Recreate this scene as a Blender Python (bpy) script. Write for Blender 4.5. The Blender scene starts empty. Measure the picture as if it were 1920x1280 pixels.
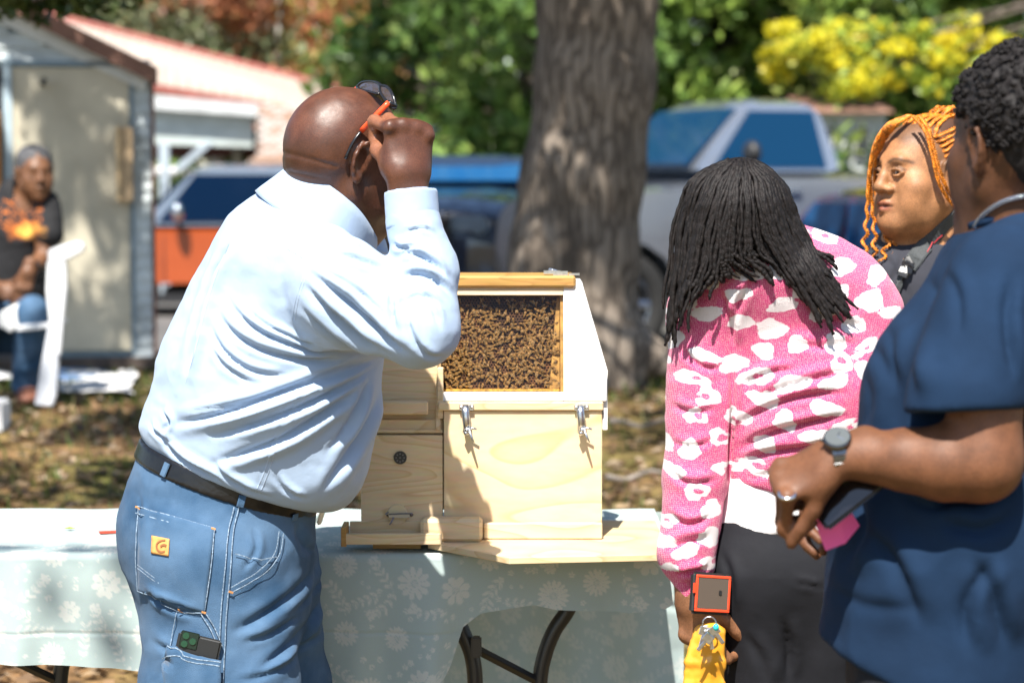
import bpy, bmesh, math, random
import numpy as np
from mathutils import Vector, Matrix, noise as mnoise
from mathutils.bvhtree import BVHTree

SC = bpy.context.scene
COL = SC.collection
R = math.radians
PI = math.pi

# ------------------------------------------------------------------ camera, sky, sun, exposure
FPX = 4533.0            # focal length in photo pixels (85 mm on 36 mm, 1920 px wide)
CAM_Z = 1.47
PITCH = math.atan((640 - 330) / FPX)
cam = bpy.data.cameras.new('camera')
cam.lens = 85.0; cam.sensor_width = 36.0; cam.sensor_fit = 'HORIZONTAL'
cam.clip_start = 0.05; cam.clip_end = 600
cam.dof.use_dof = True; cam.dof.focus_distance = 4.22; cam.dof.aperture_fstop = 3.9
cam.dof.aperture_blades = 9
camo = bpy.data.objects.new('camera', cam); COL.objects.link(camo)
camo.location = (0, 0, CAM_Z); camo.rotation_euler = (PI/2 - PITCH, 0, 0)
SC.camera = camo

SUN_TO = Vector((0.13, 0.64, -1.0)).normalized()      # direction the light travels
sun_el = math.asin(-SUN_TO.z)
az = math.atan2(-SUN_TO.x, -SUN_TO.y)                   # compass style, from +Y clockwise
world = bpy.data.worlds.new('World'); SC.world = world; world.use_nodes = True
wn = world.node_tree.nodes; wl = world.node_tree.links
for n in list(wn): wn.remove(n)
sky = wn.new('ShaderNodeTexSky'); sky.sky_type = 'NISHITA'; sky.sun_disc = False
sky.sun_elevation = sun_el; sky.sun_rotation = az
sky.air_density = 1.0; sky.dust_density = 0.6
bg = wn.new('ShaderNodeBackground'); bg.inputs['Strength'].default_value = 0.09
wo = wn.new('ShaderNodeOutputWorld')
wl.new(sky.outputs[0], bg.inputs['Color']); wl.new(bg.outputs[0], wo.inputs['Surface'])
sl = bpy.data.lights.new('sun', 'SUN'); sl.energy = 4.8; sl.angle = R(0.53); sl.color = (1.0, 0.95, 0.87)
so = bpy.data.objects.new('sun', sl); COL.objects.link(so); so.location = (0, 0, 20)
so.rotation_euler = SUN_TO.to_track_quat('-Z', 'Y').to_euler()
SC.view_settings.view_transform = 'Standard'; SC.view_settings.look = 'None'
SC.view_settings.exposure = 1.15; SC.view_settings.gamma = 1.0
try: SC.view_settings.use_curve_mapping = False
except Exception: pass
SC.cycles.max_bounces = 8; SC.cycles.transparent_max_bounces = 8
SC.cycles.use_denoising = True

# ------------------------------------------------------------------ general helpers
def W(px, py, Y):
    """the world point at distance Y that the photograph shows at (px, py)"""
    cx = (px - 960) / FPX; cz = -(py - 640) / FPX
    c, s = math.cos(PITCH), math.sin(PITCH)
    d = np.array([cx, c + cz * s, -s + cz * c])
    return np.array([0, 0, CAM_Z]) + d * (Y / d[1])

def tag(o, label=None, cat=None, group=None, kind=None):
    if label: o['label'] = label
    if cat: o['category'] = cat
    if group: o['group'] = group
    if kind: o['kind'] = kind
    return o

def empty(name, loc=(0, 0, 0), label=None, cat=None, group=None, rz=0.0):
    o = bpy.data.objects.new(name, None); COL.objects.link(o)
    o.location = loc; o.rotation_euler = (0, 0, rz); o.empty_display_size = 0.1
    tag(o, label, cat, group)
    return o

def link(name, me, mat=None, parent=None, smooth=True):
    """mesh data in world space -> object; parented so that its world place stays"""
    o = bpy.data.objects.new(name, me); COL.objects.link(o)
    if mat is not None:
        ms = mat if isinstance(mat, (list, tuple)) else [mat]
        if len(me.materials) == 0:
            for m in ms: me.materials.append(m)
    if parent is not None:
        o.parent = parent
    if smooth:
        me.polygons.foreach_set('use_smooth', np.ones(len(me.polygons), dtype=bool))
    return o

def parent_keep(o, p):
    """parent a world-space object to an Empty that carries a plain location and z rotation"""
    o.parent = p
    M = world_of(p)
    o.matrix_parent_inverse = M.inverted()
    return o

def world_of(o):
    M = Matrix.LocRotScale(o.location, o.rotation_euler, o.scale)
    if o.parent: return world_of(o.parent) @ o.matrix_parent_inverse @ M
    return M

def np_mesh(name, V, F, smooth=True):
    """V (n,3), F (m,k) equal-sized polygons"""
    V = np.asarray(V, dtype=np.float32); F = np.asarray(F, dtype=np.int32)
    me = bpy.data.meshes.new(name)
    m, k = F.shape
    me.vertices.add(len(V)); me.vertices.foreach_set('co', V.ravel())
    me.loops.add(m * k); me.loops.foreach_set('vertex_index', F.ravel())
    me.polygons.add(m)
    me.polygons.foreach_set('loop_start', np.arange(0, m * k, k, dtype=np.int32))
    me.polygons.foreach_set('loop_total', np.full(m, k, dtype=np.int32))
    me.polygons.foreach_set('use_smooth', np.full(m, smooth, dtype=bool))
    me.update(calc_edges=True)
    return me

def attr_float(me, name, vals):
    a = me.attributes.new(name, 'FLOAT', 'POINT'); a.data.foreach_set('value', np.asarray(vals, np.float32))
def attr_color(me, name, rgb):
    a = me.attributes.new(name, 'FLOAT_COLOR', 'POINT')
    c = np.ones((len(rgb), 4), np.float32); c[:, :3] = rgb
    a.data.foreach_set('color', c.ravel())

class MB:
    """collects simple solids into one mesh"""
    def __init__(s): s.v = []; s.f = []
    def add(s, vs, fs):
        b = len(s.v); s.v += [tuple(map(float, v)) for v in vs]; s.f += [tuple(b + i for i in f) for f in fs]; return s
    def box(s, c, h, M=None):
        vs = []
        for dx in (-1, 1):
            for dy in (-1, 1):
                for dz in (-1, 1):
                    p = Vector((dx * h[0], dy * h[1], dz * h[2]))
                    if M is not None: p = M @ p
                    vs.append(Vector(c) + p)
        return s.add(vs, [(0, 1, 3, 2), (4, 6, 7, 5), (0, 4, 5, 1), (2, 3, 7, 6), (0, 2, 6, 4), (1, 5, 7, 3)])
    def lohi(s, a, b):
        a = np.array(a, float); b = np.array(b, float)
        return s.box((a + b) / 2, np.abs(b - a) / 2)
    def tube(s, pts, r, n=8, cap=True, flat=1.0):
        pts = [Vector(p) for p in pts]
        rs = r if isinstance(r, (list, tuple, np.ndarray)) else [r] * len(pts)
        b = len(s.v); up = Vector((0, 0, 1)); prev = None
        for i, p in enumerate(pts):
            t = (pts[min(i + 1, len(pts) - 1)] - pts[max(i - 1, 0)])
            if t.length < 1e-9: t = Vector((0, 0, 1))
            t.normalize()
            if prev is None:
                a = t.cross(up)
                if a.length < 1e-3: a = t.cross(Vector((0, 1, 0)))
            else:
                a = prev - t * prev.dot(t)
                if a.length < 1e-6: a = t.cross(up)
            a.normalize(); prev = a; c = t.cross(a)
            for k in range(n):
                q = 2 * PI * k / n
                v = p + (a * math.cos(q) + c * math.sin(q) * flat) * float(rs[i])
                s.v.append(tuple(v))
        for i in range(len(pts) - 1):
            for k in range(n):
                k2 = (k + 1) % n
                s.f.append((b + i * n + k, b + i * n + k2, b + (i + 1) * n + k2, b + (i + 1) * n + k))
        if cap:
            s.f.append(tuple(b + k for k in range(n))[::-1])
            s.f.append(tuple(b + (len(pts) - 1) * n + k for k in range(n)))
        return s
    def prism(s, poly, off):
        """closed polygon (3-D points, flat) extruded by the vector off"""
        n = len(poly); off = Vector(off); b = len(s.v)
        s.v += [tuple(Vector(p)) for p in poly] + [tuple(Vector(p) + off) for p in poly]
        s.f.append(tuple(range(b, b + n))[::-1]); s.f.append(tuple(range(b + n, b + 2 * n)))
        for i in range(n):
            j = (i + 1) % n
            s.f.append((b + i, b + j, b + n + j, b + n + i))
        return s
    def ball(s, c, r, nu=12, nv=8, M=None):
        r = r if isinstance(r, (tuple, list)) else (r, r, r)
        b = len(s.v); c = Vector(c)
        for j in range(nv + 1):
            th = PI * j / nv
            for i in range(nu):
                ph = 2 * PI * i / nu
                p = Vector((r[0] * math.sin(th) * math.cos(ph), r[1] * math.sin(th) * math.sin(ph), r[2] * math.cos(th)))
                if M is not None: p = M @ p
                s.v.append(tuple(c + p))
        for j in range(nv):
            for i in range(nu):
                i2 = (i + 1) % nu
                s.f.append((b + j * nu + i, b + (j + 1) * nu + i, b + (j + 1) * nu + i2, b + j * nu + i2))
        return s
    def build(s, name, mat, parent=None, smooth=False, bevel=0.0, seg=2, keep=True):
        me = bpy.data.meshes.new(name); me.from_pydata(s.v, [], s.f)
        bm = bmesh.new(); bm.from_mesh(me)
        bmesh.ops.remove_doubles(bm, verts=bm.verts, dist=1e-6)
        bmesh.ops.recalc_face_normals(bm, faces=bm.faces)
        if bevel > 0:
            es = [e for e in bm.edges if len(e.link_faces) == 2 and e.calc_face_angle(0) > 0.5]
            bmesh.ops.bevel(bm, geom=es, offset=bevel, segments=seg, affect='EDGES', clamp_overlap=True)
        bm.to_mesh(me); bm.free()
        o = link(name, me, mat, None, smooth)
        if bevel > 0 and not smooth:
            me.polygons.foreach_set('use_smooth', np.zeros(len(me.polygons), dtype=bool))
        if parent is not None:
            if keep: parent_keep(o, parent)
            else: o.parent = parent
        return o

# ------------------------------------------------------------------ materials
MATS = {}
def mat(name, col=(0.5, 0.5, 0.5), rough=0.6, metal=0.0, spec=0.5, noise=0.0, scale=20.0, bump=0.0, bscale=60.0, col2=None,
        sheen=0.0, coat=0.0, stretch=(1, 1, 1), sss=0.0, alpha=1.0, trans=0.0, emit=None, detail=4.0, bdist=0.01, lo=0.35, hi=0.65):
    if name in MATS: return MATS[name]
    m = bpy.data.materials.new(name); m.use_nodes = True; MATS[name] = m
    nt = m.node_tree; N = nt.nodes; L = nt.links
    b = N['Principled BSDF']
    b.inputs['Base Color'].default_value = (*col, 1); b.inputs['Roughness'].default_value = rough
    b.inputs['Metallic'].default_value = metal; b.inputs['Specular IOR Level'].default_value = spec
    if sheen: b.inputs['Sheen Weight'].default_value = sheen; b.inputs['Sheen Roughness'].default_value = 0.5
    if coat: b.inputs['Coat Weight'].default_value = coat; b.inputs['Coat Roughness'].default_value = 0.03
    if sss: b.inputs['Subsurface Weight'].default_value = sss; b.inputs['Subsurface Radius'].default_value = (0.02, 0.008, 0.004); b.inputs['Subsurface Scale'].default_value = 0.3
    if trans: b.inputs['Transmission Weight'].default_value = trans
    if alpha < 1: b.inputs['Alpha'].default_value = alpha
    tc = N.new('ShaderNodeTexCoord'); mp = N.new('ShaderNodeMapping'); mp.inputs['Scale'].default_value = stretch
    L.new(tc.outputs['Object'], mp.inputs['Vector'])
    if noise > 0 or col2 is not None:
        nz = N.new('ShaderNodeTexNoise'); nz.inputs['Scale'].default_value = scale; nz.inputs['Detail'].default_value = detail
        L.new(mp.outputs[0], nz.inputs['Vector'])
        cr = N.new('ShaderNodeValToRGB')
        cr.color_ramp.elements[0].position = lo; cr.color_ramp.elements[1].position = hi
        c2 = col2 if col2 is not None else tuple(min(1, c * (1 + noise)) for c in col)
        c1 = col if col2 is not None else tuple(c * (1 - noise) for c in col)
        cr.color_ramp.elements[0].color = (*c1, 1); cr.color_ramp.elements[1].color = (*c2, 1)
        L.new(nz.outputs['Fac'], cr.inputs['Fac']); L.new(cr.outputs['Color'], b.inputs['Base Color'])
        m['ramp'] = cr.name
    if bump > 0:
        nb = N.new('ShaderNodeTexNoise'); nb.inputs['Scale'].default_value = bscale; nb.inputs['Detail'].default_value = 5
        L.new(mp.outputs[0], nb.inputs['Vector'])
        bp = N.new('ShaderNodeBump'); bp.inputs['Strength'].default_value = bump; bp.inputs['Distance'].default_value = bdist
        L.new(nb.outputs['Fac'], bp.inputs['Height']); L.new(bp.outputs[0], b.inputs['Normal'])
    return m

def nodes(m):
    return m.node_tree.nodes, m.node_tree.links, m.node_tree.nodes['Principled BSDF']

# ------------------------------------------------------------------ distance-field modeller (smooth blends, one continuous surface)
def _v(a): return np.asarray(a, dtype=np.float32)
class Shape:
    def __init__(s): s.ops = []
    def _add(s, op, k, f, lo, hi): s.ops.append((op, k, f, _v(lo), _v(hi))); return s
    # --- primitives
    def cone(s, a, b, r1, r2, k=0.02, op='u'):
        a = _v(a); b = _v(b); ab = b - a; L2 = max(float(ab @ ab), 1e-12)
        def f(p):
            q = p - a; t = np.clip(q @ ab / L2, 0, 1)
            return np.sqrt(((q - t[:, None] * ab) ** 2).sum(1)) - (r1 + (r2 - r1) * t)
        m = max(r1, r2)
        return s._add(op, k, f, np.minimum(a, b) - m, np.maximum(a, b) + m)
    def chain(s, pts, rs, k=0.02, k2=0.004, op='u'):
        for i in range(len(pts) - 1):
            s.cone(pts[i], pts[i + 1], rs[i], rs[i + 1], k if i == 0 else k2, op)
        return s
    def limb(s, a, b, ra, rb, w, k=0.03, op='u'):
        """rounded bar with elliptic section: ra=(along w, across) at a, rb at b"""
        a = _v(a); b = _v(b); ab = b - a; L = float(np.linalg.norm(ab)); t0 = ab / L
        w = _v(w); w = w - (w @ t0) * t0; w = w / np.linalg.norm(w); u = np.cross(t0, w)
        (a1, a2), (b1, b2) = ra, rb
        def f(p):
            q = p - a; x = q @ t0; t = np.clip(x / L, 0, 1); e = x - t * L
            rw = a1 + (b1 - a1) * t; ru = a2 + (b2 - a2) * t; rm = np.minimum(rw, ru)
            n = np.sqrt(((q @ w) / rw) ** 2 + ((q @ u) / ru) ** 2 + (e / rm) ** 2)
            g = np.sqrt(((q @ w) / rw ** 2) ** 2 + ((q @ u) / ru ** 2) ** 2 + (e / rm ** 2) ** 2)
            return n * (n - 1) / np.maximum(g, 1e-6)
        m = max(a1, a2, b1, b2)
        return s._add(op, k, f, np.minimum(a, b) - m, np.maximum(a, b) + m)
    def ell(s, c, r, M=None, k=0.02, op='u'):
        c = _v(c); r = _v(r); M = None if M is None else _v(M)
        def f(p):
            q = p - c
            if M is not None: q = q @ M
            k0 = np.sqrt(((q / r) ** 2).sum(1)); k1 = np.sqrt(((q / (r * r)) ** 2).sum(1))
            return k0 * (k0 - 1) / np.maximum(k1, 1e-6)
        m = float(r.max())
        return s._add(op, k, f, c - m, c + m)
    def box(s, c, h, M=None, rad=0.005, k=0.005, op='u'):
        c = _v(c); h = _v(h); M = None if M is None else _v(M)
        def f(p):
            q = p - c
            if M is not None: q = q @ M
            d = np.abs(q) - (h - rad)
            return np.sqrt((np.maximum(d, 0) ** 2).sum(1)) + np.minimum(d.max(1), 0) - rad
        m = float(np.linalg.norm(h))
        return s._add(op, k, f, c - m, c + m)
    def plane(s, c, n, k=0.002):
        """keeps the side that the normal points away from"""
        c = _v(c); n = _v(n); n = n / np.linalg.norm(n)
        return s._add('i', k, lambda p: (p - c) @ n, [-1e3] * 3, [1e3] * 3)
    def group(s, g, M, o, sc=1.0, k=0.02, op='u'):
        """another shape placed with rotation M (columns = its axes), origin o, scale sc"""
        M = _v(M); o = _v(o)
        lo, hi = g.bounds(); cs = np.array([[x, y, z] for x in (lo[0], hi[0]) for y in (lo[1], hi[1]) for z in (lo[2], hi[2])])
        cw = (cs * sc) @ M.T + o
        return s._add(op, k, lambda p: g.eval(((p - o) @ M) / sc, 0.1) * sc, cw.min(0), cw.max(0))
    def shell(s, g, off, k=0.0, op='i'):
        return s._add(op, k, lambda p: g.eval(p, 0.2) + off, [-1e3] * 3, [1e3] * 3)
    def bounds(s):
        lo = np.full(3, 1e9); hi = -lo
        for op, k, f, a, b in s.ops:
            if op == 'u': lo = np.minimum(lo, a - k * .3); hi = np.maximum(hi, b + k * .3)
        return lo, hi
    def eval(s, p, margin=0.05):
        d = np.full(len(p), 0.5, np.float32)
        for op, k, f, lo, hi in s.ops:
            m = margin + k
            sel = ((p > lo - m) & (p < hi + m)).all(1)
            idx = np.nonzero(sel)[0]
            if len(idx) == 0: continue
            g = f(p[idx]).astype(np.float32); c = d[idx]
            if op == 'u':
                h = np.maximum(k - np.abs(c - g), 0) / max(k, 1e-9); d[idx] = np.minimum(c, g) - h * h * k * 0.25
            elif op == 's':
                g = -g; h = np.maximum(k - np.abs(c - g), 0) / max(k, 1e-9); d[idx] = np.maximum(c, g) + h * h * k * 0.25
            else:
                h = np.maximum(k - np.abs(c - g), 0) / max(k, 1e-9); d[idx] = np.maximum(c, g) + h * h * k * 0.25
        return d
    def mesh(s, h):
        """sparse surface nets at voxel size h -> V, F"""
        lo, hi = s.bounds(); lo = lo - 3 * h; hi = hi + 3 * h
        S = 16
        n = np.ceil((hi - lo) / (h * S)).astype(int) + 1
        g = np.stack(np.meshgrid(*[np.arange(k) for k in n], indexing='ij'), -1).reshape(-1, 3)
        while True:
            ctr = (lo + (g + 0.5) * h * S).astype(np.float32)
            d = s.eval(ctr, h * S * 1.5 + .01)
            lim = h * S * 0.87 * 1.35 + (h * .8 if S == 1 else 0)
            g = g[np.abs(d) < lim]
            if S == 1: break
            S //= 2
            off = np.array([[x, y, z] for x in (0, 1) for y in (0, 1) for z in (0, 1)])
            g = (g[:, None, :] * 2 + off[None]).reshape(-1, 3)
        K = 1 << 20
        enc = lambda q: (q[:, 0].astype(np.int64) + 4) * K * K + (q[:, 1].astype(np.int64) + 4) * K + (q[:, 2].astype(np.int64) + 4)
        off = np.array([[x, y, z] for x in (0, 1) for y in (0, 1) for z in (0, 1)])
        corners = (g[:, None, :] + off[None]).reshape(-1, 3)
        uc, inv = np.unique(enc(corners), return_inverse=True)
        uq = np.stack([uc // (K * K) - 4, (uc // K) % K - 4, uc % K - 4], -1)
        val = s.eval((lo + uq * h).astype(np.float32), 0.03)
        cv = val[inv.reshape(-1)].reshape(-1, 8)
        mixed = (cv.min(1) < 0) & (cv.max(1) >= 0)
        g = g[mixed]; cv = cv[mixed]
        E = [(a, b) for a in range(8) for b in range(a + 1, 8) if bin(a ^ b).count('1') == 1]
        P = np.zeros((len(g), 3)); cnt = np.zeros(len(g))
        for a, b in E:
            m = (cv[:, a] < 0) != (cv[:, b] < 0)
            t = np.where(m, cv[:, a] / np.where(m, cv[:, a] - cv[:, b], 1), 0)
            P += np.where(m[:, None], off[a] + t[:, None] * (off[b] - off[a]), 0); cnt += m
        V = lo + (g + P / cnt[:, None]) * h
        key = enc(g); order = np.argsort(key); sk = key[order]
        def find(q):
            k = enc(q); i = np.searchsorted(sk, k); i = np.clip(i, 0, len(sk) - 1)
            return np.where(sk[i] == k, order[i], -1)
        F = []
        for ax in range(3):
            bit = [4, 2, 1][ax]
            s0 = cv[:, 0] < 0; s1 = cv[:, bit] < 0
            m = s0 != s1
            q = g[m]; u = np.zeros(3, int); w = np.zeros(3, int); u[(ax + 1) % 3] = 1; w[(ax + 2) % 3] = 1
            a = np.nonzero(m)[0]; b = find(q - u); c = find(q - u - w); dd = find(q - w)
            ok = (b >= 0) & (c >= 0) & (dd >= 0)
            quad = np.stack([a, b, c, dd], -1)[ok]; flip = s0[m][ok]
            quad[~flip] = quad[~flip][:, ::-1]
            F.append(quad)
        return V.astype(np.float32), np.concatenate(F)[:, ::-1].copy() if False else np.concatenate(F)

def vnormals(V, F):
    a = V[F[:, 2]] - V[F[:, 0]]; b = V[F[:, 3]] - V[F[:, 1]]; n = np.cross(a, b)
    N = np.zeros_like(V)
    for k in range(4):
        for c in range(3): N[:, c] += np.bincount(F[:, k], n[:, c], len(V))
    return N / np.maximum(np.linalg.norm(N, axis=1, keepdims=True), 1e-12)

def relax(V, F, it=2, lam=0.5):
    E = np.concatenate([F[:, [0, 1]], F[:, [1, 2]], F[:, [2, 3]], F[:, [3, 0]]])
    E = np.concatenate([E, E[:, ::-1]]); cnt = np.maximum(np.bincount(E[:, 0], minlength=len(V)), 1)
    for _ in range(it):
        S = np.stack([np.bincount(E[:, 0], V[E[:, 1], c], len(V)) for c in range(3)], -1) / cnt[:, None]
        V = V + lam * (S - V)
    return V.astype(np.float32)

def poly_dist(x, z, pts):
    """signed distance in the x-z plane to a polyline, and the position 0..1 along it"""
    best = np.full(len(x), 1e9); sg = np.zeros(len(x)); tt = np.zeros(len(x))
    pts = np.asarray(pts, float); L = np.linalg.norm(np.diff(pts, axis=0), axis=1); T = L.sum(); acc = 0
    for i in range(len(pts) - 1):
        a = pts[i]; d = pts[i + 1] - a
        t = np.clip(((x - a[0]) * d[0] + (z - a[1]) * d[1]) / max(L[i] ** 2, 1e-12), 0, 1)
        ex = x - a[0] - t * d[0]; ez = z - a[1] - t * d[1]; dist = np.hypot(ex, ez)
        cr = np.sign(d[0] * ez - d[1] * ex)
        m = dist < best
        best = np.where(m, dist, best); sg = np.where(m, cr, sg); tt = np.where(m, (acc + t * L[i]) / T, tt); acc += L[i]
    return best * np.where(sg == 0, 1, sg), tt

def smooth_path(pts, n=4):
    """Catmull-Rom through the points"""
    pts = [np.asarray(p, float) for p in pts]
    P = [2 * pts[0] - pts[1]] + pts + [2 * pts[-1] - pts[-2]]; out = []
    for i in range(1, len(P) - 2):
        for j in range(n):
            t = j / n
            out.append(0.5 * ((2 * P[i]) + (-P[i - 1] + P[i + 1]) * t + (2 * P[i - 1] - 5 * P[i] + 4 * P[i + 1] - P[i + 2]) * t * t
                              + (-P[i - 1] + 3 * P[i] - 3 * P[i + 1] + P[i + 2]) * t ** 3))
    out.append(pts[-1]); return out

def folds(V, N, Y, items, side=-1):
    """cloth folds: items = (photo points, width m, depth m); only on the side whose normal faces `side` in y"""
    x = V[:, 0]; z = V[:, 2]; wgt = np.clip(0.25 + N[:, 1] * side * 1.6, 0, 1)
    D = np.zeros(len(V))
    for pts, w, a in items:
        pp = [W(px, py, Y) for px, py in pts]; pp = smooth_path([(p[0], p[2]) for p in pp], 4)
        pa = np.array(pp); sel = (x > pa[:, 0].min() - 4 * w) & (x < pa[:, 0].max() + 4 * w) & (z > pa[:, 1].min() - 4 * w) & (z < pa[:, 1].max() + 4 * w)
        idx = np.nonzero(sel)[0]
        if len(idx) == 0: continue
        s, t = poly_dist(x[idx], z[idx], pp)
        end = np.clip(np.minimum(t, 1 - t) * 3, 0, 1); end = end * end * (3 - 2 * end)
        prof = 0.75 * np.exp(-((s - 1.1 * w) / w) ** 2) - np.exp(-(np.abs(s) / (0.50 * w)) ** 1.5) + 0.35 * np.exp(-((s + 1.3 * w) / (1.1 * w)) ** 2)
        # beyond an end the distance grows, so fade there as well
        D[idx] += a * prof * end
    return D * wgt

def fbm(V, scale, seed=0, octv=3, st=(1, 1, 1)):
    """cheap value noise on a lattice, vectorised"""
    rs = np.random.RandomState(seed); tab = rs.rand(64, 64, 64).astype(np.float32)
    out = np.zeros(len(V)); amp = 1; tot = 0
    for o in range(octv):
        p = V * np.array(st) * scale * (2 ** o) + 17.3 * o
        i = np.floor(p).astype(int); f = p - i; f = f * f * (3 - 2 * f); i &= 63; j = (i + 1) & 63
        c = 0
        for a in (0, 1):
            for b in (0, 1):
                for d in (0, 1):
                    w = (f[:, 0] if a else 1 - f[:, 0]) * (f[:, 1] if b else 1 - f[:, 1]) * (f[:, 2] if d else 1 - f[:, 2])
                    c = c + w * tab[(j if a else i)[:, 0], (j if b else i)[:, 1], (j if d else i)[:, 2]]
        out += amp * (c - 0.5) * 2; tot += amp; amp *= 0.5
    return out / tot

def frame(y, z):
    """3x3 with columns x,y,z: y = forward, z = up hint"""
    y = np.asarray(y, float); y /= np.linalg.norm(y); z = np.asarray(z, float); z = z - (z @ y) * y; z /= np.linalg.norm(z)
    return np.stack([np.cross(y, z), y, z], -1)

def caster(obs):
    """ray caster over objects (world space meshes) used to lay trims on a surface"""
    vs = []; fs = []; b = 0
    for o in obs:
        me = o.data; v = np.empty(len(me.vertices) * 3, np.float32); me.vertices.foreach_get('co', v); v = v.reshape(-1, 3)
        f = np.empty(len(me.loops), np.int32); me.loops.foreach_get('vertex_index', f); f = f.reshape(-1, 4) + b
        vs.append(v); fs.append(f); b += len(v)
    return BVHTree.FromPolygons(np.concatenate(vs).tolist(), np.concatenate(fs).tolist())
def cast(bvh, px, py):
    o = Vector((0, 0, CAM_Z)); d = (Vector(W(px, py, 5.0)) - o).normalized()
    h = bvh.ray_cast(o, d)
    return (h[0], h[1]) if h[0] is not None else (None, None)
def trim(bvh, pts, width, lift=0.0015, step=6, closed=False, th=0.0012, mb=None):
    """thin band (width m) laid on a surface along photo points"""
    pp = smooth_path(pts, 6) if len(pts) > 2 else [np.array(pts[0]) * (1 - t) + np.array(pts[1]) * t for t in np.linspace(0, 1, 14)]
    P = []; Nn = []
    for a in pp:
        h, n = cast(bvh, a[0], a[1])
        if h is None: continue
        if n.y > 0: n = -n
        P.append(h + n * lift); Nn.append(n)
    mb = mb or MB()
    b = len(mb.v)
    if len(P) < 2: return mb
    for i, p in enumerate(P):
        t = (P[min(i + 1, len(P) - 1)] - P[max(i - 1, 0)]).normalized(); s = t.cross(Nn[i]).normalized() * width / 2
        for q in (p - s, p + s, p + s * .8 + Nn[i] * th, p - s * .8 + Nn[i] * th): mb.v.append(tuple(q))
    for i in range(len(P) - 1):
        for k in range(4):
            k2 = (k + 1) % 4
            mb.f.append((b + 4 * i + k, b + 4 * i + k2, b + 4 * i + 4 + k2, b + 4 * i + 4 + k))
    mb.f.append((b, b + 1, b + 2, b + 3)); e = b + 4 * (len(P) - 1); mb.f.append((e, e + 1, e + 2, e + 3))
    return mb
def patch(bvh, poly, lift=0.002, grid=14, th=None):
    """a quad patch (4 photo corners) laid on a surface, as vertices and quads"""
    p = [np.array(q, float) for q in poly]; V = []
    for j in range(grid + 1):
        for i in range(grid + 1):
            u = i / grid; v = j / grid
            q = (p[0] * (1 - u) + p[1] * u) * (1 - v) + (p[3] * (1 - u) + p[2] * u) * v
            h, n = cast(bvh, q[0], q[1])
            if h is None: h = Vector(V[-1]) if V else Vector(W(q[0], q[1], 4.2)); n = Vector((0, -1, 0))
            if n.y > 0: n = -n
            V.append(tuple(h + n * lift))
    F = [(j * (grid + 1) + i, j * (grid + 1) + i + 1, (j + 1) * (grid + 1) + i + 1, (j + 1) * (grid + 1) + i) for j in range(grid) for i in range(grid)]
    return np.array(V), np.array(F)
def patch_obj(bvh, poly, name, mt, parent, lift=0.002, grid=14, thick=0.0015):
    V, F = patch(bvh, poly, lift, grid)
    n = len(V); g = grid + 1
    V2 = V + np.array([0, -thick, 0])
    rim = [i for i in range(g)] + [j * g + g - 1 for j in range(1, g)] + [(g - 1) * g + i for i in range(g - 2, -1, -1)] + [j * g for j in range(g - 2, 0, -1)]
    side = [(rim[i], rim[(i + 1) % len(rim)], rim[(i + 1) % len(rim)] + n, rim[i] + n) for i in range(len(rim))]
    FF = np.concatenate([F[:, ::-1], F + n, np.array(side)])
    me = np_mesh(name, np.concatenate([V, V2]), FF)
    o = link(name, me, mt, None); 
    if parent is not None: parent_keep(o, parent)
    return o
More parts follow.
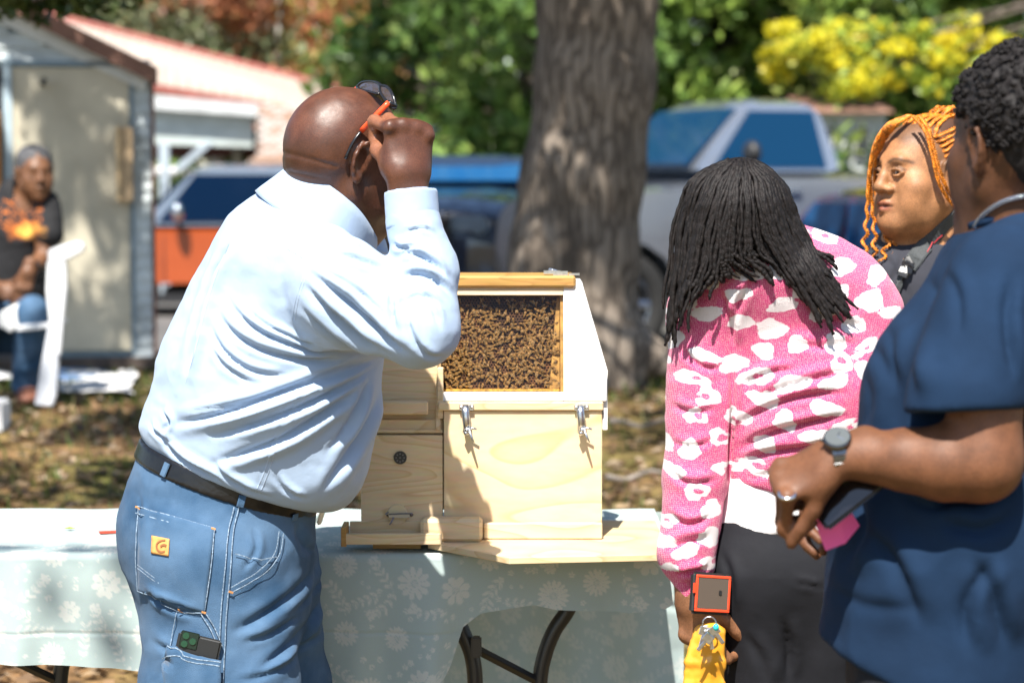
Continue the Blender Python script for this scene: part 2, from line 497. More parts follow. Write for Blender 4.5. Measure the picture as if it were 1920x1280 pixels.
# ------------------------------------------------------------------ heads and hands
def head_shape(ear_sides=(-1, 1), fat=0.0, nose=1.0, lip=1.0, detail=True):
    g = Shape()
    g.ell((0, -0.010, 0.024), (.077, .098, .088), k=.001)
    g.ell((0, -.045, -.005), (.066, .062, .070), k=.03)
    g.ell((0, .034, -.042), (.062 + fat, .058, .078), k=.035)
    for s in (-1, 1):
        g.cone((s * .050, .000, -.062), (s * .012, .070, -.103), .024 + fat, .020 + fat * .6, k=.03)
        g.ell((s * (.043 + fat), .058, -.030), (.026, .026, .024), k=.022)
        g.ell((s * (.034 + fat), .062, -.064), (.024, .024, .028), k=.025)
    g.ell((0, .079, -.104), (.020, .015, .015), k=.018)
    g.cone((-.034, .082, .026), (.034, .082, .026), .011, .011, k=.018)
    for s in (-1, 1):
        g.ell((s * .032, .101, .004), (.020, .014, .013), k=.014, op='s')
        g.ell((s * .032, .079, .003), (.0135, .0130, .0125), k=.005)
    g.chain([(0, .092, .014), (0, .101, -.008), (0, .110, -.028)], [.0075, .0085, .0125 * nose], k=.012, k2=.01)
    for s in (-1, 1):
        g.ell((s * .0150 * nose, .099, -.034), (.0095 * nose, .011, .009), k=.007)
        if detail: g.ell((s * .0085, .109, -.0425), (.0045, .005, .004), k=.003, op='s')
    if detail:
        for s in (-1, 1):   # lids
            up = [(s * .017, .0900, .002), (s * .025, .0935, .0075), (s * .034, .0935, .0082), (s * .046, .0855, .002)]
            lo_ = [(s * .017, .0900, .001), (s * .026, .0925, -.0042), (s * .036, .0915, -.0044), (s * .046, .0855, .001)]
            g.chain(up, [.0032, .0046, .0046, .0034], k=.004); g.chain(lo_, [.0028, .0034, .0034, .0028], k=.004)
    for s in (-1, 1):
        g.ell((s * .032, .0945, .0012), (.0130, .0075, .0041), k=.0015, op='s')
    # muzzle, lips
    g.ell((0, .082, -.066), (.028, .018, .022), k=.014)
    g.chain([(-.025, .090, -.0690), (-.009, .1005, -.0635), (0, .1012, -.0645), (.009, .1005, -.0635), (.025, .090, -.0690)], [.0035, .0062 * lip, .0058 * lip, .0062 * lip, .0035], k=.005)
    g.chain([(-.023, .090, -.0730), (0, .1005, -.0775), (.023, .090, -.0730)], [.0038, .0080 * lip, .0038], k=.005)
    g.chain([(-.027, .094, -.0705), (0, .109, -.0705), (.027, .094, -.0705)], [.0014, .0026, .0014], k=.004, op='s')
    for s in ear_sides:
        Mr = np.array(Matrix.Rotation(R(12 * s), 3, 'Z')) @ np.array(Matrix.Rotation(R(-12), 3, 'X'))
        e = Shape()
        e.ell((0, 0, 0), (.0055, .0175, .031), k=.001)
        pts = [(s * .004, .012, -.006), (s * .007, .013, .010), (s * .008, .007, .026), (s * .008, -.006, .031), (s * .008, -.016, .022), (s * .008, -.0185, .006), (s * .007, -.015, -.010), (s * .006, -.008, -.022)]
        e.chain(pts, [.003, .0038, .0042, .0044, .0044, .0042, .004, .004], k=.004)
        e.ell((s * .003, .004, -.028), (.0055, .009, .010), k=.006)
        e.ell((s * .004, .010, -.009), (.005, .005, .007), k=.004)
        e.ell((s * .010, .003, -.006), (.0065, .008, .012), k=.004, op='s')
        e.chain([(s * .009, -.009, .016), (s * .009, -.012, .002), (s * .008, -.008, -.012)], [.0025, .0025, .0025], k=.003, op='s')
        g.group(e, Mr, (s * .080, -.010, -.008), k=.006)
    return g

def hand_shape(thumb=1, curls=None, spread=0.06, thumb_dir=(.62, .62, -.42), thumb_curl=0.5, sc=1.0, thumb_dir2=None):
    """wrist at the origin, fingers towards +Y, back of the hand +Z, thumb at thumb*X; curls = 4 x 3 bends in degrees, index first"""
    curls = curls or [(25, 30, 20)] * 4
    g = Shape()
    g.limb((0, -.05, 0), (0, .012, 0), (.029, .021), (.031, .020), (1, 0, 0), k=.001)
    g.limb((0, .012, 0), (0, .078, -.002), (.031, .017), (.041, .0135), (1, 0, 0), k=.02)
    g.ell((thumb * .024, .030, -.010), (.016, .026, .014), k=.012)
    g.ell((-thumb * .026, .036, -.009), (.013, .030, .013), k=.012)
    xs = [.031, .0105, -.0105, -.030]; ys = [.086, .090, .087, .078]
    Ls = [(.044, .026, .021), (.049, .030, .022), (.045, .028, .022), (.036, .021, .019)]
    rs = [.0098, .0100, .0096, .0086]
    tips = []
    for i in range(4):
        p = np.array([thumb * xs[i], ys[i] - .012, 0.001]); a = 0
        sp = thumb * (spread * (1.5 - i))
        pts = [p]; rad = [rs[i] * 1.02]
        for j in range(3):
            a += R(curls[i][j]); d = np.array([math.sin(sp) * math.cos(a), math.cos(sp) * math.cos(a), -math.sin(a)])
            L = Ls[i][j] + (.012 if j == 0 else 0)
            p = p + d * L; pts.append(p); rad.append(rs[i] * (.95, .88, .74)[j])
        f = Shape()
        for j in range(3): f.cone(pts[j], pts[j + 1], rad[j], rad[j + 1], k=.003)
        f.ell(pts[1] + np.array([0, 0, .001]), (rs[i] * 1.05,) * 3, k=.006)
        g.group(f, np.eye(3), (0, 0, 0), k=.0025)
        g.ell(np.array([thumb * xs[i], ys[i] - .010, .006]), (.0095, .010, .008), k=.008)
        tips.append(pts[-1])
    td = np.array([thumb * thumb_dir[0], thumb_dir[1], thumb_dir[2]]); td /= np.linalg.norm(td)
    p0 = np.array([thumb * .020, .020, -.008]); p1 = p0 + td * .044
    t2 = thumb_dir2 if thumb_dir2 is not None else (thumb_dir[0] * (1 - thumb_curl), thumb_dir[1] + thumb_curl * .5, thumb_dir[2] - .1)
    d2 = np.array([thumb * t2[0], t2[1], t2[2]]); d2 /= np.linalg.norm(d2)
    p2 = p1 + d2 * .033; p3 = p2 + d2 * .024
    g.chain([p0, p1, p2, p3], [.0145, .0118, .0108, .0088], k=.014, k2=.005)
    return g, tips + [p3]

SKIN_TINT = {}
def skin(name, col, dark=0.75, rough=0.42, spec=0.5):
    """skin: base colour mottled by noise, multiplied by the vertex tint (lips, brows, stubble, palms)"""
    if name in MATS: return MATS[name]
    m = mat(name, col, rough=rough, spec=spec, noise=0.16, scale=35, bump=0.12, bscale=320, bdist=.0015, sss=.06)
    N, L, b = nodes(m)
    at = N.new('ShaderNodeAttribute'); at.attribute_name = 'tint'
    mx = N.new('ShaderNodeMix'); mx.data_type = 'RGBA'; mx.blend_type = 'MULTIPLY'; mx.inputs['Factor'].default_value = 1
    src = b.inputs['Base Color'].links[0].from_socket
    tc = N.new('ShaderNodeTexCoord'); po = N.new('ShaderNodeTexNoise'); po.inputs['Scale'].default_value = 520; po.inputs['Detail'].default_value = 3; L.new(tc.outputs['Object'], po.inputs['Vector'])
    pm = N.new('ShaderNodeMapRange'); pm.inputs['From Min'].default_value = .35; pm.inputs['From Max'].default_value = .65; pm.inputs['To Min'].default_value = .74; pm.inputs['To Max'].default_value = 1.14; L.new(po.outputs['Fac'], pm.inputs['Value'])
    m1 = N.new('ShaderNodeMix'); m1.data_type = 'RGBA'; m1.blend_type = 'MULTIPLY'; m1.inputs['Factor'].default_value = 1; L.new(src, m1.inputs['A']); L.new(pm.outputs[0], m1.inputs['B']); src = m1.outputs['Result']
    rn = N.new('ShaderNodeTexNoise'); rn.inputs['Scale'].default_value = 55; rn.inputs['Detail'].default_value = 5; L.new(tc.outputs['Object'], rn.inputs['Vector'])
    rr = N.new('ShaderNodeMapRange'); rr.inputs['To Min'].default_value = rough - .10; rr.inputs['To Max'].default_value = rough + .22; L.new(rn.outputs['Fac'], rr.inputs['Value']); L.new(rr.outputs[0], b.inputs['Roughness'])
    L.new(src, mx.inputs['A']); L.new(at.outputs['Color'], mx.inputs['B']); L.new(mx.outputs['Result'], b.inputs['Base Color'])
    return m

def head_local(V, M, o, sc): return ((V - _v(o)) @ _v(M)) / sc

def make_eyes(root, M, o, sc, iris=(.05, .02, .01), look=(0, 0)):
    for s in (-1, 1):
        c = np.array([s * .032, .0782, .0022]); r = .0130
        V = []; F = []; nu, nv = 20, 14
        for j in range(nv + 1):
            th = PI * j / nv
            for i in range(nu):
                ph = 2 * PI * i / nu
                V.append((math.sin(th) * math.cos(ph), math.cos(th), math.sin(th) * math.sin(ph)))
        for j in range(nv):
            for i in range(nu):
                F.append((j * nu + i, j * nu + (i + 1) % nu, (j + 1) * nu + (i + 1) % nu, (j + 1) * nu + i))
        V = np.array(V); rgb = np.tile(np.array([.62, .56, .50]), (len(V), 1))
        ld = np.array([look[0], 1, look[1]], float); ld /= np.linalg.norm(ld)
        a = V @ ld; rgb[a > math.cos(R(25))] = iris; rgb[a > math.cos(R(10))] = (.004, .004, .004)
        P = (np.asarray(M) @ ((V * r + c) * sc).T).T + np.asarray(o)
        me = np_mesh('eye', P, F); attr_color(me, 'tint', rgb)
        m = MATS.get('eyeball')
        if m is None:
            m = mat('eyeball', (1, 1, 1), rough=.08, spec=.6); N, L, b = nodes(m)
            at = N.new('ShaderNodeAttribute'); at.attribute_name = 'tint'; L.new(at.outputs['Color'], b.inputs['Base Color'])
        parent_keep(link('eye', me, m), root)

def body_mesh(shape, h, name, mt, root, tint=None, relax_it=2, post=None):
    V, F = shape.mesh(h); V = relax(V, F, relax_it, .5)
    if post is not None:
        N = vnormals(V, F); V = relax(post(V, N), F, 1, .5)
    me = np_mesh(name, V, F)
    if tint is not None: attr_color(me, 'tint', tint(V))
    o = link(name, me, mt, None)
    if root is not None: parent_keep(o, root)
    return o

def cloth_mat(name, col=(.5, .5, .5), rough=.85, weave=900, wb=.25, noise=.06, scale=8, sheen=.15, col2=None, crease=.35, **kw):
    if name in MATS: return MATS[name]
    m = mat(name, col, rough=rough, spec=.2, noise=noise, scale=scale, sheen=sheen, col2=col2, bump=.35, bscale=18, bdist=.006, **kw)
    N, L, b = nodes(m)
    # fine weave over the soft creases
    tc = N.new('ShaderNodeTexCoord'); w1 = N.new('ShaderNodeTexNoise'); w1.inputs['Scale'].default_value = weave; w1.inputs['Detail'].default_value = 1
    L.new(tc.outputs['Object'], w1.inputs['Vector'])
    bp = N.new('ShaderNodeBump'); bp.inputs['Strength'].default_value = wb; bp.inputs['Distance'].default_value = .0015
    L.new(w1.outputs['Fac'], bp.inputs['Height'])
    # small sharp creases
    rg = N.new('ShaderNodeTexNoise'); rg.noise_type = 'RIDGED_MULTIFRACTAL'; rg.inputs['Scale'].default_value = 5.5; rg.inputs['Detail'].default_value = 2.5; rg.inputs['Distortion'].default_value = .5
    mp2 = N.new('ShaderNodeMapping'); mp2.inputs['Rotation'].default_value = (0, R(-28), 0); mp2.inputs['Scale'].default_value = (.7, 1, 1.7); L.new(tc.outputs['Object'], mp2.inputs['Vector']); L.new(mp2.outputs[0], rg.inputs['Vector'])
    b2 = N.new('ShaderNodeBump'); b2.invert = True; b2.inputs['Strength'].default_value = crease; b2.inputs['Distance'].default_value = .006; L.new(rg.outputs['Fac'], b2.inputs['Height']); L.new(b.inputs['Normal'].links[0].from_socket, b2.inputs['Normal'])
    L.new(b2.outputs[0], bp.inputs['Normal']); L.new(bp.outputs[0], b.inputs['Normal'])
    return m

def dent(V, N, scale, amp, seed, st=(1, 1, 1), ridged=True):
    f = fbm(V, scale, seed, 3, st)
    if ridged: f = 0.5 - np.abs(f) * 2.2
    return amp * f
# ================================================================== bald man in a light blue shirt
def build_man():
    root = empty('person', (*W(430, 930, 4.25)[:2], 0.0), 'bald man in light blue shirt and jeans leaning towards the hive, hand at his sunglasses', 'person')
    sk = skin('skin_deep', (.100, .036, .018), rough=.38, spec=.5)
    Y = 4.22
    HM = frame((.88, .46, -.17), (.10, -.04, 1)); HO = W(652, 290, 4.20); HS = 1.03
    b = Shape()
    b.group(head_shape(ear_sides=(1,)), HM, HO, HS, k=.001)
    nb = W(628, 432, 4.24)
    b.limb(W(618, 325, 4.22), nb, (.070, .066), (.078, .074), (1, 0, 0), k=.03)
    b.cone(W(580, 300, 4.225), W(590, 372, 4.23), .036, .045, k=.03)
    b.cone(W(553, 283, 4.22) , W(556, 268, 4.235), .017, .017, k=.015)     # fold at the nape
    # torso under the shirt
    b.limb(W(595, 450, 4.25), W(530, 600, 4.25), (.07, .10), (.11, .13), (1, 0, 0), k=.04)
    b.limb(W(520, 600, 4.25), W(440, 900, 4.25), (.14, .15), (.15, .145), (1, 0, 0), k=.06)
    S = W(612, 512, 4.10); E = W(800, 626, 4.00); Wr = W(768, 352, 4.05)
    b.chain([S, E, Wr], [.044, .040, .030], k=.02, k2=.01)
    S2 = W(650, 490, 4.40); E2 = W(700, 760, 4.48); b.chain([S2, W(640, 690, 4.42), W(600, 792, 4.37)], [.055, .040, .03], k=.05, k2=.01)
    # right hand, back of the hand towards the camera
    HA = frame(np.array([.02, .10, 1.0]), (.42, -.90, .1))     # y = fingers up, z = back of hand
    hs, tips = hand_shape(thumb=-1, curls=[(74, 86, 52), (74, 76, 50), (80, 84, 55), (84, 86, 55)], spread=.085, thumb_dir=(.25, .62, -.80), thumb_curl=.5, thumb_dir2=(-.5, .6, -.6))
    HW = W(764, 338, 4.045)
    lh, _t = hand_shape(thumb=1, curls=[(25, 40, 25)] * 4, spread=.05); b.group(lh, frame(np.array([-.8, .05, -.35]), (.3, .9, .2)), W(600, 790, 4.37), 1.0, k=.012)
    b.group(hs, HA, HW, 1.14, k=.004)
    def tint(V):
        T = np.ones((len(V), 3)); q = head_local(V, HM, HO, HS)
        # stubble on jaw and the shaved sides, lips, palm side
        jaw = np.clip((-.02 - q[:, 2]) / .03, 0, 1) * np.clip((q[:, 1] + .02) / .03, 0, 1) * np.clip((.16 + q[:, 2]) / .03, 0, 1)
        T *= (1 - .25 * jaw)[:, None]
        side = np.exp(-((q[:, 2] + .01) / .035) ** 2) * np.clip(.3 - q[:, 1] / .05, 0, 1) * (np.abs(q).max(1) < .13)
        T *= (1 - .22 * side)[:, None]
        h = ((V - _v(HW)) @ _v(HA)) / 1.14
        onh = np.abs(h).max(1) < .16; dh = np.ones(len(V)); dh[onh] = hs.eval(h[onh].astype(np.float32)); palm = np.clip(-(h[:, 2]) / .02, 0, 1) * (dh < .003)
        T *= 1 + palm[:, None] * np.array([1.6, 1.9, 2.0])
        T *= (1 + .22 * fbm(V, 22, 5))[:, None]
        return T
    def bpost(V, N):
        q = head_local(V, HM, HO, HS)
        crease = np.exp(-((q[:, 2] + .020 + .10 * (q[:, 1] + .08)) / .0028) ** 2) * (q[:, 1] < -.045) * (np.abs(q[:, 2]) < .06)
        crease2 = np.exp(-((q[:, 2] + .046) / .0025) ** 2) * (q[:, 1] < -.05) * (np.abs(q[:, 2]) < .08) * .5
        V = V - N * (.0042 * (crease * .55 + crease2 * .6))[:, None]
        return V + N * (.0006 * fbm(V, 60, 3))[:, None]
    body = body_mesh(b, .0037, 'body', sk, root, tint, 2, bpost)
    make_eyes(root, HM, HO, HS)

    # ---- shirt
    s = Shape()
    s.limb(W(604, 418, 4.25), W(572, 478, 4.25), (.085, .115), (.130, .180), (1, 0, 0), k=.001)
    s.limb(W(575, 400, 4.25), W(600, 485, 4.18), (.04, .06), (.06, .09), (1, 0, 0), k=.05)
    s.limb(W(570, 480, 4.25), W(533, 590, 4.25), (.130, .180), (.160, .185), (1, 0, 0), k=.05)
    s.limb(W(533, 590, 4.25), W(504, 720, 4.25), (.160, .185), (.188, .19), (1, 0, 0), k=.05)
    s.limb(W(500, 720, 4.25), W(470, 835, 4.25), (.188, .19), (.176, .185), (1, 0, 0), k=.05)
    s.ell(W(560, 800, 4.24), (.110, .15, .145), k=.07)                    # belly
    s.ell(W(345, 800, 4.26), (.070, .12, .055), k=.05)                    # bloused back
    s.ell(W(585, 885, 4.23), (.080, .13, .060), k=.05)
    s.ell(W(622, 560, 4.25), (.095, .14, .12), k=.06)                      # chest
    s.ell(W(490, 470, 4.22), (.050, .14, .060), k=.06)                    # shoulder blades
    # hem: cut along the belt line
    pa = W(255, 838, 4.25); pb = W(600, 958, 4.25); dirv = pb - pa; nrm = np.array([dirv[2], 0, -dirv[0]], float); nrm /= np.linalg.norm(nrm)
    if nrm[2] > 0: nrm = -nrm
    s.plane((pa + pb) / 2 + nrm * -.004, nrm, k=.035)
    s.plane(W(585, 418, 4.24), (.60, 0, .8), k=.02)
    # sleeves, after the hem cut
    s.limb(W(602, 502, 4.09), W(640, 550, 4.035), (.074, .072), (.090, .078), (0, 0, 1), k=.055)
    s.limb(W(640, 545, 4.035), W(784, 616, 3.99), (.088, .076), (.064, .060), (0, 0, 1), k=.02)
    s.cone(W(794, 620, 3.985), W(797, 505, 4.03), .060, .053, k=.02)
    s.cone(W(797, 505, 4.03), W(776, 420, 4.04), .052, .044, k=.02)
    s.cone(W(776, 425, 4.04), W(771, 372, 4.05), .0435, .0415, k=.01)
    s.plane_cuff = None
    cc = Shape(); cd = W(771, 352, 4.05) - W(776, 430, 4.04); cd /= np.linalg.norm(cd)
    cuff_c = W(770, 356, 4.05)
    # cut the cuff end flat
    s._add('s', .004, (lambda c, d: (lambda p: np.maximum(-((p - _v(c)) @ _v(d)), np.linalg.norm(p - _v(c), axis=1) - .085)))(cuff_c, cd), cuff_c - .09, cuff_c + .09)
    s.cone(cuff_c - cd * .03, cuff_c + cd * .03, .036, .036, k=.003, op='s')
    s.chain([W(645, 480, 4.40), W(650, 690, 4.44), W(620, 860, 4.38)], [.080, .060, .045], k=.05, k2=.02)   # far arm
    seam = [
        ([(441, 437), (424, 470), (404, 520), (385, 580), (368, 650), (348, 718)], 0.009, .020),
        # drapes that run from the armpit to the back of the waist
        ([(735, 668), (660, 690), (560, 722), (460, 757), (380, 780), (300, 800)], .011, .018),
        ([(720, 680), (640, 722), (550, 762), (470, 790), (390, 815)], .010, .017),
        ([(700, 700), (620, 762), (540, 812), (470, 840), (385, 868)], .011, .015),
        ([(650, 700), (560, 745), (480, 775), (400, 798)], .006, .008),
        ([(690, 672), (600, 700), (500, 738), (400, 760), (330, 775)], .006, .009),
        ([(405, 570), (440, 615), (500, 650), (580, 668), (660, 668)], .008, .012),
        ([(425, 545), (460, 590), (520, 628), (600, 650), (690, 662)], .007, .011),
        ([(395, 600), (425, 650), (480, 688), (560, 700)], .007, .009),
        ([(455, 560), (500, 600), (560, 626), (640, 645)], .005, .009),
        ([(400, 640), (430, 680), (490, 715)], .006, .007),
        # sleeve
        ([(583, 498), (640, 535), (700, 585), (748, 628), (790, 655)], .010, .014),
        ([(578, 520), (630, 570), (690, 618), (750, 655)], .009, .012),
        ([(570, 560), (620, 606), (680, 645), (740, 670)], .008, .011),
        ([(600, 490), (680, 535), (740, 590)], .006, .008),
        ([(770, 560), (780, 610), (810, 650), (845, 655)], .007, .009),
        ([(750, 520), (745, 560), (752, 610)], .007, .012),
        ([(755, 515), (790, 506), (825, 520), (852, 548)], .0065, .011),
        ([(757, 560), (800, 545), (840, 570)], .005, .006),
        ([(738, 450), (765, 462), (800, 455)], .006, .011), ([(745, 478), (780, 470), (818, 490), (838, 520)], .007, .013),
        ([(760, 432), (800, 425), (820, 440)], .004, .006), ([(775, 515), (815, 560), (835, 610)], .006, .007),
        ([(640, 360), (665, 375), (700, 380)], .005, .004),
        # collar to shoulder
        ([(625, 452), (655, 460), (690, 470)], .005, .008), ([(540, 360), (556, 372), (575, 378)], .004, .005),
        ([(590, 400), (640, 430), (690, 455)], .006, .007), ([(635, 470), (680, 482), (740, 505)], .006, .008),
        # lower front
        ([(635, 665), (560, 745), (515, 830), (485, 915)], .004, .004),
        ([(800, 690), (770, 740), (715, 790), (690, 860)], .008, .01),
        ([(715, 720), (690, 790), (640, 870), (600, 930)], .012, .012), ([(690, 700), (655, 790), (610, 850)], .009, .010),
        ([(290, 805), (330, 850), (390, 880), (440, 905)], .007, .010), ([(400, 850), (430, 885), (480, 915), (520, 932)], .006, .009),
        ([(520, 880), (540, 912), (580, 935)], .006, .008), ([(300, 770), (320, 790), (300, 815)], .005, .009),
        ([(275, 790), (290, 812), (330, 830)], .005, .008),
    ]
    def post(V, N):
        d = folds(V, N, 4.12, seam) * 1.15
        d += dent(V, N, 9, .0022, 3, (1, 1, 2.0)) + dent(V, N, 26, .0009, 8)
        V = V + N * d[:, None]
        # flat-felled side seam and sleeve seam: slight ridges
        return V
    shirt_m = cloth_mat('shirt_cloth', (.35, .45, .59), rough=.8, weave=1400, wb=.15, noise=.03, sheen=.1)
    shirt = body_mesh(s, .0042, 'shirt', shirt_m, root, None, 2, post)
    cst = caster([shirt])
    stit = mat('shirt_stitch', (.42, .52, .66), rough=.9)
    mb = MB()
    for pts in ([(441, 437), (470, 428), (520, 455), (580, 490)], [(583, 486), (575, 515), (560, 560), (553, 600)], [(578, 486), (570, 515), (555, 560), (548, 600)],
                [(441, 437), (424, 470), (404, 520), (385, 580), (368, 650), (348, 718)],
                [(520, 830), (505, 880), (487, 925)], [(512, 830), (497, 880), (479, 922)]):
        trim(cst, pts, .0018, .0001, mb=mb, th=.0005)
    mb.build('seam', stit, root)
    cf = Shape(); a = cuff_c - cd * .070; c2 = cuff_c - cd * .001
    cf.cone(a, c2 + cd * .01, .0455, .0445, k=.001); cf.cone(a - cd * .1, c2 + cd * .1, .0385, .0385, k=.003, op='s')
    cf.plane(c2, cd, .003); cf.plane(a + cd * .004, -cd, .003)
    def cpost(V, N): return V + N * (.0012 * fbm(V, 30, 4))[:, None]
    body_mesh(cf, .0030, 'cuff', shirt_m, root, None, 1, cpost)
    # collar: a band that leans round the neck, with its fold turned down
    cu = Shape(); ax = np.array([.30, 0.02, .95]); ax /= np.linalg.norm(ax)
    # collar as a ring of lofted sections: back of the neck high, points low at the front
    V = []; F = []; n = 84; prof = [(0.004, -.050), (.001, -.010), (.000, .012), (.003, .019), (.008, .019), (.013, .006), (.021, -.020), (.030, -.046), (.033, -.056), (.028, -.056), (.018, -.026), (.010, -.004), (.009, -.050)]
    cc_ = np.array(W(618, 386, 4.225)); X = np.array([.76, .26, -.60]); X /= np.linalg.norm(X); Zz = np.array([.58, .08, .80]); Zz -= (Zz @ X) * X; Zz /= np.linalg.norm(Zz); Yy = np.cross(Zz, X)
    for i in range(n):
        t = 2 * PI * (i + .5) / n * .985 + .05       # 0 = front
        for r_, z_ in prof:
            front = max(0, math.cos(t)) ** 2
            rx = .086 + r_; ry = .092 + r_
            drop = -.018 * front + .006 * max(0, -math.cos(t)) + .003 * math.sin(3 * t)
            V.append(cc_ + X * math.cos(t) * (rx + .012 * front) + Yy * math.sin(t) * ry + Zz * (z_ * (1.15 + .5 * front * (r_ > .012)) + drop))
    m = len(prof)
    for i in range(n - 1):
        for k in range(m): F.append((i * m + k, i * m + (k + 1) % m, (i + 1) * m + (k + 1) % m, (i + 1) * m + k))
    me = np_mesh('collar', V, F); co = link('collar', me, shirt_m); parent_keep(co, root)

    # ---- jeans
    j = Shape()
    BC = (pa + pb) / 2; BC[1] = 4.25; up = -nrm
    dx = dirv / np.linalg.norm(dirv)
    top = BC + up * .020
    j.limb(top + up * .01, BC - up * .10 - dx * .004, (.166, .160), (.160, .168), dx, k=.001)
    j.ell(W(388, 1030, 4.22), (.104, .135, .122), k=.04)                        # seat
    j.limb(W(425, 1050, 4.25), W(425, 1120, 4.25), (.152, .160), (.148, .150), (1, 0, 0), k=.05)
    j.limb(W(400, 1060, 4.17), W(412, 1290, 4.16), (.128, .118), (.130, .112), (1, 0, 0), k=.04)
    j.limb(W(412, 1290, 4.16), W(425, 1480, 4.18), (.138, .112), (.108, .095), (1, 0, 0), k=.03)
    j.limb(W(425, 1480, 4.18), (W(425, 1480, 4.22)[0] + .01, 4.24, .06), (.108, .095), (.085, .085), (1, 0, 0), k=.03)
    j.limb(W(495, 1050, 4.34), W(505, 1290, 4.36), (.098, .11), (.104, .105), (1, 0, 0), k=.02)
    j.limb(W(512, 1290, 4.36), (W(560, 1400, 4.36)[0], 4.36, .06), (.108, .095), (.085, .085), (1, 0, 0), k=.02)
    j.plane(top, up, k=.004)
    jl = [
        ([(590, 1000), (600, 1060), (592, 1120), (606, 1190)], .010, .014), ([(590, 1070), (560, 1110), (500, 1150), (430, 1185)], .012, .012),
        ([(600, 1140), (570, 1190), (520, 1230), (470, 1262)], .011, .012), ([(545, 990), (560, 1040), (590, 1075)], .009, .01),
        ([(270, 1112), (320, 1135), (380, 1145)], .007, .012), ([(262, 1100), (300, 1122), (345, 1130)], .006, .01),
        ([(600, 1090), (570, 1140), (530, 1165)], .008, .008), ([(275, 1200), (330, 1225), (300, 1270)], .008, .006), ([(450, 1200), (500, 1190), (560, 1165)], .007, .007),
        ([(440, 1270), (500, 1262), (600, 1230)], .009, .008), ([(250, 930), (262, 1000), (258, 1060)], .006, .006), ([(610, 1190), (585, 1225), (610, 1270)], .01, .012),
        ([(470, 985), (480, 1030), (450, 1075)], .006, .005),
    ]
    def jpost(V, N):
        d = folds(V, N, 4.08, jl) + dent(V, N, 8, .003, 13, (1, 1, 1.4)) + dent(V, N, 34, .0007, 14)
        return V + N * d[:, None]
    den = cloth_mat('denim', (.024, .070, .142), rough=.85, weave=900, wb=.6, noise=.0, scale=11, col2=(.095, .17, .275), sheen=.05, detail=8, lo=.3, hi=.75)
    jeans = body_mesh(j, .0046, 'jeans', den, root, None, 2, jpost)
    jc = caster([jeans])
    den2 = cloth_mat('denim_pocket', (.027, .075, .148), rough=.85, weave=900, wb=.6, noise=.0, scale=11, col2=(.10, .178, .285), detail=8, lo=.3, hi=.75)
    patch_obj(jc, [(260, 948), (402, 990), (384, 1148), (262, 1108)], 'back_pocket', den2, root, .0035, 22, .002)
    # the phone pocket on the thigh
    patch_obj(jc, [(324, 1211), (415, 1236), (412, 1345), (312, 1345)], 'tool_pocket', den2, root, .019, 14, .003)
    th = mat('denim_thread', (.21, .28, .36), rough=.9, noise=.5, scale=300); tr = mat('rust_thread', (.42, .20, .07), rough=.9)
    mb = MB()
    for pts in ([(260, 950), (330, 970), (402, 991)], [(258, 962), (330, 983), (400, 1004)], [(402, 990), (396, 1060), (384, 1146)], [(394, 992), (388, 1060), (377, 1136)], [(262, 952), (258, 1030), (262, 1106)],
                [(262, 1058), (300, 1085), (340, 1096), (390, 1092)], [(262, 1064), (300, 1091), (340, 1102), (390, 1098)], [(262, 1106), (300, 1125), (340, 1142), (384, 1148)],
                [(447, 950), (436, 1000), (432, 1060), (424, 1150), (418, 1285)], [(438, 950), (427, 1000), (422, 1060), (414, 1150), (408, 1285)],
                [(528, 1000), (520, 1040), (490, 1076), (432, 1110)], [(520, 996), (512, 1036), (484, 1068), (432, 1100)], [(440, 1038), (480, 1048), (515, 1044)],
                [(378, 1150), (396, 1180), (412, 1218)], [(385, 1146), (403, 1176), (417, 1212)], [(335, 1140), (322, 1210), (312, 1285)]):
        trim(jc, pts, .0016, .0047, mb=mb, th=.0005)
    mb.build('stitching', th, root)
    mb = MB()
    for pts in ([(324, 1213), (360, 1228), (414, 1239)], [(324, 1221), (360, 1236), (413, 1247)]): trim(jc, pts, .0018, .0222, mb=mb, th=.0005)
    mb.build('stitching', th, root)
    mb = MB()
    for c in ((262, 952), (400, 992), (383, 1146), (432, 1108), (340, 1140)):
        trim(jc, [(c[0] - 4, c[1] - 1), (c[0] + 4, c[1] + 2)], .0038, .0052, th=.0006).build('bar_tack', tr, root)
    lab = patch_obj(jc, [(289, 1004), (322, 1011), (320, 1043), (288, 1037)], 'leather_label', mat('tan_leather', (.62, .30, .085), rough=.55, noise=.15, scale=90), root, .0068, 8, .0015)
    mb = MB()   # the pressed emblem
    pts = [(315, 1014), (307, 1015), (300, 1021), (300, 1030), (306, 1035), (314, 1034)]
    trim(jc, pts, .0038, .0086, mb=mb, th=.0008); trim(jc, [(306, 1025), (312, 1022), (317, 1024)], .0045, .0088, mb=mb, th=.0008)
    mb.build('label_emblem', mat('tan_dark', (.26, .10, .03), rough=.6), root)
    # belt: band cut from the waist
    bl = Shape(); bw = .0175
    off = .052
    bc = BC + up * .004
    bl.limb(top + up * .03, BC - up * .10 - dx * .004, (.1705, .1640), (.1660, .1720), dx, k=.001)
    bl.plane(bc + up * bw, up, .003); bl.plane(bc - up * bw, -up, .003)
    body_mesh(bl, .0036, 'belt', mat('black_leather', (.008, .008, .009), rough=.28, noise=.2, scale=60, bump=.06, bscale=150), root, None, 1)
    bc_ = caster([bpy.data.objects[o.name] for o in root.children if o.name.startswith('belt') and 'loop' not in o.name] or [jeans])
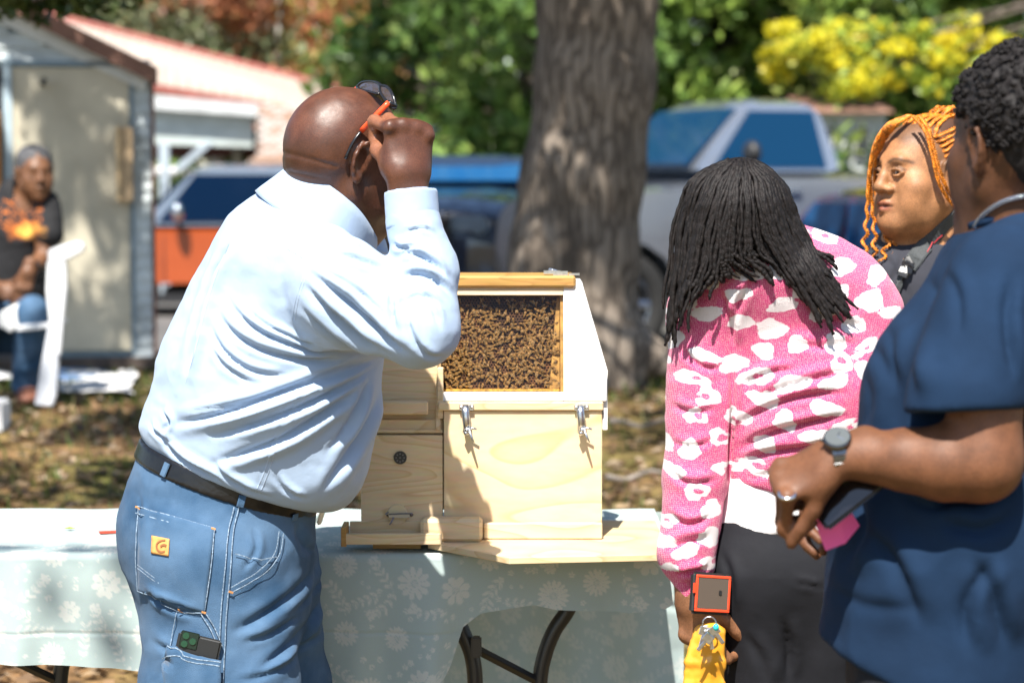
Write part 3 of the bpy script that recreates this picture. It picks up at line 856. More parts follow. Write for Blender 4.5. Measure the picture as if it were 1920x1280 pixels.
    for top_, bot in (((316, 868), (298, 914)), ((455, 928), (443, 976)), ((552, 962), (548, 1000))):
        mb = MB(); m2 = trim(bc_, [top_, ((top_[0] + bot[0]) / 2, (top_[1] + bot[1]) / 2), bot], .013, .003, mb=mb, th=.002)
        if mb.v: mb.build('belt_loop', den2, root)
    # buckle at the front
    h = Vector(W(598, 962, 4.30)); M = Matrix.Rotation(R(18), 3, 'Y')
    MB().box(h + Vector((.006, -.0, 0)), (.004, .020, .019), M).build('belt_buckle', mat('steel', (.55, .55, .56), rough=.25, metal=1.0), root, bevel=.002)
    # shoes
    shm = mat('black_shoe', (.02, .02, .02), rough=.5)
    for jx, jy in ((W(425, 1480, 4.22)[0] + .01, 4.24), (W(560, 1400, 4.36)[0], 4.36)):
        sh = Shape(); sh.ell((jx + .07, jy + .03, .045), (.15, .052, .045), k=.001); sh.ell((jx, jy, .07), (.065, .05, .06), k=.03); sh.plane((0, 0, .004), (0, 0, -1))
        body_mesh(sh, .008, 'shoe', shm, root)
    # ---- sunglasses pushed up on the forehead (held by him: a thing of its own)
    sg = empty('sunglasses', tuple(W(700, 200, 4.13)), 'black sunglasses with orange-red arms pushed up on the bald head', 'sunglasses')
    hw = lambda x, y, z: Vector(np.asarray(HM) @ (np.array([x, y, z]) * HS) + HO)
    bk = mat('black_plastic', (.012, .012, .014), rough=.2); orr = mat('orange_plastic', (.85, .085, .02), rough=.3)
    lens = mat('dark_lens', (.05, .035, .03), rough=.04, spec=.9, coat=1.0)
    bb = caster([o for o in root.children if o.name.startswith('body')])
    def on(px, py, lift, Yd):
        h, n = cast(bb, px, py)
        return (h + Vector((0, -lift, 0))) if h is not None and h.y > 4.088 else Vector(W(px, py, Yd))
    hinge = Vector(W(729, 192, 4.10)); q1 = on(703, 219, .006, 4.10); mid = on(678, 246, .006, 4.10); q2 = on(662, 268, .006, 4.10); tip = on(648, 298, .005, 4.11)
    q1.y = min(q1.y, 4.105); 
    MB().tube(smooth_path([hinge, q1, mid], 4), .0036, 8, flat=1.3).build('temple_arm', orr, sg, smooth=True)
    MB().tube(smooth_path([mid, q2, tip], 4), .0030, 8).build('arm_tip', bk, sg, smooth=True)
    fh = Vector(W(668, 166, 4.27)); MB().tube([Vector(W(676, 160, 4.25)), fh, Vector(W(655, 176, 4.29))], .0034, 8).build('temple_arm', orr, sg, smooth=True)
    L2 = [(712, 160), (726, 163), (736, 178), (742, 200), (737, 203), (725, 190), (714, 175)]; Y2 = [4.16, 4.14, 4.12, 4.11, 4.105, 4.115, 4.14]
    L1 = [(669, 164), (679, 155), (697, 153), (712, 158), (720, 172), (708, 176), (690, 172), (674, 168)]; Y1 = [4.25, 4.24, 4.21, 4.18, 4.17, 4.16, 4.19, 4.22]
    for L_, Ys in ((L1, Y1), (L2, Y2)):
        P = [Vector(W(a[0], a[1], y_)) for a, y_ in zip(L_, Ys)]; loop = smooth_path(P + [P[0]], 4)
        MB().tube(loop, .0026, 6, cap=False).build('lens_rim', bk, sg, smooth=True)
        c = sum(P, Vector()) / len(P); c2 = c + Vector((.003, -.006, .004)); ring = [Vector(p) for p in loop[:-1]]; mb = MB()
        mb.add([c2] + ring, [(0, k + 1, (k + 1) % len(ring) + 1) for k in range(len(ring))]); mb.add([c2 + Vector((0, .002, 0))] + [p + Vector((0, .0015, 0)) for p in ring], [(0, (k + 1) % len(ring) + 1, k + 1) for k in range(len(ring))]); mb.build('lens', lens, sg, smooth=True)
    MB().tube([Vector(W(742, 200, 4.11)), hinge], .0042, 8).build('end_piece', bk, sg, smooth=True)
    # ---- phone in the tool pocket
    ph = empty('smartphone', tuple(W(374, 1205, 4.05)), 'black phone with three green-tinted lenses in the thigh pocket of the jeans', 'phone')
    h, n = cast(jc, 374, 1207)
    n = (n + Vector((0, -1.5, 0))).normalized(); n = -n if n.y > 0 else n
    ang = R(-13); right = Vector((math.cos(ang), 0, math.sin(ang))); right = (right - n * right.dot(n)).normalized(); upv = right.cross(n).normalized()
    if upv.z < 0: upv = -upv
    M = Matrix((right, upv, n)).transposed().to_3x3()
    c = h + n * .008 + upv * .004
    MB().box(c - upv * .038, (.0375, .050, .0048), M).build('phone_case', mat('case_black', (.018, .019, .02), rough=.45), ph, bevel=.0035, seg=3)
    MB().box(c + right * -.017 + upv * .0015 + n * .0052, (.0155, .0145, .0012), M).build('camera_plate', mat('camera_green', (.012, .025, .02), rough=.2), ph, bevel=.003)
    for dx_, dz_ in ((-.0235, .008), (-.0235, -.006), (-.0105, .001)):
        cc2 = c + right * dx_ + upv * dz_ + n * .0068
        MB().tube([cc2 - n * .001, cc2 + n * .0014], .0056, 16).build('camera_lens', mat('lens_glass', (.008, .06, .035), rough=.05, spec=1.0), ph)
    return root
build_man()
# ================================================================== table, cloths, board
TZ = .770                        # table top height with the cloth
TX0, TX1 = W(-290, 1040, 4.45)[0], W(1243, 1040, 4.45)[0]
TY0, TY1 = 4.45, 5.03
def build_table():
    t = empty('folding_table', ((TX0 + TX1) / 2, (TY0 + TY1) / 2, 0), 'folding table with dark curved tubular legs under the floral cloths', 'table')
    MB().lohi((TX0 + .01, TY0 + .01, TZ - .042), (TX1 - .01, TY1 - .01, TZ - .006)).build('table_top', mat('table_plastic', (.55, .55, .52), rough=.5), t, bevel=.008)
    met = mat('leg_metal', (.020, .019, .019), rough=.38, spec=.6)
    for off in (0, W(-30, 1100, 4.56)[0] - W(880, 1100, 4.56)[0]):
        A_ = [(845, 1080), (850, 1140), (868, 1185), (884, 1225), (891, 1280), (890, 1400), (880, 1700)]
        B_ = [(1085, 1085), (1066, 1140), (1040, 1180), (1022, 1225), (1012, 1280), (1008, 1400), (1015, 1700)]
        for L_, Y in ((A_, 4.54), (B_, 4.60)):
            pts = []
            for q in smooth_path(L_, 5):
                p = W(q[0], q[1], Y); pts.append((p[0] + off, Y, max(p[2], .02)))
            pts = [p for p in pts if p[2] > .021]; pts.append((pts[-1][0], Y, .015))
            MB().tube(pts, .0150, 12).build('leg', met, t, smooth=True)
            MB().tube([(pts[-1][0], Y, .03), (pts[-1][0], Y, .0)], .019, 12).build('foot_cap', mat('rubber', (.03, .03, .03), rough=.8), t, smooth=True)
        a = Vector(W(885, 1212, 4.54)); b = Vector(W(1012, 1278, 4.60)); a.x += off; b.x += off
        mb = MB(); mb.tube([a, b], .0095, 4); mb.build('brace', met, t, bevel=.001)
        MB().box((W(893, 1212, 4.52)[0] + off, 4.522, W(893, 1212, 4.52)[2]), (.010, .010, .020)).build('hinge_bracket', met, t, bevel=.003)
build_table()

# flat floral print: big daisies, small flowers, sprays of leaves, drawn once into an array
def print_field(w, h, step, seed=4):
    rs = np.random.RandomState(seed); nx = int(w / step) + 1; nz = int(h / step) + 1
    A = np.zeros((nz, nx), np.float32)
    def win(cx, cz, r):
        i0 = max(0, int((cx - r) / step)); i1 = min(nx, int((cx + r) / step) + 2); j0 = max(0, int((cz - r) / step)); j1 = min(nz, int((cz + r) / step) + 2)
        if i1 <= i0 or j1 <= j0: return None
        X, Z = np.meshgrid(np.arange(i0, i1) * step - cx, np.arange(j0, j1) * step - cz); return slice(j0, j1), slice(i0, i1), X, Z
    def put(sl, v): A[sl[0], sl[1]] = np.maximum(A[sl[0], sl[1]], v)
    def flower(cx, cz, r, n, ph, inner=.30, gap=.08):
        q = win(cx, cz, r * 1.1)
        if q is None: return
        X, Z = q[2], q[3]; d = np.hypot(X, Z) / r; a = np.arctan2(Z, X) * n / 2 + ph
        pet = np.abs(np.cos(a)); edge = .55 + .45 * pet ** .5
        v = np.clip((edge - d) * r / step / 1.2, 0, 1) * np.clip((pet - .18 * np.clip(d * 1.2, 0, 1)) * d * r / step, 0, 1)
        v = np.where(d < inner, np.where((np.sin(X * 1500) * np.sin(Z * 1500) > .0) | (d < inner * .4), .75, .15), v); put(q, v)
    def leaf(cx, cz, L, wd, a):
        q = win(cx, cz, L)
        if q is None: return
        c, s = math.cos(a), math.sin(a); u = (q[2] * c + q[3] * s) / L; v = (-q[2] * s + q[3] * c)
        ww = wd * np.clip(np.sin(np.clip(u, 0, 1) * PI), 0, 1) ** .8
        m = (u > 0) & (u < 1); val = np.where(m, np.clip((ww - np.abs(v - .12 * L * u * u)) / step + .5, 0, 1), 0)
        put(q, val * (1 - .6 * (np.abs(v - .12 * L * u * u) < step * .35)))
    placed = []
    def free(cx, cz, r):
        for a, b, c in placed:
            if (a - cx) ** 2 + (b - cz) ** 2 < (c + r) ** 2: return False
        placed.append((cx, cz, r)); return True
    for _ in range(4000):
        cx, cz = rs.rand() * w, rs.rand() * h
        if free(cx, cz, .038): flower(cx, cz, .022 + .012 * rs.rand(), rs.choice([15, 17, 11, 8]), rs.rand() * 6, .25)
    for _ in range(6000):
        cx, cz = rs.rand() * w, rs.rand() * h
        if free(cx, cz, .019):
            # a curved stem with paired leaves
            a = rs.rand() * 6.28; x, z = cx - .03 * math.cos(a), cz - .03 * math.sin(a); cu = rs.uniform(-18, 18)
            for k in range(14):
                q = win(x, z, .003)
                if q: put(q, np.clip((.0012 - np.hypot(q[2], q[3])) / step + .5, 0, 1) * .9)
                if k % 3 == 1:
                    for sg in (-1, 1): leaf(x, z, rs.uniform(.012, .020), .0030, a + sg * .75)
                x += .0045 * math.cos(a); z += .0045 * math.sin(a); a += cu * .0045
            if rs.rand() < .6: flower(x, z, .011, 6, rs.rand() * 6, .25)
    for _ in range(9000):
        cx, cz = rs.rand() * w, rs.rand() * h
        if free(cx, cz, .0065): flower(cx, cz, rs.uniform(.004, .0075), 5, rs.rand() * 6, .25)
    return A

PF_STEP = .0013
PF = print_field(2.4, .95, PF_STEP)
def cloth_material():
    m = mat('floral_cloth', (1, 1, 1), rough=.85, spec=.2, sheen=.1, bump=.35, bscale=14, bdist=.004); N, L, b = nodes(m)
    at = N.new('ShaderNodeAttribute'); at.attribute_name = 'print'
    mx = N.new('ShaderNodeMix'); mx.data_type = 'RGBA'; mx.inputs['A'].default_value = (.52, .635, .625, 1); mx.inputs['B'].default_value = (.74, .78, .74, 1)
    L.new(at.outputs['Fac'], mx.inputs['Factor'])
    nz = N.new('ShaderNodeTexNoise'); nz.inputs['Scale'].default_value = 900; tc = N.new('ShaderNodeTexCoord'); L.new(tc.outputs['Object'], nz.inputs['Vector'])
    m2 = N.new('ShaderNodeMix'); m2.data_type = 'RGBA'; m2.blend_type = 'MULTIPLY'; m2.inputs['Factor'].default_value = .25
    L.new(mx.outputs['Result'], m2.inputs['A']); L.new(nz.outputs['Color'], m2.inputs['B']); L.new(m2.outputs['Result'], b.inputs['Base Color'])
    # thin cotton lets some light through
    tr = N.new('ShaderNodeBsdfTranslucent'); L.new(m2.outputs['Result'], tr.inputs['Color']); ms = N.new('ShaderNodeMixShader'); ms.inputs[0].default_value = .28
    out = N['Material Output']; L.new(b.outputs[0], ms.inputs[1]); L.new(tr.outputs[0], ms.inputs[2]); L.new(ms.outputs[0], out.inputs['Surface'])
    return m
FC = cloth_material()
def drape_cloth(name, x0, x1, hem, yb, label, seed, flip=False, front=TY0, stepx=.0024, stepv=.0024, hang_amp=.017, ox=0.0):
    """cloth lying on the table from yb forward and hanging over the front edge to hem(x)"""
    nx = int((x1 - x0) / stepx); top_n = int((yb - front) / .012); xs = np.linspace(x0, x1, nx + 1)
    P = []; pr = []
    hz = np.array([hem(x) for x in xs]); Lh = TZ - hz
    nv = int(Lh.max() / stepv)
    for j in range(top_n):
        y = yb + (front - yb) * j / top_n
        z = TZ + .003 + .0018 * np.sin(xs * 23 + y * 31 + seed) * np.sin(y * 40 + xs * 7)
        P.append(np.stack([xs, np.full(nx + 1, y), z], -1)); pr.append(np.full(nx + 1, y - front))
    for j in range(nv + 1):
        v = j / nv; s = v * Lh
        r = .012; a = np.clip(s / (r * PI / 2), 0, 1) * PI / 2
        z = TZ + .003 - r * (1 - np.cos(a)) - np.maximum(s - r * PI / 2, 0)
        y = front - r * np.sin(a) * 1.0
        g = np.clip(s / .25, 0, 1.4)
        rip = hang_amp * g * (np.sin(xs * 21 + seed * 3 + np.sin(xs * 7) * 1.3) + .6 * np.sin(xs * 47 + seed + s * 3)) + .006 * g * np.sin(xs * 90 + s * 9) * .3
        fold = .0020 * np.exp(-((s - .155) / .003) ** 2) + .0020 * np.exp(-((s - .36) / .003) ** 2)
        y = y - np.abs(.012 * g) - rip + fold
        P.append(np.stack([xs, y, z], -1)); pr.append(-s)
    V = np.concatenate(P).astype(np.float32); Vc = np.repeat(np.array([p for p in pr]), 1, 0).reshape(-1)
    rows = len(P); idx = np.arange(rows * (nx + 1)).reshape(rows, nx + 1)
    F = np.stack([idx[:-1, :-1], idx[1:, :-1], idx[1:, 1:], idx[:-1, 1:]], -1).reshape(-1, 4)
    V[:, 1] += (.0015 * fbm(V, 16, seed + 1) * (V[:, 2] < TZ - .01)).astype(np.float32)
    me = np_mesh(name, V, F)
    u = ((V[:, 0] + 1.3 + ox) / PF_STEP).astype(int) % PF.shape[1]; w = ((Vc + .62) / PF_STEP).astype(int) % PF.shape[0]
    attr_float(me, 'print', PF[w, u])
    return link(name, me, FC)
hx = lambda px: W(px, 1100, 4.44)[0]
hz = lambda py: W(900, py, 4.44)[2]
def hem_main(x):
    pts = [(555, 1330), (790, 1330), (815, 1310), (845, 1255), (868, 1185), (900, 1160), (960, 1148), (1000, 1142), (1040, 1150), (1180, 1158), (1245, 1150), (1300, 1120)]
    X = [hx(a) for a, b in pts]; Z = [hz(b) for a, b in pts]; return float(np.interp(x, X, Z))
c1 = drape_cloth('tablecloth', hx(560), hx(1262), hem_main, 5.04, '', 2)
tag(c1, 'blue-green cloth with pale daisy print hanging unevenly below the hive', 'tablecloth')
def hem_left(x):
    pts = [(-420, 1245), (0, 1250), (260, 1262), (560, 1270), (640, 1270)]
    return float(np.interp(x, [hx(a) for a, b in pts], [hz(b) for a, b in pts]))
c2 = drape_cloth('tablecloth', hx(-400), hx(556), hem_left, 5.05, '', 7, hang_amp=.012, ox=.37, stepx=.003, stepv=.003)
tag(c2, 'sunlit floral cloth over the table end behind the jeans, small leaf shadows on it', 'tablecloth')
# the back side of the cloth hanging behind the table
def back_cloth():
    x0, x1 = hx(540), hx(1330); nx = 240; nv = 120; xs = np.linspace(x0, x1, nx + 1); P = []
    for j in range(nv + 1):
        v = j / nv; s = v * (TZ - .10)
        z = TZ - .004 - s; g = min(1, s / .3)
        y = 5.05 + .012 * g * np.sin(xs * 17 + 1) + .010 * g * np.sin(xs * 39) + .02 * g
        P.append(np.stack([xs + .12 * v * (xs > x1 - .3) * 0, y, np.full(nx + 1, z)], -1))
    V = np.concatenate(P); idx = np.arange(len(V)).reshape(nv + 1, nx + 1)
    F = np.stack([idx[:-1, :-1], idx[1:, :-1], idx[1:, 1:], idx[:-1, 1:]], -1).reshape(-1, 4)
    V[:, 1] += .004 * fbm(V, 9, 22) + .006 * np.exp(-(((V[:, 2] - .62) + .25 * (V[:, 0] - .1)) / .008) ** 2)
    me = np_mesh('tablecloth', V, F)
    u = ((V[:, 0] + 1.9) / PF_STEP).astype(int) % PF.shape[1]; w = ((V[:, 2]) / PF_STEP).astype(int) % PF.shape[0]
    attr_float(me, 'print', PF[w, u] * .6)
    o = link('tablecloth', me, FC); tag(o, 'grey-green underside of the cloth hanging down behind the curved table legs', 'tablecloth')
back_cloth()
# a folded piece of paper and a leaf on the left end
pp = W(225, 982, 4.75)
o = MB().box((pp[0], 4.70, TZ + .0055), (.032, .012, .001), Matrix.Rotation(.3, 3, 'Z')).build('flyer', mat('red_paper', (.5, .06, .03), rough=.6)); tag(o, 'red printed card lying on the table behind the jeans', 'flyer')
lf = MB(); c = Vector(W(130, 987, 4.72)); c.z = TZ + .008
lf.add([c + Vector((-.012, 0, .001)), c + Vector((0, -.005, .003)), c + Vector((.013, 0, .001)), c + Vector((0, .006, .004)), c + Vector((0, 0, .0))], [(0, 1, 4), (1, 2, 4), (2, 3, 4), (3, 0, 4)])
tag(lf.build('fallen_leaf', mat('yellow_green_leaf', (.35, .40, .06), rough=.5)), 'small yellow-green leaf lying on the left end of the cloth', 'leaf')
# ================================================================== observation hive
HY = 4.52                        # front of the hive
def wood(name, col=(.78, .62, .39), dark=(.66, .47, .25), axis=(1, 1, 6), scale=3.0, rough=.5, rings=9):
    if name in MATS: return MATS[name]
    m = mat(name, col, rough=rough, spec=.35, bump=.12, bscale=60, stretch=(1, 1, 1), bdist=.002); N, L, b = nodes(m)
    tc = N.new('ShaderNodeTexCoord'); mp = N.new('ShaderNodeMapping'); mp.inputs['Scale'].default_value = axis; L.new(tc.outputs['Object'], mp.inputs['Vector'])
    nz = N.new('ShaderNodeTexNoise'); nz.inputs['Scale'].default_value = scale; nz.inputs['Detail'].default_value = 1.2; nz.inputs['Distortion'].default_value = .25; L.new(mp.outputs[0], nz.inputs['Vector'])
    mu = N.new('ShaderNodeMath'); mu.operation = 'MULTIPLY'; mu.inputs[1].default_value = rings; L.new(nz.outputs['Fac'], mu.inputs[0])
    fr = N.new('ShaderNodeMath'); fr.operation = 'FRACT'; L.new(mu.outputs[0], fr.inputs[0])
    cr = N.new('ShaderNodeValToRGB'); e = cr.color_ramp.elements; e[0].position = 0; e[0].color = (*col, 1); e[1].position = 1; e[1].color = (*col, 1)
    for p, cc in ((.35, tuple(c * .98 for c in col)), (.80, tuple((a + d) / 2 for a, d in zip(col, dark))), (.93, dark)):
        q = e.new(p); q.color = (*cc, 1)
    L.new(fr.outputs[0], cr.inputs[0])
    fine = N.new('ShaderNodeTexNoise'); fine.inputs['Scale'].default_value = 30; fine.inputs['Detail'].default_value = 6; L.new(mp.outputs[0], fine.inputs['Vector'])
    mx = N.new('ShaderNodeMix'); mx.data_type = 'RGBA'; mx.blend_type = 'MULTIPLY'; mx.inputs['Factor'].default_value = .28; L.new(cr.outputs[0], mx.inputs['A']); L.new(fine.outputs['Color'], mx.inputs['B'])
    # the odd knot or pencil mark
    vo = N.new('ShaderNodeTexVoronoi'); vo.inputs['Scale'].default_value = 9; L.new(tc.outputs['Object'], vo.inputs['Vector'])
    lt = N.new('ShaderNodeMath'); lt.operation = 'LESS_THAN'; lt.inputs[1].default_value = .022; L.new(vo.outputs['Distance'], lt.inputs[0])
    m3 = N.new('ShaderNodeMix'); m3.data_type = 'RGBA'; m3.inputs['B'].default_value = (.14, .07, .03, 1); L.new(lt.outputs[0], m3.inputs['Factor']); L.new(mx.outputs['Result'], m3.inputs['A'])
    L.new(m3.outputs['Result'], b.inputs['Base Color'])
    return m
def build_hive():
    hv = empty('observation_hive', (W(980, 1020, HY)[0], HY + .12, TZ), 'pale pine glass-fronted observation hive standing on the floral cloth', 'beehive')
    pine = wood('pine'); pine2 = wood('pine_across', (.78, .61, .38), (.66, .47, .25), (1, 1, 9), 4.0, rings=6)
    ply = wood('plywood', (.80, .65, .42), (.70, .50, .27), (1.0, 1, 3.2), 2.0, rings=11)
    honey = wood('honey_pine', (.52, .30, .09), (.42, .22, .06), (1, 1, 9), 4.0, rings=8)
    white = mat('white_paint', (.74, .73, .70), rough=.5, noise=.03, scale=20, bump=.15, bscale=80, bdist=.001)
    X = lambda px: W(px, 800, HY)[0]
    Z = lambda py: W(960, py, HY)[2]
    def slab(name, x0, x1, y0, y1, z0, z1, m, bevel=.0012):
        return MB().lohi((x0, y0, z0), (x1, y1, z1)).build(name, m, hv, bevel=bevel, seg=1)
    D = .235                    # depth of the hive
    # lower box
    slab('front_panel', X(832), X(1129), HY, HY + .018, Z(1030), Z(770), ply)
    slab('back_panel', X(832), X(1129), HY + D - .018, HY + D, Z(1030), Z(770), pine)
    slab('side_panel', X(1129) - .018, X(1129) - .0005, HY + .0185, HY + D - .0185, Z(1030), Z(770), pine)
    slab('side_panel', X(832) + .0005, X(832) + .018, HY + .0185, HY + D - .0185, Z(1030), Z(770), pine)
    slab('floor_panel', X(832) + .0185, X(1129) - .0185, HY + .0185, HY + D - .0185, TZ + .03, TZ + .042, pine)
    slab('rail', X(822), X(1131), HY - .006, HY + .03, Z(769), Z(753), pine2, .002)
    # bottom board that juts out over the edge of the table, with a batten on it
    bx0, bx1 = W(800, 1040, 4.40)[0], W(1243, 1040, 4.36)[0]
    bz = TZ + .008
    f0 = W(955, 1056, 4.27); f1 = W(1236, 1042, 4.27)
    mb = MB(); mb.prism([(bx0, 4.47, bz), (f0[0], 4.285, bz), (bx1 + .01, 4.325, bz), (bx1 + .01, HY + D, bz), (bx0, HY + D, bz)], (0, 0, .012))
    mb.build('bottom_board', pine2, hv, bevel=.001, seg=1)
    slab('batten', X(790), X(905), HY - .055, HY - .004, TZ + .021, TZ + .021 + .042, pine2, .006)
    slab('batten', X(907), X(1129), HY - .020, HY - .004, TZ + .021, TZ + .021 + .030, ply, .002)
    # window hood: front leans back, trapezoid cheeks
    zb, zt = Z(752), Z(527); yb, yt = HY + .002, HY + .055
    wx0, wx1 = X(824), X(1057); wz0, wz1 = Z(736), Z(556)
    yy = lambda z: yb + (yt - yb) * (z - zb) / (zt - zb)
    lx = X(818)
    def quad(name, pts, m, t=.016, bevel=.001):      # pts = (x, z) around, in the leaning plane
        return MB().prism([(x, yy(z), z) for x, z in pts], (0, t, 0)).build(name, m, hv, bevel=bevel, seg=1)
    ztop = Z(551)
    quad('window_frame', [(wx1, zb), (X(1137), zb), (X(1138), Z(700)), (X(1092), Z(530)), (wx1, Z(530))], white)
    quad('window_frame', [(wx0 - .004, zb), (wx1 - .0003, zb), (wx1 - .0003, wz0), (wx0 - .004, wz0)], white)
    quad('window_frame', [(lx, zb), (wx0 - .0045, zb), (wx0 - .0045, Z(530)), (lx, Z(530))], pine2)
    quad('window_frame', [(wx0 - .004, wz1), (wx1 - .0003, wz1), (wx1 - .0003, Z(530)), (wx0 - .004, Z(530))], pine2)
    # cheeks (thick ends of the hood, hanging a little below it)
    for sx, xo, xi, xt in ((1, X(1139), X(1139) - .009, X(1092)), (-1, lx - .001, lx + .008, lx - .001)):
        mb = MB(); mb.prism([(xo, HY + .0005, Z(806)), (xo, HY + D - .02, Z(806)), (xo, HY + D - .02, Z(697)), (xt, HY + D - .05, Z(530)), (xt, yt + .0165, Z(530)), (xo, yy(Z(697)) + .0165, Z(697))], (-.009 * sx, 0, 0))
        mb.build('cheek', white if sx > 0 else pine, hv, bevel=.001, seg=1)
    slab('lid', lx, X(1080), yt - .012, HY + D - .03, Z(541), Z(519), honey, .004)
    slab('lid_strip', lx, X(1082), yt - .004, yt + .0005, Z(551), Z(542), pine2, .001)
    slab('hood_back', lx + .01, X(1082) - .01, HY + D - .03, HY + D - .018, Z(752), Z(545), pine)
    # metal catches on the lid
    zinc = mat('zinc', (.62, .63, .65), rough=.28, metal=1.0, noise=.15, scale=120)
    zl = Z(519)
    c = MB(); c.box((X(1036), yt + .02, zl + .006), (.016, .010, .003)); c.box((X(1052), yt + .02, zl + .004), (.014, .008, .004)); c.tube([(X(1030), yt + .012, zl + .006), (X(1034), yt + .02, zl + .012), (X(1046), yt + .012, zl + .008)], .0022, 6)
    c.ball((X(1033), yt + .014, zl + .010), .0042, 8, 6); c.box((X(1078), yt + .02, zl + .002), (.010, .006, .002)); c.build('hasp', zinc, hv)
    # glass and inner comb
    g = mat('window_glass', (1, 1, 1), rough=.02, spec=.5)
    N, L, b = nodes(g); tr = N.new('ShaderNodeBsdfTransparent'); tr.inputs[0].default_value = (.93, .91, .88, 1); gl = N.new('ShaderNodeBsdfGlossy'); gl.inputs['Roughness'].default_value = .02
    fz = N.new('ShaderNodeFresnel'); fz.inputs[0].default_value = 1.22; ms = N.new('ShaderNodeMixShader'); L.new(fz.outputs[0], ms.inputs[0]); L.new(tr.outputs[0], ms.inputs[1]); L.new(gl.outputs[0], ms.inputs[2]); L.new(ms.outputs[0], N['Material Output'].inputs['Surface'])
    MB().prism([(wx0 - .002, yy(wz0) + .006, wz0 - .002), (wx1 + .002, yy(wz0) + .006, wz0 - .002), (wx1 + .002, yy(wz1) + .006, wz1 + .002), (wx0 - .002, yy(wz1) + .006, wz1 + .002)], (0, .003, 0)).build('window_pane', g, hv)
    CY = HY + .062               # comb plane
    combm = mat('dark_comb', (.018, .007, .003), rough=.55, noise=.6, scale=26)
    CYf = lambda z: yy(z) + .030
    cx0, cx1, cz0, cz1 = X(825), X(1049), Z(742), Z(545)
    comb = MB(); comb.prism([(cx0, CYf(cz0) + .004, cz0), (cx1, CYf(cz0) + .004, cz0), (cx1, CYf(cz1) + .004, cz1), (cx0, CYf(cz1) + .004, cz1)], (0, .018, 0))
    co = comb.build('comb', combm, hv)
    # hexagonal cell walls
    s = .0058; V = []; F = []
    j = 0; z = cz0 + .004
    while z < cz1 - .003:
        x = cx0 + (.5 * s if j % 2 else 0) + .004
        while x < cx1 - .003:
            b0 = len(V)
            for k in range(6):
                a = PI / 6 + k * PI / 3
                for rr, yy_ in ((.52 * s * 1.06, CY + .001), (.40 * s * 1.06, CY + .001), (.34 * s, CY + .0042)):
                    V.append((x + rr * math.cos(a), yy_, z + rr * math.sin(a)))
            for k in range(6):
                k2 = (k + 1) % 6
                F.append((b0 + 3 * k, b0 + 3 * k2, b0 + 3 * k2 + 1, b0 + 3 * k + 1)); F.append((b0 + 3 * k + 1, b0 + 3 * k2 + 1, b0 + 3 * k2 + 2, b0 + 3 * k + 2))
            x += s
        z += s * .866; j += 1
    V = [(a, b_ - CY + CYf(c), c) for a, b_, c in V]
    cells = link('comb_cells', np_mesh('comb_cells', V, F, False), mat('wax', (.17, .07, .02), rough=.5, noise=.5, scale=18), None, False); cells['kind'] = 'stuff'; parent_keep(cells, co)
    # frame parts inside: gold edge of the frame on the right and below
    gold = mat('propolis_wood', (.42, .24, .06), rough=.45, noise=.4, scale=55)
    MB().prism([(X(1051), yy(Z(738)) + .012, Z(738)), (X(1057) + .003, yy(Z(738)) + .012, Z(738)), (X(1057) + .003, yy(Z(552)) + .012, Z(552)), (X(1051), yy(Z(552)) + .012, Z(552))], (0, .04, 0)).build('frame_end', gold, hv)
    MB().prism([(X(1030), CYf(Z(738)) - .003, Z(738)), (X(1050), CYf(Z(738)) - .003, Z(738)), (X(1050), CYf(Z(560)) - .003, Z(560)), (X(1045), CYf(Z(560)) - .003, Z(560))], (0, .004, 0)).build('comb_edge', gold, hv)
    slab('frame_bar', cx0, cx1, CYf(Z(738)) - .010, CYf(Z(738)) + .02, Z(741), Z(732), mat('gold_wax', (.55, .32, .05), rough=.5, noise=.5, scale=90))
    slab('frame_bar', cx0, cx1, CYf(Z(556)) - .006, CYf(Z(556)) + .02, Z(562), Z(548), mat('dark_wood', (.07, .03, .014), rough=.6, noise=.3))
    # ---- side box on the left
    AY = HY + .004
    slab('box_panel', X(676), X(830), AY, AY + .018, Z(985), Z(816), pine)
    slab('box_strip', X(676), X(830), AY + .012, AY + .024, Z(815), Z(788), ply)
    slab('box_ledge', X(676), X(803), AY - .016, AY + .024, Z(776), Z(752), pine2, .002)
    slab('upper_panel', X(676), X(822), AY + .026, AY + .04, Z(814), Z(640), pine2)
    slab('box_strip', X(676), X(830), AY + .004, AY + .024, Z(812), Z(806), ply)
    slab('box_side', X(676), X(676) + .014, AY + .0185, AY + D - .02, Z(985), Z(640), pine)
    slab('corner_post', X(820), X(831), AY - .002, AY + .026, Z(785), Z(690), pine, .001)
    slab('box_top', X(676), X(822), AY + .041, AY + D - .02, Z(652), Z(640), pine2)
    slab('box_back', X(690), X(830), AY + D - .02, AY + D - .006, Z(985), Z(640), pine)
    # vent disc with holes
    vc = np.array([X(750), AY - .0022, Z(858)]); blk = mat('vent_black', (.02, .02, .021), rough=.4)
    MB().tube([(vc[0], AY + .001, vc[2]), (vc[0], AY - .003, vc[2])], [.0128, .0122], 28).build('vent_disc', blk, hv)
    mb = MB()
    for i in range(9):
        a = i * 2 * PI / 8; r = 0 if i == 8 else .0075
        mb.tube([(vc[0] + r * math.cos(a), AY - .0032, vc[2] + r * math.sin(a)), (vc[0] + r * math.cos(a), AY - .0036, vc[2] + r * math.sin(a))], .0016, 8)
    mb.build('vent_hole', mat('hole_grey', (.16, .16, .16), rough=.7), hv)
    # sliding wooden disc with its catch
    kc = (X(745), AY, Z(964))
    MB().tube([(kc[0], AY + .001, kc[2]), (kc[0], AY - .008, kc[2])], [.0195, .019], 28).build('entrance_disc', ply, hv, bevel=.0008, seg=1)
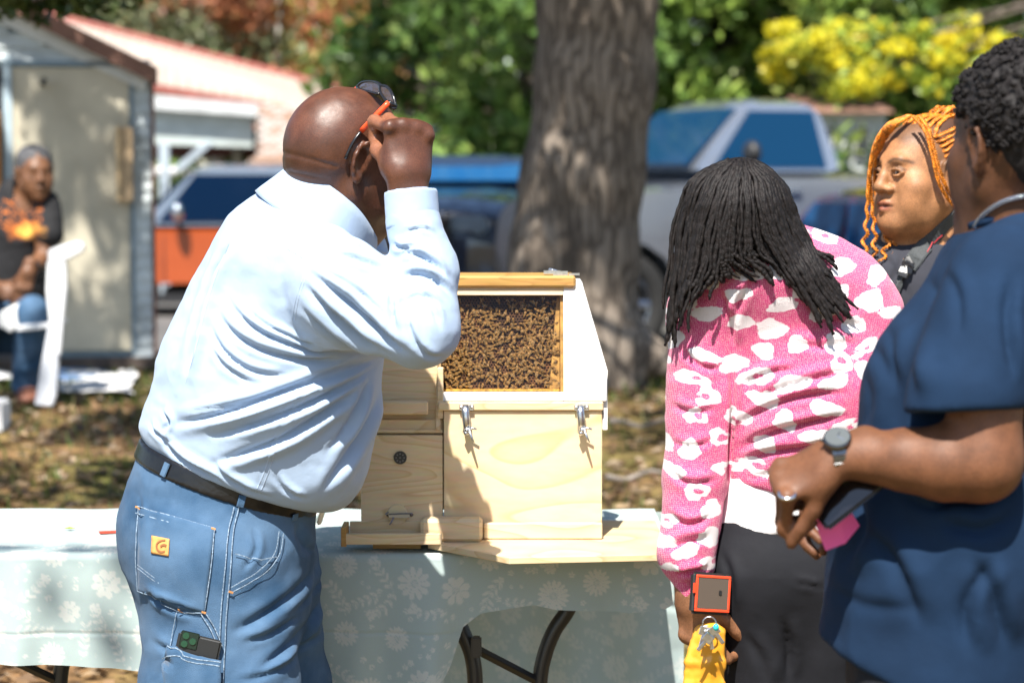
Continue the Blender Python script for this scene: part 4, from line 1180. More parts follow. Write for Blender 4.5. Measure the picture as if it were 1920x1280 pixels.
    mb = MB(); mb.box((X(749), AY - .014, Z(965)), (.020, .0025, .0035)); mb.tube([(X(727), AY - .014, Z(965)), (X(724), AY - .020, Z(961)), (X(729), AY - .02, Z(957))], .0018, 6)
    mb.tube([(X(738), AY - .018, Z(968)), (X(734), AY - .024, Z(976)), (X(731), AY - .022, Z(980))], .0016, 6); mb.tube([(X(730), AY - .016, Z(962)), (X(770), AY - .018, Z(960))], .0014, 6); mb.ball((X(771), AY - .014, Z(963)), .004, 8, 6); mb.box((X(757), AY - .010, Z(965)), (.004, .005, .004))
    mb.build('catch', mat('dark_steel', (.25, .26, .28), rough=.3, metal=1.0), hv)
    # entrance tray
    slab('tray', X(655), X(830), HY - .070, HY - .002, TZ + .020, TZ + .026, pine2)
    slab('tray_front', X(647), X(830), HY - .082, HY - .0705, TZ + .020, TZ + .040, pine, .001)
    slab('tray_end', X(644), X(654), HY - .0825, HY - .002, TZ + .016, TZ + .052, honey, .001)
    slab('tray_back', X(655), X(830), HY - .0015, HY + .003, TZ + .022, TZ + .052, pine2, .001)
    slab('foot_block', X(700), X(790), HY - .03, HY + .03, TZ + .004, TZ + .0195, honey, .001)
    # toggle latches on the rail
    for px in (875, 1090):
        l = MB(); x = X(px); y = HY - .006
        l.box((x, y - .002, Z(763)), (.0135, .002, .0055)); 
        for dx in (-.010, .010): l.ball((x + dx, y - .004, Z(762)), .0035, 8, 6)
        l.build('latch_plate', zinc, hv, bevel=.0006, seg=1)
        l = MB(); l.tube([(x - .002, y - .007, Z(758)), (x - .002, y - .012, Z(772)), (x, y - .012, Z(790)), (x + .001, y - .010, Z(806))], [.0065, .0078, .0075, .006], 10, flat=.6).build('latch_body', zinc, hv, smooth=True)
        l = MB(); l.tube([(x + .002, y - .012, Z(796)), (x + .008, y - .020, Z(812)), (x + .014, y - .026, Z(826))], [.003, .0028, .0018], 8); l.tube([(x - .004, y - .010, Z(806)), (x + .001, y - .016, Z(812))], .0045, 8)
        l.tube([(x + .002, y - .014, Z(798)), (x + .019, y - .018, Z(802))], .0022, 6); l.ball((x + .001, y - .013, Z(804)), .006, 8, 6)
        l.build('latch_lever', zinc, hv, smooth=True)
        l = MB(); l.box((x + .0005, y + .004, Z(800)), (.0075, .0015, .006)).build('latch_base', zinc, hv)
    # ---- bees
    rs = np.random.RandomState(5)
    def bee_mesh(var):
        mb = MB()
        ab = [(0, 0, 0), (0, -.0012, .002), (0, -.001, .005), (0, -.0002, .0075), (0, .0006, .0095)]
        mb.tube([(0, 0, -.0005), (0, -.0012, -.0022), (0, -.0014, -.0048), (0, -.0010, -.0070), (0, -.0002, -.0086)], [.0011, .0022, .0024, .0018, .0004], 6)
        na = len(mb.f)
        mb.ball((0, -.0012, .0016), (.0021, .0019, .0022), 6, 4); mb.ball((0, -.0010, .0044), (.0016, .0013, .0011), 6, 4); nb_ = len(mb.f)
        for s_ in (-1, 1):
            w = .9 + .25 * var
            mb.add([(s_ * .0008, -.0034, .0015), (s_ * .0036 * w, -.0036, -.0030), (s_ * .0026 * w, -.0034, -.0078), (s_ * .0004, -.0036, -.0050)], [(0, 1, 2, 3)])
        nw = len(mb.f)
        for s_ in (-1, 1):
            for dz in (.002, .0005, -.001): mb.tube([(s_ * .001, 0, dz), (s_ * .0034, -.0008, dz * 1.5), (s_ * .0042, .0014, dz * 2.6)], .00035, 3, cap=False)
        me = bpy.data.meshes.new('bee'); me.from_pydata(mb.v, [], mb.f)
        for m in (mat('bee_gold', (.38, .19, .045), rough=.4, col2=(.04, .018, .007), scale=420, stretch=(.2, .2, 1), lo=.42, hi=.55), mat('bee_fuzz', (.30, .17, .05), rough=.8), mat('bee_wing', (.40, .27, .12), rough=.2, spec=.8, alpha=.55), mat('bee_leg', (.02, .01, .006), rough=.5)): me.materials.append(m)
        for i, p in enumerate(me.polygons): p.material_index = 0 if i < na else 1 if i < nb_ else 2 if i < nw else 3; p.use_smooth = i < nb_
        return me
    prot = [bee_mesh(v) for v in (-1, 0, 1)]
    pts = []
    x0, x1, z0, z1 = X(828), X(1046), Z(732), Z(566)
    tries = 0
    while len(pts) < 470 and tries < 60000:
        tries += 1
        x = rs.uniform(x0, x1); z = rs.uniform(z0, z1); u = (x - x0) / (x1 - x0); v = (z - z0) / (z1 - z0)
        dens = 1.0
        if v < .16: dens = .35
        if v > .90: dens = .12
        if v > .70 and u > .62: dens = .35
        dens *= float(np.clip(.62 + 1.1 * math.sin(x * 61 + 1.5 * math.sin(z * 40)) * math.sin(z * 73 + 2), .16, 1))
        if rs.rand() > dens: continue
        if all((x - a) ** 2 + (z - b) ** 2 > .0055 ** 2 for a, b in pts): pts.append((x, z))
    rest = []
    for i, (x, z) in enumerate(pts):
        yb_ = CYf(z) - .001 - (0.004 if rs.rand() < .25 else 0)
        M = Matrix.Translation((x, yb_, z)) @ Matrix.Rotation(rs.uniform(0, 2 * PI), 4, 'Y') @ Matrix.Rotation(rs.uniform(-.3, .3), 4, 'X') @ Matrix.Scale(rs.uniform(.80, 1.04), 4)
        if len(rest) or i >= 300: rest.append((prot[i % 3], M)); continue
        o = bpy.data.objects.new('bee', prot[i % 3]); COL.objects.link(o); o.matrix_world = M
        tag(o, 'golden-brown bee crawling on the dark comb behind the hive window', 'bee', 'bees on the comb behind the glass')
    bm = bmesh.new()
    me = bpy.data.meshes.new('bee_swarm')
    for pm, M in rest:
        n0 = len(bm.verts); bm.from_mesh(pm); bm.verts.ensure_lookup_table(); bmesh.ops.transform(bm, matrix=M, verts=bm.verts[n0:])
    bm.to_mesh(me); bm.free()
    for m in prot[0].materials: me.materials.append(m)
    o = bpy.data.objects.new('bee_swarm', me); COL.objects.link(o)
    tag(o, 'further golden-brown bees massed on the comb in the hive window', 'bees', 'bees on the comb behind the glass', 'stuff')
build_hive()
# ================================================================== woman in the pink cardigan, seen from behind
def leopard_field(x, z, seed=3):
    """signed field of leopard spots: >0 inside a white spot; x, z in metres on the cloth"""
    rs = np.random.RandomState(seed); out = np.full(len(x), -1.0)
    x0, x1, z0, z1 = x.min(), x.max(), z.min(), z.max(); sp = .040; pts = []
    for _ in range(6000):
        c = (rs.uniform(x0, x1), rs.uniform(z0, z1))
        if all(((c[0] - a) / 1.12) ** 2 + ((c[1] - b) * 1.25) ** 2 > sp ** 2 for a, b in pts): pts.append(c)
    for cx, cz in pts:
        sel = np.nonzero((np.abs(x - cx) < .06) & (np.abs(z - cz) < .05))[0]
        if len(sel) == 0: continue
        a0 = rs.uniform(-.5, .5); rx = rs.uniform(.017, .028); rz = rs.uniform(.011, .017)
        dx = x[sel] - cx; dz = z[sel] - cz; u = dx * math.cos(a0) + dz * math.sin(a0); v = -dx * math.sin(a0) + dz * math.cos(a0)
        th = np.arctan2(v / rz, u / rx); rr = np.hypot(u / rx, v / rz)
        lob = 1 + .14 * np.sin(2 * th + rs.uniform(0, 6)) + .12 * np.sin(3 * th + rs.uniform(0, 6)) + .05 * np.sin(7 * th + rs.uniform(0, 6))
        f = lob - rr
        k = rs.rand()
        if k < .42:
            hu, hv = rs.uniform(-.25, .25), rs.uniform(-.3, .3); hr = rs.uniform(.22, .40)
            f = np.minimum(f, np.hypot((u / rx - hu) * .8, (v / rz - hv)) - hr)
            if k < .22:
                ta = rs.uniform(-3, 3); dth = np.abs((th - ta + PI) % (2 * PI) - PI); f = np.minimum(f, (dth - .22) * rr)
        out[sel] = np.maximum(out[sel], f)
    return out
def build_woman_pink():
    Y = 4.02
    root = empty('person', (*W(1470, 1000, Y)[:2], 0), 'woman with long dark locs in a pink and white spotted cardigan, seen from behind', 'person')
    sk = skin('skin_warm', (.26, .115, .055), rough=.45)
    HO = np.array(W(1385, 422, 4.03)); HM = frame((-.55, .70, -.45), (-.25, .28, .92))
    b = Shape(); b.group(head_shape(detail=False), HM, HO, .92, k=.001)
    nb = W(1432, 500, 4.06); b.cone(W(1385, 450, 4.03), nb, .058, .062, k=.03)
    b.limb(W(1455, 560, 4.08), W(1490, 900, 4.06), (.14, .09), (.12, .09), (1, 0, 0), k=.06)
    S = W(1325, 600, 4.05); E = W(1302, 830, 4.02); Wr = W(1296, 1108, 3.96)
    b.chain([S, E, Wr], [.045, .034, .024], k=.05, k2=.01)
    b.chain([W(1620, 600, 4.05), W(1650, 830, 4.1), W(1600, 980, 4.25)], [.045, .034, .024], k=.05, k2=.01)
    rh, _t = hand_shape(thumb=1, curls=[(30, 40, 25)] * 4, spread=.05); b.group(rh, frame(np.array(W(1600, 980, 4.25)) - np.array(W(1650, 830, 4.1)), (.6, .5, .2)), W(1602, 975, 4.245), .92, k=.01)
    HA = frame(np.array([.18, -.02, -1.0]), (-.55, -.75, .1))
    hs, tips = hand_shape(thumb=-1, curls=[(30, 55, 40), (38, 62, 45), (45, 66, 45), (50, 66, 45)], spread=.04, thumb_dir=(.5, .75, -.55))
    b.group(hs, HA, W(1297, 1118, 3.955), .92, k=.01)
    body_mesh(b, .0042, 'body', sk, root, lambda V: np.ones((len(V), 3)) * (1 + .1 * fbm(V, 25, 2))[:, None], 2)
    # white tee showing under the cardigan, trousers
    t = Shape()
    t.limb(W(1470, 900, 4.06), W(1466, 990, 4.06), (.128, .105), (.134, .115), (1, 0, 0), k=.001)
    t.plane(W(1466, 998, 4.0), (0, -.0, -1), .01); t.plane(W(1466, 860, 4.0), (0, 0, 1), .01)
    body_mesh(t, .0055, 'undershirt', cloth_mat('white_jersey', (.78, .76, .76), weave=1600, wb=.1, noise=.02), root, None, 2, lambda V, N: V + N * dent(V, N, 14, .003, 3, (1, 1, .6))[:, None])
    p = Shape()
    p.limb(W(1466, 985, 4.06), W(1466, 1060, 4.06), (.124, .108), (.142, .125), (1, 0, 0), k=.001)
    p.limb(W(1412, 1060, 4.05), W(1432, 1330, 4.05), (.088, .105), (.072, .085), (1, 0, 0), k=.05)
    p.limb(W(1432, 1330, 4.05), (W(1440, 1330, 4.05)[0], 4.06, .07), (.070, .08), (.05, .055), (1, 0, 0), k=.04)
    p.limb(W(1528, 1060, 4.05), W(1535, 1330, 4.06), (.088, .105), (.072, .085), (1, 0, 0), k=.03)
    p.limb(W(1535, 1330, 4.06), (W(1535, 1330, 4.05)[0], 4.08, .07), (.070, .08), (.05, .055), (1, 0, 0), k=.04)
    pf = [([(1350, 1030), (1370, 1080), (1372, 1150)], .009, .006), ([(1395, 1180), (1430, 1240), (1440, 1300)], .012, .006), ([(1480, 1080), (1500, 1090), (1545, 1098)], .005, .006), ([(1465, 1150), (1480, 1210), (1480, 1290)], .012, .01)]
    blk = cloth_mat('black_twill', (.012, .0125, .016), rough=.75, weave=1500, wb=.2, noise=.12, scale=14, sheen=0)
    body_mesh(p, .006, 'trousers', blk, root, None, 2, lambda V, N: V + N * (dent(V, N, 7, .0015, 9) + folds(V, N, 3.95, pf))[:, None])
    for (fx, fy) in ((W(1440, 1330, 4.05)[0], 4.06), (W(1535, 1330, 4.05)[0], 4.08)):
        sh = Shape(); sh.ell((fx - .01, fy + .05, .04), (.045, .12, .04), k=.001); sh.plane((0, 0, .003), (0, 0, -1)); body_mesh(sh, .009, 'shoe', mat('white_shoe', (.6, .6, .6), rough=.6), root)
    # cardigan
    c = Shape()
    c.limb(W(1448, 492, 4.07), W(1458, 560, 4.08), (.070, .075), (.155, .10), (1, .1, 0), k=.001)
    c.limb(W(1335, 578, 4.06), W(1596, 576, 4.10), (.062, .075), (.070, .08), (0, 0, 1), k=.06)
    c.limb(W(1470, 570, 4.08), W(1520, 740, 4.07), (.165, .118), (.152, .130), (1, 0, 0), k=.05)
    c.limb(W(1520, 740, 4.07), W(1496, 905, 4.06), (.150, .130), (.138, .122), (1, 0, 0), k=.05)
    c.ell(W(1440, 520, 3.99), (.10, .06, .055), k=.06)
    c.plane(W(1480, 915, 4.06), (-.16, 0, -1), .012)
    # sleeves
    c.limb(W(1330, 590, 4.05), W(1318, 740, 4.03), (.066, .07), (.062, .068), (1, 0, 0), k=.035)
    c.limb(W(1318, 740, 4.03), W(1303, 900, 4.00), (.062, .066), (.053, .058), (1, 0, 0), k=.01)
    c.limb(W(1303, 900, 4.00), W(1290, 1040, 3.97), (.053, .058), (.047, .052), (1, 0, 0), k=.01)
    c.ell(W(1283, 1035, 3.97), (.042, .05, .035), k=.02)
    c.limb(W(1295, 1060, 3.965), W(1300, 1132, 3.96), (.034, .036), (.023, .026), (1, 0, 0), k=.015)
    c.limb(W(1624, 598, 4.08), W(1655, 760, 4.10), (.062, .066), (.060, .066), (1, 0, 0), k=.03)
    c.limb(W(1662, 760, 4.10), W(1640, 900, 4.2), (.060, .066), (.045, .05), (1, 0, 0), k=.03)
    fl = [([(1372, 640), (1378, 760), (1372, 880), (1365, 935)], .008, .016), ([(1385, 855), (1440, 815), (1520, 790), (1600, 775)], .010, .014),
          ([(1375, 815), (1430, 770), (1510, 740), (1600, 735)], .009, .011), ([(1380, 880), (1440, 850), (1510, 838), (1600, 815)], .009, .012), ([(1390, 780), (1450, 735), (1540, 705), (1620, 690)], .009, .009),
          ([(1385, 730), (1440, 700), (1500, 690)], .007, .008), ([(1400, 905), (1460, 885), (1560, 870)], .007, .007), ([(1375, 620), (1390, 560), (1430, 500)], .008, .010), ([(1350, 540), (1372, 600), (1376, 660)], .008, .010),
          ([(1255, 760), (1300, 775), (1350, 765)], .008, .007), ([(1250, 880), (1290, 905), (1350, 900)], .008, .009), ([(1248, 960), (1290, 980), (1340, 965)], .008, .010), ([(1245, 1030), (1285, 1012), (1335, 1005)], .009, .010),
          ([(1262, 1075), (1295, 1065), (1330, 1062)], .007, .014), ([(1250, 830), (1300, 838), (1350, 822)], .007, .006), ([(1275, 650), (1320, 690), (1365, 690)], .008, .007), ([(1500, 560), (1560, 600), (1640, 620)], .012, .008),
          ([(1460, 640), (1540, 650), (1620, 640)], .010, .006)]
    def cpost(V, N):
        return V + N * (folds(V, N, 3.94, fl) + dent(V, N, 11, .0025, 31, (1, 1, 1.5)))[:, None]
    m = mat('pink_knit', (1, 1, 1), rough=.9, spec=.15, sheen=.3); N, L, bs = nodes(m)
    at = N.new('ShaderNodeAttribute'); at.attribute_name = 'spots'; tc = N.new('ShaderNodeTexCoord')
    nz = N.new('ShaderNodeTexNoise'); nz.inputs['Scale'].default_value = 130; nz.inputs['Detail'].default_value = 2; L.new(tc.outputs['Object'], nz.inputs['Vector'])
    ad = N.new('ShaderNodeMath'); ad.operation = 'MULTIPLY_ADD'; ad.inputs[1].default_value = .35; L.new(nz.outputs['Fac'], ad.inputs[0]); L.new(at.outputs['Fac'], ad.inputs[2])
    mr = N.new('ShaderNodeMapRange'); mr.inputs['From Min'].default_value = .12; mr.inputs['From Max'].default_value = .22; L.new(ad.outputs[0], mr.inputs['Value'])
    # knit: fine slanted rows of light and dark stitches
    mp = N.new('ShaderNodeMapping'); mp.inputs['Rotation'].default_value = (0, R(8), 0); L.new(tc.outputs['Object'], mp.inputs['Vector'])
    wv = N.new('ShaderNodeTexWave'); wv.bands_direction = 'Z'; wv.inputs['Scale'].default_value = 105; wv.inputs['Distortion'].default_value = 5; wv.inputs['Detail'].default_value = 1; wv.inputs['Detail Scale'].default_value = 6; L.new(mp.outputs[0], wv.inputs['Vector'])
    wx = N.new('ShaderNodeTexWave'); wx.bands_direction = 'X'; wx.inputs['Scale'].default_value = 95; wx.inputs['Distortion'].default_value = 6; wx.inputs['Detail Scale'].default_value = 4; L.new(mp.outputs[0], wx.inputs['Vector'])
    mu = N.new('ShaderNodeMath'); mu.operation = 'MULTIPLY'; L.new(wv.outputs['Fac'], mu.inputs[0]); L.new(wx.outputs['Fac'], mu.inputs[1])
    pk = N.new('ShaderNodeMix'); pk.data_type = 'RGBA'; pk.inputs['A'].default_value = (.55, .04, .17, 1); pk.inputs['B'].default_value = (.78, .38, .42, 1); L.new(mu.outputs[0], pk.inputs['Factor'])
    fx = N.new('ShaderNodeMix'); fx.data_type = 'RGBA'; fx.inputs['B'].default_value = (.80, .74, .74, 1); L.new(mr.outputs[0], fx.inputs['Factor']); L.new(pk.outputs['Result'], fx.inputs['A']); L.new(fx.outputs['Result'], bs.inputs['Base Color'])
    bp = N.new('ShaderNodeBump'); bp.inputs['Strength'].default_value = .5; bp.inputs['Distance'].default_value = .002; L.new(mu.outputs[0], bp.inputs['Height']); L.new(bp.outputs[0], bs.inputs['Normal'])
    V, F = c.mesh(.0042); V = relax(V, F, 2, .5); Nn = vnormals(V, F); x = V[:, 0].copy(); z = V[:, 2].copy(); xs = np.arctan2(V[:, 0] - W(1480, 700, 4.07)[0], 4.10 - V[:, 1]) * .11 + V[:, 0] * .35
    V2 = relax(cpost(V, Nn), F, 1, .5)
    me = np_mesh('cardigan', V2, F)
    sp = leopard_field(x * (1 + 0 * z) + np.where(V[:, 1] > 4.08, 3, 0), z)
    hem = V[:, 2] - (W(1480, 898, 4.0)[2] - .16 * (V[:, 0] - W(1480, 900, 4.0)[0])); arm = V[:, 0] < W(1362, 900, 4.0)[0]
    sp = np.where((hem < 0) & ~arm, -1, sp); sp = np.where(arm & (V[:, 2] < W(1300, 1062, 3.97)[2]), -1, sp)
    attr_float(me, 'spots', sp)
    co = link('cardigan', me, m); parent_keep(co, root)
    cst = caster([co])
    # neck band
    mb = MB(); mb.tube(smooth_path([W(1380, 480, 4.00), W(1408, 466, 3.985), W(1445, 450, 3.99), W(1480, 455, 4.03), W(1490, 470, 4.08)], 5), .0085, 10); mb.build('neck_band', mat('pink_rib', (.62, .03, .17), rough=.9, noise=.3, scale=300), root, smooth=True)
    # hair: scalp cap and locs
    hm = mat('loc_hair', (.009, .0065, .006), rough=.62, spec=.3, noise=.6, scale=160, bump=.6, bscale=420, bdist=.002)
    cap = Shape(); cap.group(Shape().ell((0, -.012, .030), (.078, .097, .086), k=.001), HM, HO, .94, k=.001)
    cap.ell(W(1400, 450, 4.02), (.075, .08, .085), k=.05)
    hair = body_mesh(cap, .006, 'hair', hm, root)
    rs = np.random.RandomState(11)
    C = np.array(W(1388, 402, 4.018)); er = np.array([.096, .106, .096])
    guides = [
        [(1368, 303), (1312, 328), (1280, 385), (1266, 480), (1259, 570), (1256, 640)],
        [(1372, 301), (1322, 335), (1293, 400), (1280, 490), (1270, 580), (1262, 650)],
        [(1376, 300), (1338, 345), (1312, 420), (1298, 500), (1284, 560), (1276, 610)],
        [(1382, 300), (1352, 350), (1332, 430), (1322, 500), (1304, 540), (1292, 575)],
        [(1386, 299), (1366, 360), (1352, 430), (1346, 490), (1336, 520), (1322, 545)],
        [(1390, 299), (1382, 360), (1376, 430), (1374, 480), (1392, 500), (1436, 520)],
        [(1394, 299), (1400, 360), (1402, 430), (1402, 470), (1430, 482), (1444, 500)],
        [(1398, 299), (1422, 350), (1434, 420), (1462, 480), (1496, 545), (1530, 606)],
        [(1404, 300), (1440, 345), (1460, 420), (1496, 490), (1534, 560), (1570, 636)],
        [(1408, 302), (1456, 345), (1480, 420), (1514, 490), (1556, 555), (1606, 608)],
        [(1410, 303), (1462, 346), (1496, 415), (1528, 480), (1572, 555), (1614, 606)],
        [(1412, 304), (1470, 350), (1494, 415), (1520, 470), (1552, 486), (1564, 504)],
    ]
    G = np.array(guides, float)
    def locpath(a, layer, ln, jit, rt):
        k = a * (len(G) - 1); i = int(min(k, len(G) - 2)); f = k - i
        g = G[i] * (1 - f) + G[i + 1] * f
        g[0] = g[0] * (1 - rt) + g[1] * rt
        g = g + np.outer(np.linspace(0.2, 1, 6), jit)
        pp = smooth_path([np.array(q) for q in g], 6); n = max(8, int(len(pp) * ln)); pp = pp[:n]; out = []; ylast = None
        for t, q in enumerate(pp):
            p = W(q[0], q[1], C[1])
            dd = ((p[0] - C[0]) / (er[0] + layer)) ** 2 + ((p[2] - C[2]) / (er[2] + layer)) ** 2
            yh = C[1] - (er[1] + layer) * math.sqrt(max(0, 1 - dd)) if dd < 1 else C[1]
            if q[1] > 410: yh = min(yh, ylast + .0006 if ylast is not None else yh)
            if q[1] > 440:
                h, nn = cast(cst, q[0], q[1])
                if h is not None: yh = min(yh, h.y - .007 - layer * .5)
            if ylast is not None: yh = ylast + np.clip(yh - ylast, -.014, .014)
            ylast = yh
            w = W(q[0], q[1], yh)
            out.append(w + np.array([.0016 * math.sin(t * .9 + jit[0]), 0, 0]))
        return out
    N_ = 185
    for i in range(N_):
        a = (i + rs.uniform(-.5, .5)) / (N_ - 1); a = min(1, max(0, a)); layer = rs.choice([-.004, .001, .005]) + rs.uniform(-.001, .001)
        jit = rs.normal(0, 1, 2) * np.array([8, 12]); ln = rs.uniform(.74, 1.0)
        path = locpath(a, layer, ln, jit, rs.uniform(0, .35))
        r0 = rs.uniform(.0028, .0046); n = len(path)
        path = smooth_path(path, 2)
        rr = [r0 * (1 + .16 * math.sin(k * 1.9 + i)) * (.55 if k > len(path) - 3 else 1) for k in range(len(path))]
        MB().tube(path, rr, 6).build('dreadlock', hm, hair, smooth=True)
    # things held: phone and pouch
    ph = empty('smartphone', tuple(W(1328, 1110, 3.93)), 'phone in a black case with an orange-red rim held low in the pink-sleeved hand', 'phone')
    c0 = Vector(W(1332, 1112, 3.925)); M = Matrix.Rotation(R(9), 3, 'Y') @ Matrix.Rotation(R(30), 3, 'Z') @ Matrix.Rotation(R(-10), 3, 'X')
    MB().box(c0, (.040, .006, .034), M).build('phone_case', mat('case_black2', (.015, .015, .016), rough=.6), ph, bevel=.005, seg=3)
    fr = MB(); 
    for (ax, az, hx_, hz_) in ((0, .0275, .0345, .0022), (0, -.0275, .0345, .0022), (-.0325, 0, .0022, .0255), (.0325, 0, .0022, .0255)):
        fr.box(c0 + M @ Vector((ax, -.0065, az)), (hx_, .0018, hz_), M)
    fr.build('case_rim', mat('case_orange', (.85, .07, .02), rough=.35), ph, bevel=.0008, seg=1)
    MB().box(c0 + M @ Vector((0, -.0066, 0)), (.0298, .0012, .0248), M).build('phone_back', mat('phone_gold', (.10, .075, .06), rough=.18), ph)
    MB().box(c0 + M @ Vector((.014, -.0085, .002)), (.003, .0008, .004), M).build('phone_emblem', mat('case_black2'), ph, bevel=.001)
    MB().box(c0 + M @ Vector((-.0375, -.0075, .008)), (.0016, .002, .008), M).build('side_button', mat('case_orange'), ph)
    pg = Shape(); P0 = np.array(W(1330, 1175, 3.93)); P1 = np.array(W(1318, 1330, 3.93))
    pg.limb(P0 + np.array([0, 0, -.005]), W(1322, 1240, 3.93), (.026, .012), (.032, .010), (1, 0, 0), k=.001); pg.limb(W(1322, 1240, 3.93), P1, (.032, .010), (.038, .008), (1, 0, 0), k=.01)
    ym = mat('yellow_pouch', (.80, .36, .03), rough=.3, spec=.6, noise=.08, scale=20, coat=.3)
    pr = empty('pouch', tuple(P0), 'crumpled yellow-orange plastic pouch hanging from the hand below the phone', 'pouch')
    body_mesh(pg, .0035, 'pouch_bag', ym, pr, None, 1, lambda V, N: V + N * (dent(V, N, 20, .006, 77, (1, 1, .5)) + dent(V, N, 60, .0015, 78))[:, None])
    kr = empty('key_ring', tuple(W(1328, 1178, 3.90)), 'bunch of silver keys with a turquoise charm held against the yellow pouch', 'keys')
    kc = Vector(W(1330, 1168, 3.895)); kz = mat('zinc'); 
    MB().tube([kc + Vector((.011 * math.cos(t), 0, .011 * math.sin(t))) for t in np.linspace(0, 2 * PI, 20)], .0012, 6, cap=False).build('ring', kz, kr, smooth=True)
    for k_, (dx, dz, an) in enumerate(((-.008, -.012, 15), (.0, -.016, -10), (.007, -.010, -35), (-.003, -.022, 40))):
        M3 = Matrix.Rotation(R(an), 3, 'Y'); q = kc + Vector((dx, -.004 - .003 * k_, dz))
        mb = MB(); mb.box(q, (.0085, .0012, .0075), M3); mb.box(q + M3 @ Vector((0, 0, -.016)), (.0032, .001, .010), M3); mb.build('key', kz, kr, bevel=.001, seg=1)
    MB().ball(kc + Vector((.010, -.012, -.004)), (.005, .005, .006), 10, 8).build('charm', mat('turquoise', (.03, .55, .55), rough=.2), kr, smooth=True)
    # two fingers pinching the pouch top
    return root
build_woman_pink()

# ================================================================== woman with orange braids
def build_woman_braids():
    Y = 4.90
    root = empty('person', (*W(1750, 700, 5.0)[:2], 0), 'woman with orange box braids and dark tee looking left towards the hive', 'person')
    sk = skin('skin_brown', (.36, .165, .070), rough=.52, spec=.5)
    HO = np.array(W(1722, 322, Y)); HM = frame((-.84, -.54, -.03), (.06, .03, 1)); HS = .935
    b = Shape(); b.group(head_shape(fat=.013, nose=1.12, lip=1.12), HM, HO, HS, k=.001)
    b.cone(W(1738, 400, Y + .02), W(1752, 462, Y + .05), .058, .066, k=.035)
    b.ell(W(1712, 410, Y - .02), (.04, .05, .03), k=.03)
    b.limb(W(1740, 500, Y + .06), W(1750, 620, Y + .06), (.15, .09), (.13, .09), (1, .3, 0), k=.05)
    for a_ in ((W(1652, 560, Y), W(1640, 800, Y - .03), W(1625, 960, Y - .10), 1), (W(1850, 560, Y + .12), W(1885, 800, Y + .14), W(1860, 960, Y + .02), -1)):
        b.chain(a_[:3], [.050, .042, .026], k=.03, k2=.01); h_, _t = hand_shape(thumb=a_[3], curls=[(25, 30, 20)] * 4, spread=.05); b.group(h_, frame(a_[2] - a_[1], (-.9 * a_[3], -.4, 0)), a_[2], .92, k=.01)
    def tint(V):
        T = np.ones((len(V), 3)); q = head_local(V, HM, HO, HS); near = np.abs(q).max(1) < .14
        ql = q.copy(); ql[:, 0] = np.abs(ql[:, 0])
        s, t = poly_dist(ql[:, 0], ql[:, 2], [(.012, .0225), (.026, .0295), (.040, .0295), (.054, .0215)])
        brow = np.exp(-(s / .0034) ** 2) * near * (q[:, 1] > .04); T *= (1 - .72 * brow)[:, None]
        lips = np.exp(-(((q[:, 2] + .070) / .0115) ** 4)) * np.exp(-((q[:, 0] / .0225) ** 4)) * (q[:, 1] > .086) * near
        T = T * (1 - lips[:, None] * np.array([.30, .55, .42]))
        mouthline = np.exp(-(((q[:, 2] + .0705) / .0016) ** 2)) * (np.abs(q[:, 0]) < .024) * (q[:, 1] > .08) * near; T *= (1 - .75 * mouthline)[:, None]
        lash = np.exp(-(((np.hypot((ql[:, 0] - .032) / 1.35, q[:, 2] - .003) - .0105) / .0022) ** 2)) * (q[:, 2] > .003) * (q[:, 1] > .07) * near; T *= (1 - .65 * lash)[:, None]
        hl = np.clip((q[:, 2] + .25 * np.clip(.09 - q[:, 1], 0, 1) - .062 - .012 * fbm(V, 60, 2)) / .02, 0, 1) * near
        hl = np.maximum(hl, np.clip((.03 - q[:, 1]) / .02, 0, 1) * (q[:, 2] > .0) * near)
        T *= (1 - .55 * hl)[:, None]
        T = T * (1 + .13 * fbm(V, 30, 8) + .08 * fbm(V, 120, 18, 2))[:, None]
        under = np.exp(-(((ql[:, 0] - .034) / .016) ** 2 + ((q[:, 2] + .012) / .006) ** 2)) * (q[:, 1] > .05) * near
        return T * (1 - .22 * under)[:, None]
    body_mesh(b, .0031, 'body', sk, root, tint, 1)
    make_eyes(root, HM, HO, HS, look=(-.3, -.05))
    hw = lambda x, y, z: np.asarray(HM) @ (np.array([x, y, z]) * HS) + HO
    # clothes
    s = Shape()
    s.limb(W(1742, 462, Y + .06), W(1745, 560, Y + .06), (.10, .085), (.195, .12), (1, .3, 0), k=.001)
    s.limb(W(1745, 550, Y + .06), W(1750, 930, Y + .06), (.19, .13), (.18, .14), (1, .3, 0), k=.05)
    s.cone(W(1652, 540, Y), W(1640, 700, Y - .03), .065, .060, k=.05); s.cone(W(1850, 530, Y + .12), W(1880, 720, Y + .12), .065, .060, k=.05)
    s.cone(W(1744, 400, Y + .02), W(1748, 442, Y + .035), .066, .068, k=.015, op='s')
    sf = [([(1655, 470), (1675, 500), (1700, 560)], .008, .008), ([(1800, 410), (1790, 470), (1760, 520)], .008, .008), ([(1700, 460), (1690, 500), (1650, 560)], .01, .008)]
    tee = body_mesh(s, .0055, 'tee_shirt', cloth_mat('charcoal_jersey', (.030, .031, .040), weave=1500, wb=.15, noise=.1), root, None, 2, lambda V, N: V + N * (dent(V, N, 9, .004, 41) + folds(V, N, Y - .08, sf))[:, None])
    j = Shape(); j.limb(W(1750, 880, Y + .06), W(1750, 980, Y + .06), (.175, .135), (.18, .14), (1, .3, 0), k=.001)
    for px, yy_ in ((1690, Y + .02), (1810, Y + .10)): j.limb(W(px, 980, yy_), (W(px, 980, yy_)[0], yy_, .06), (.09, .10), (.06, .06), (1, 0, 0), k=.03)
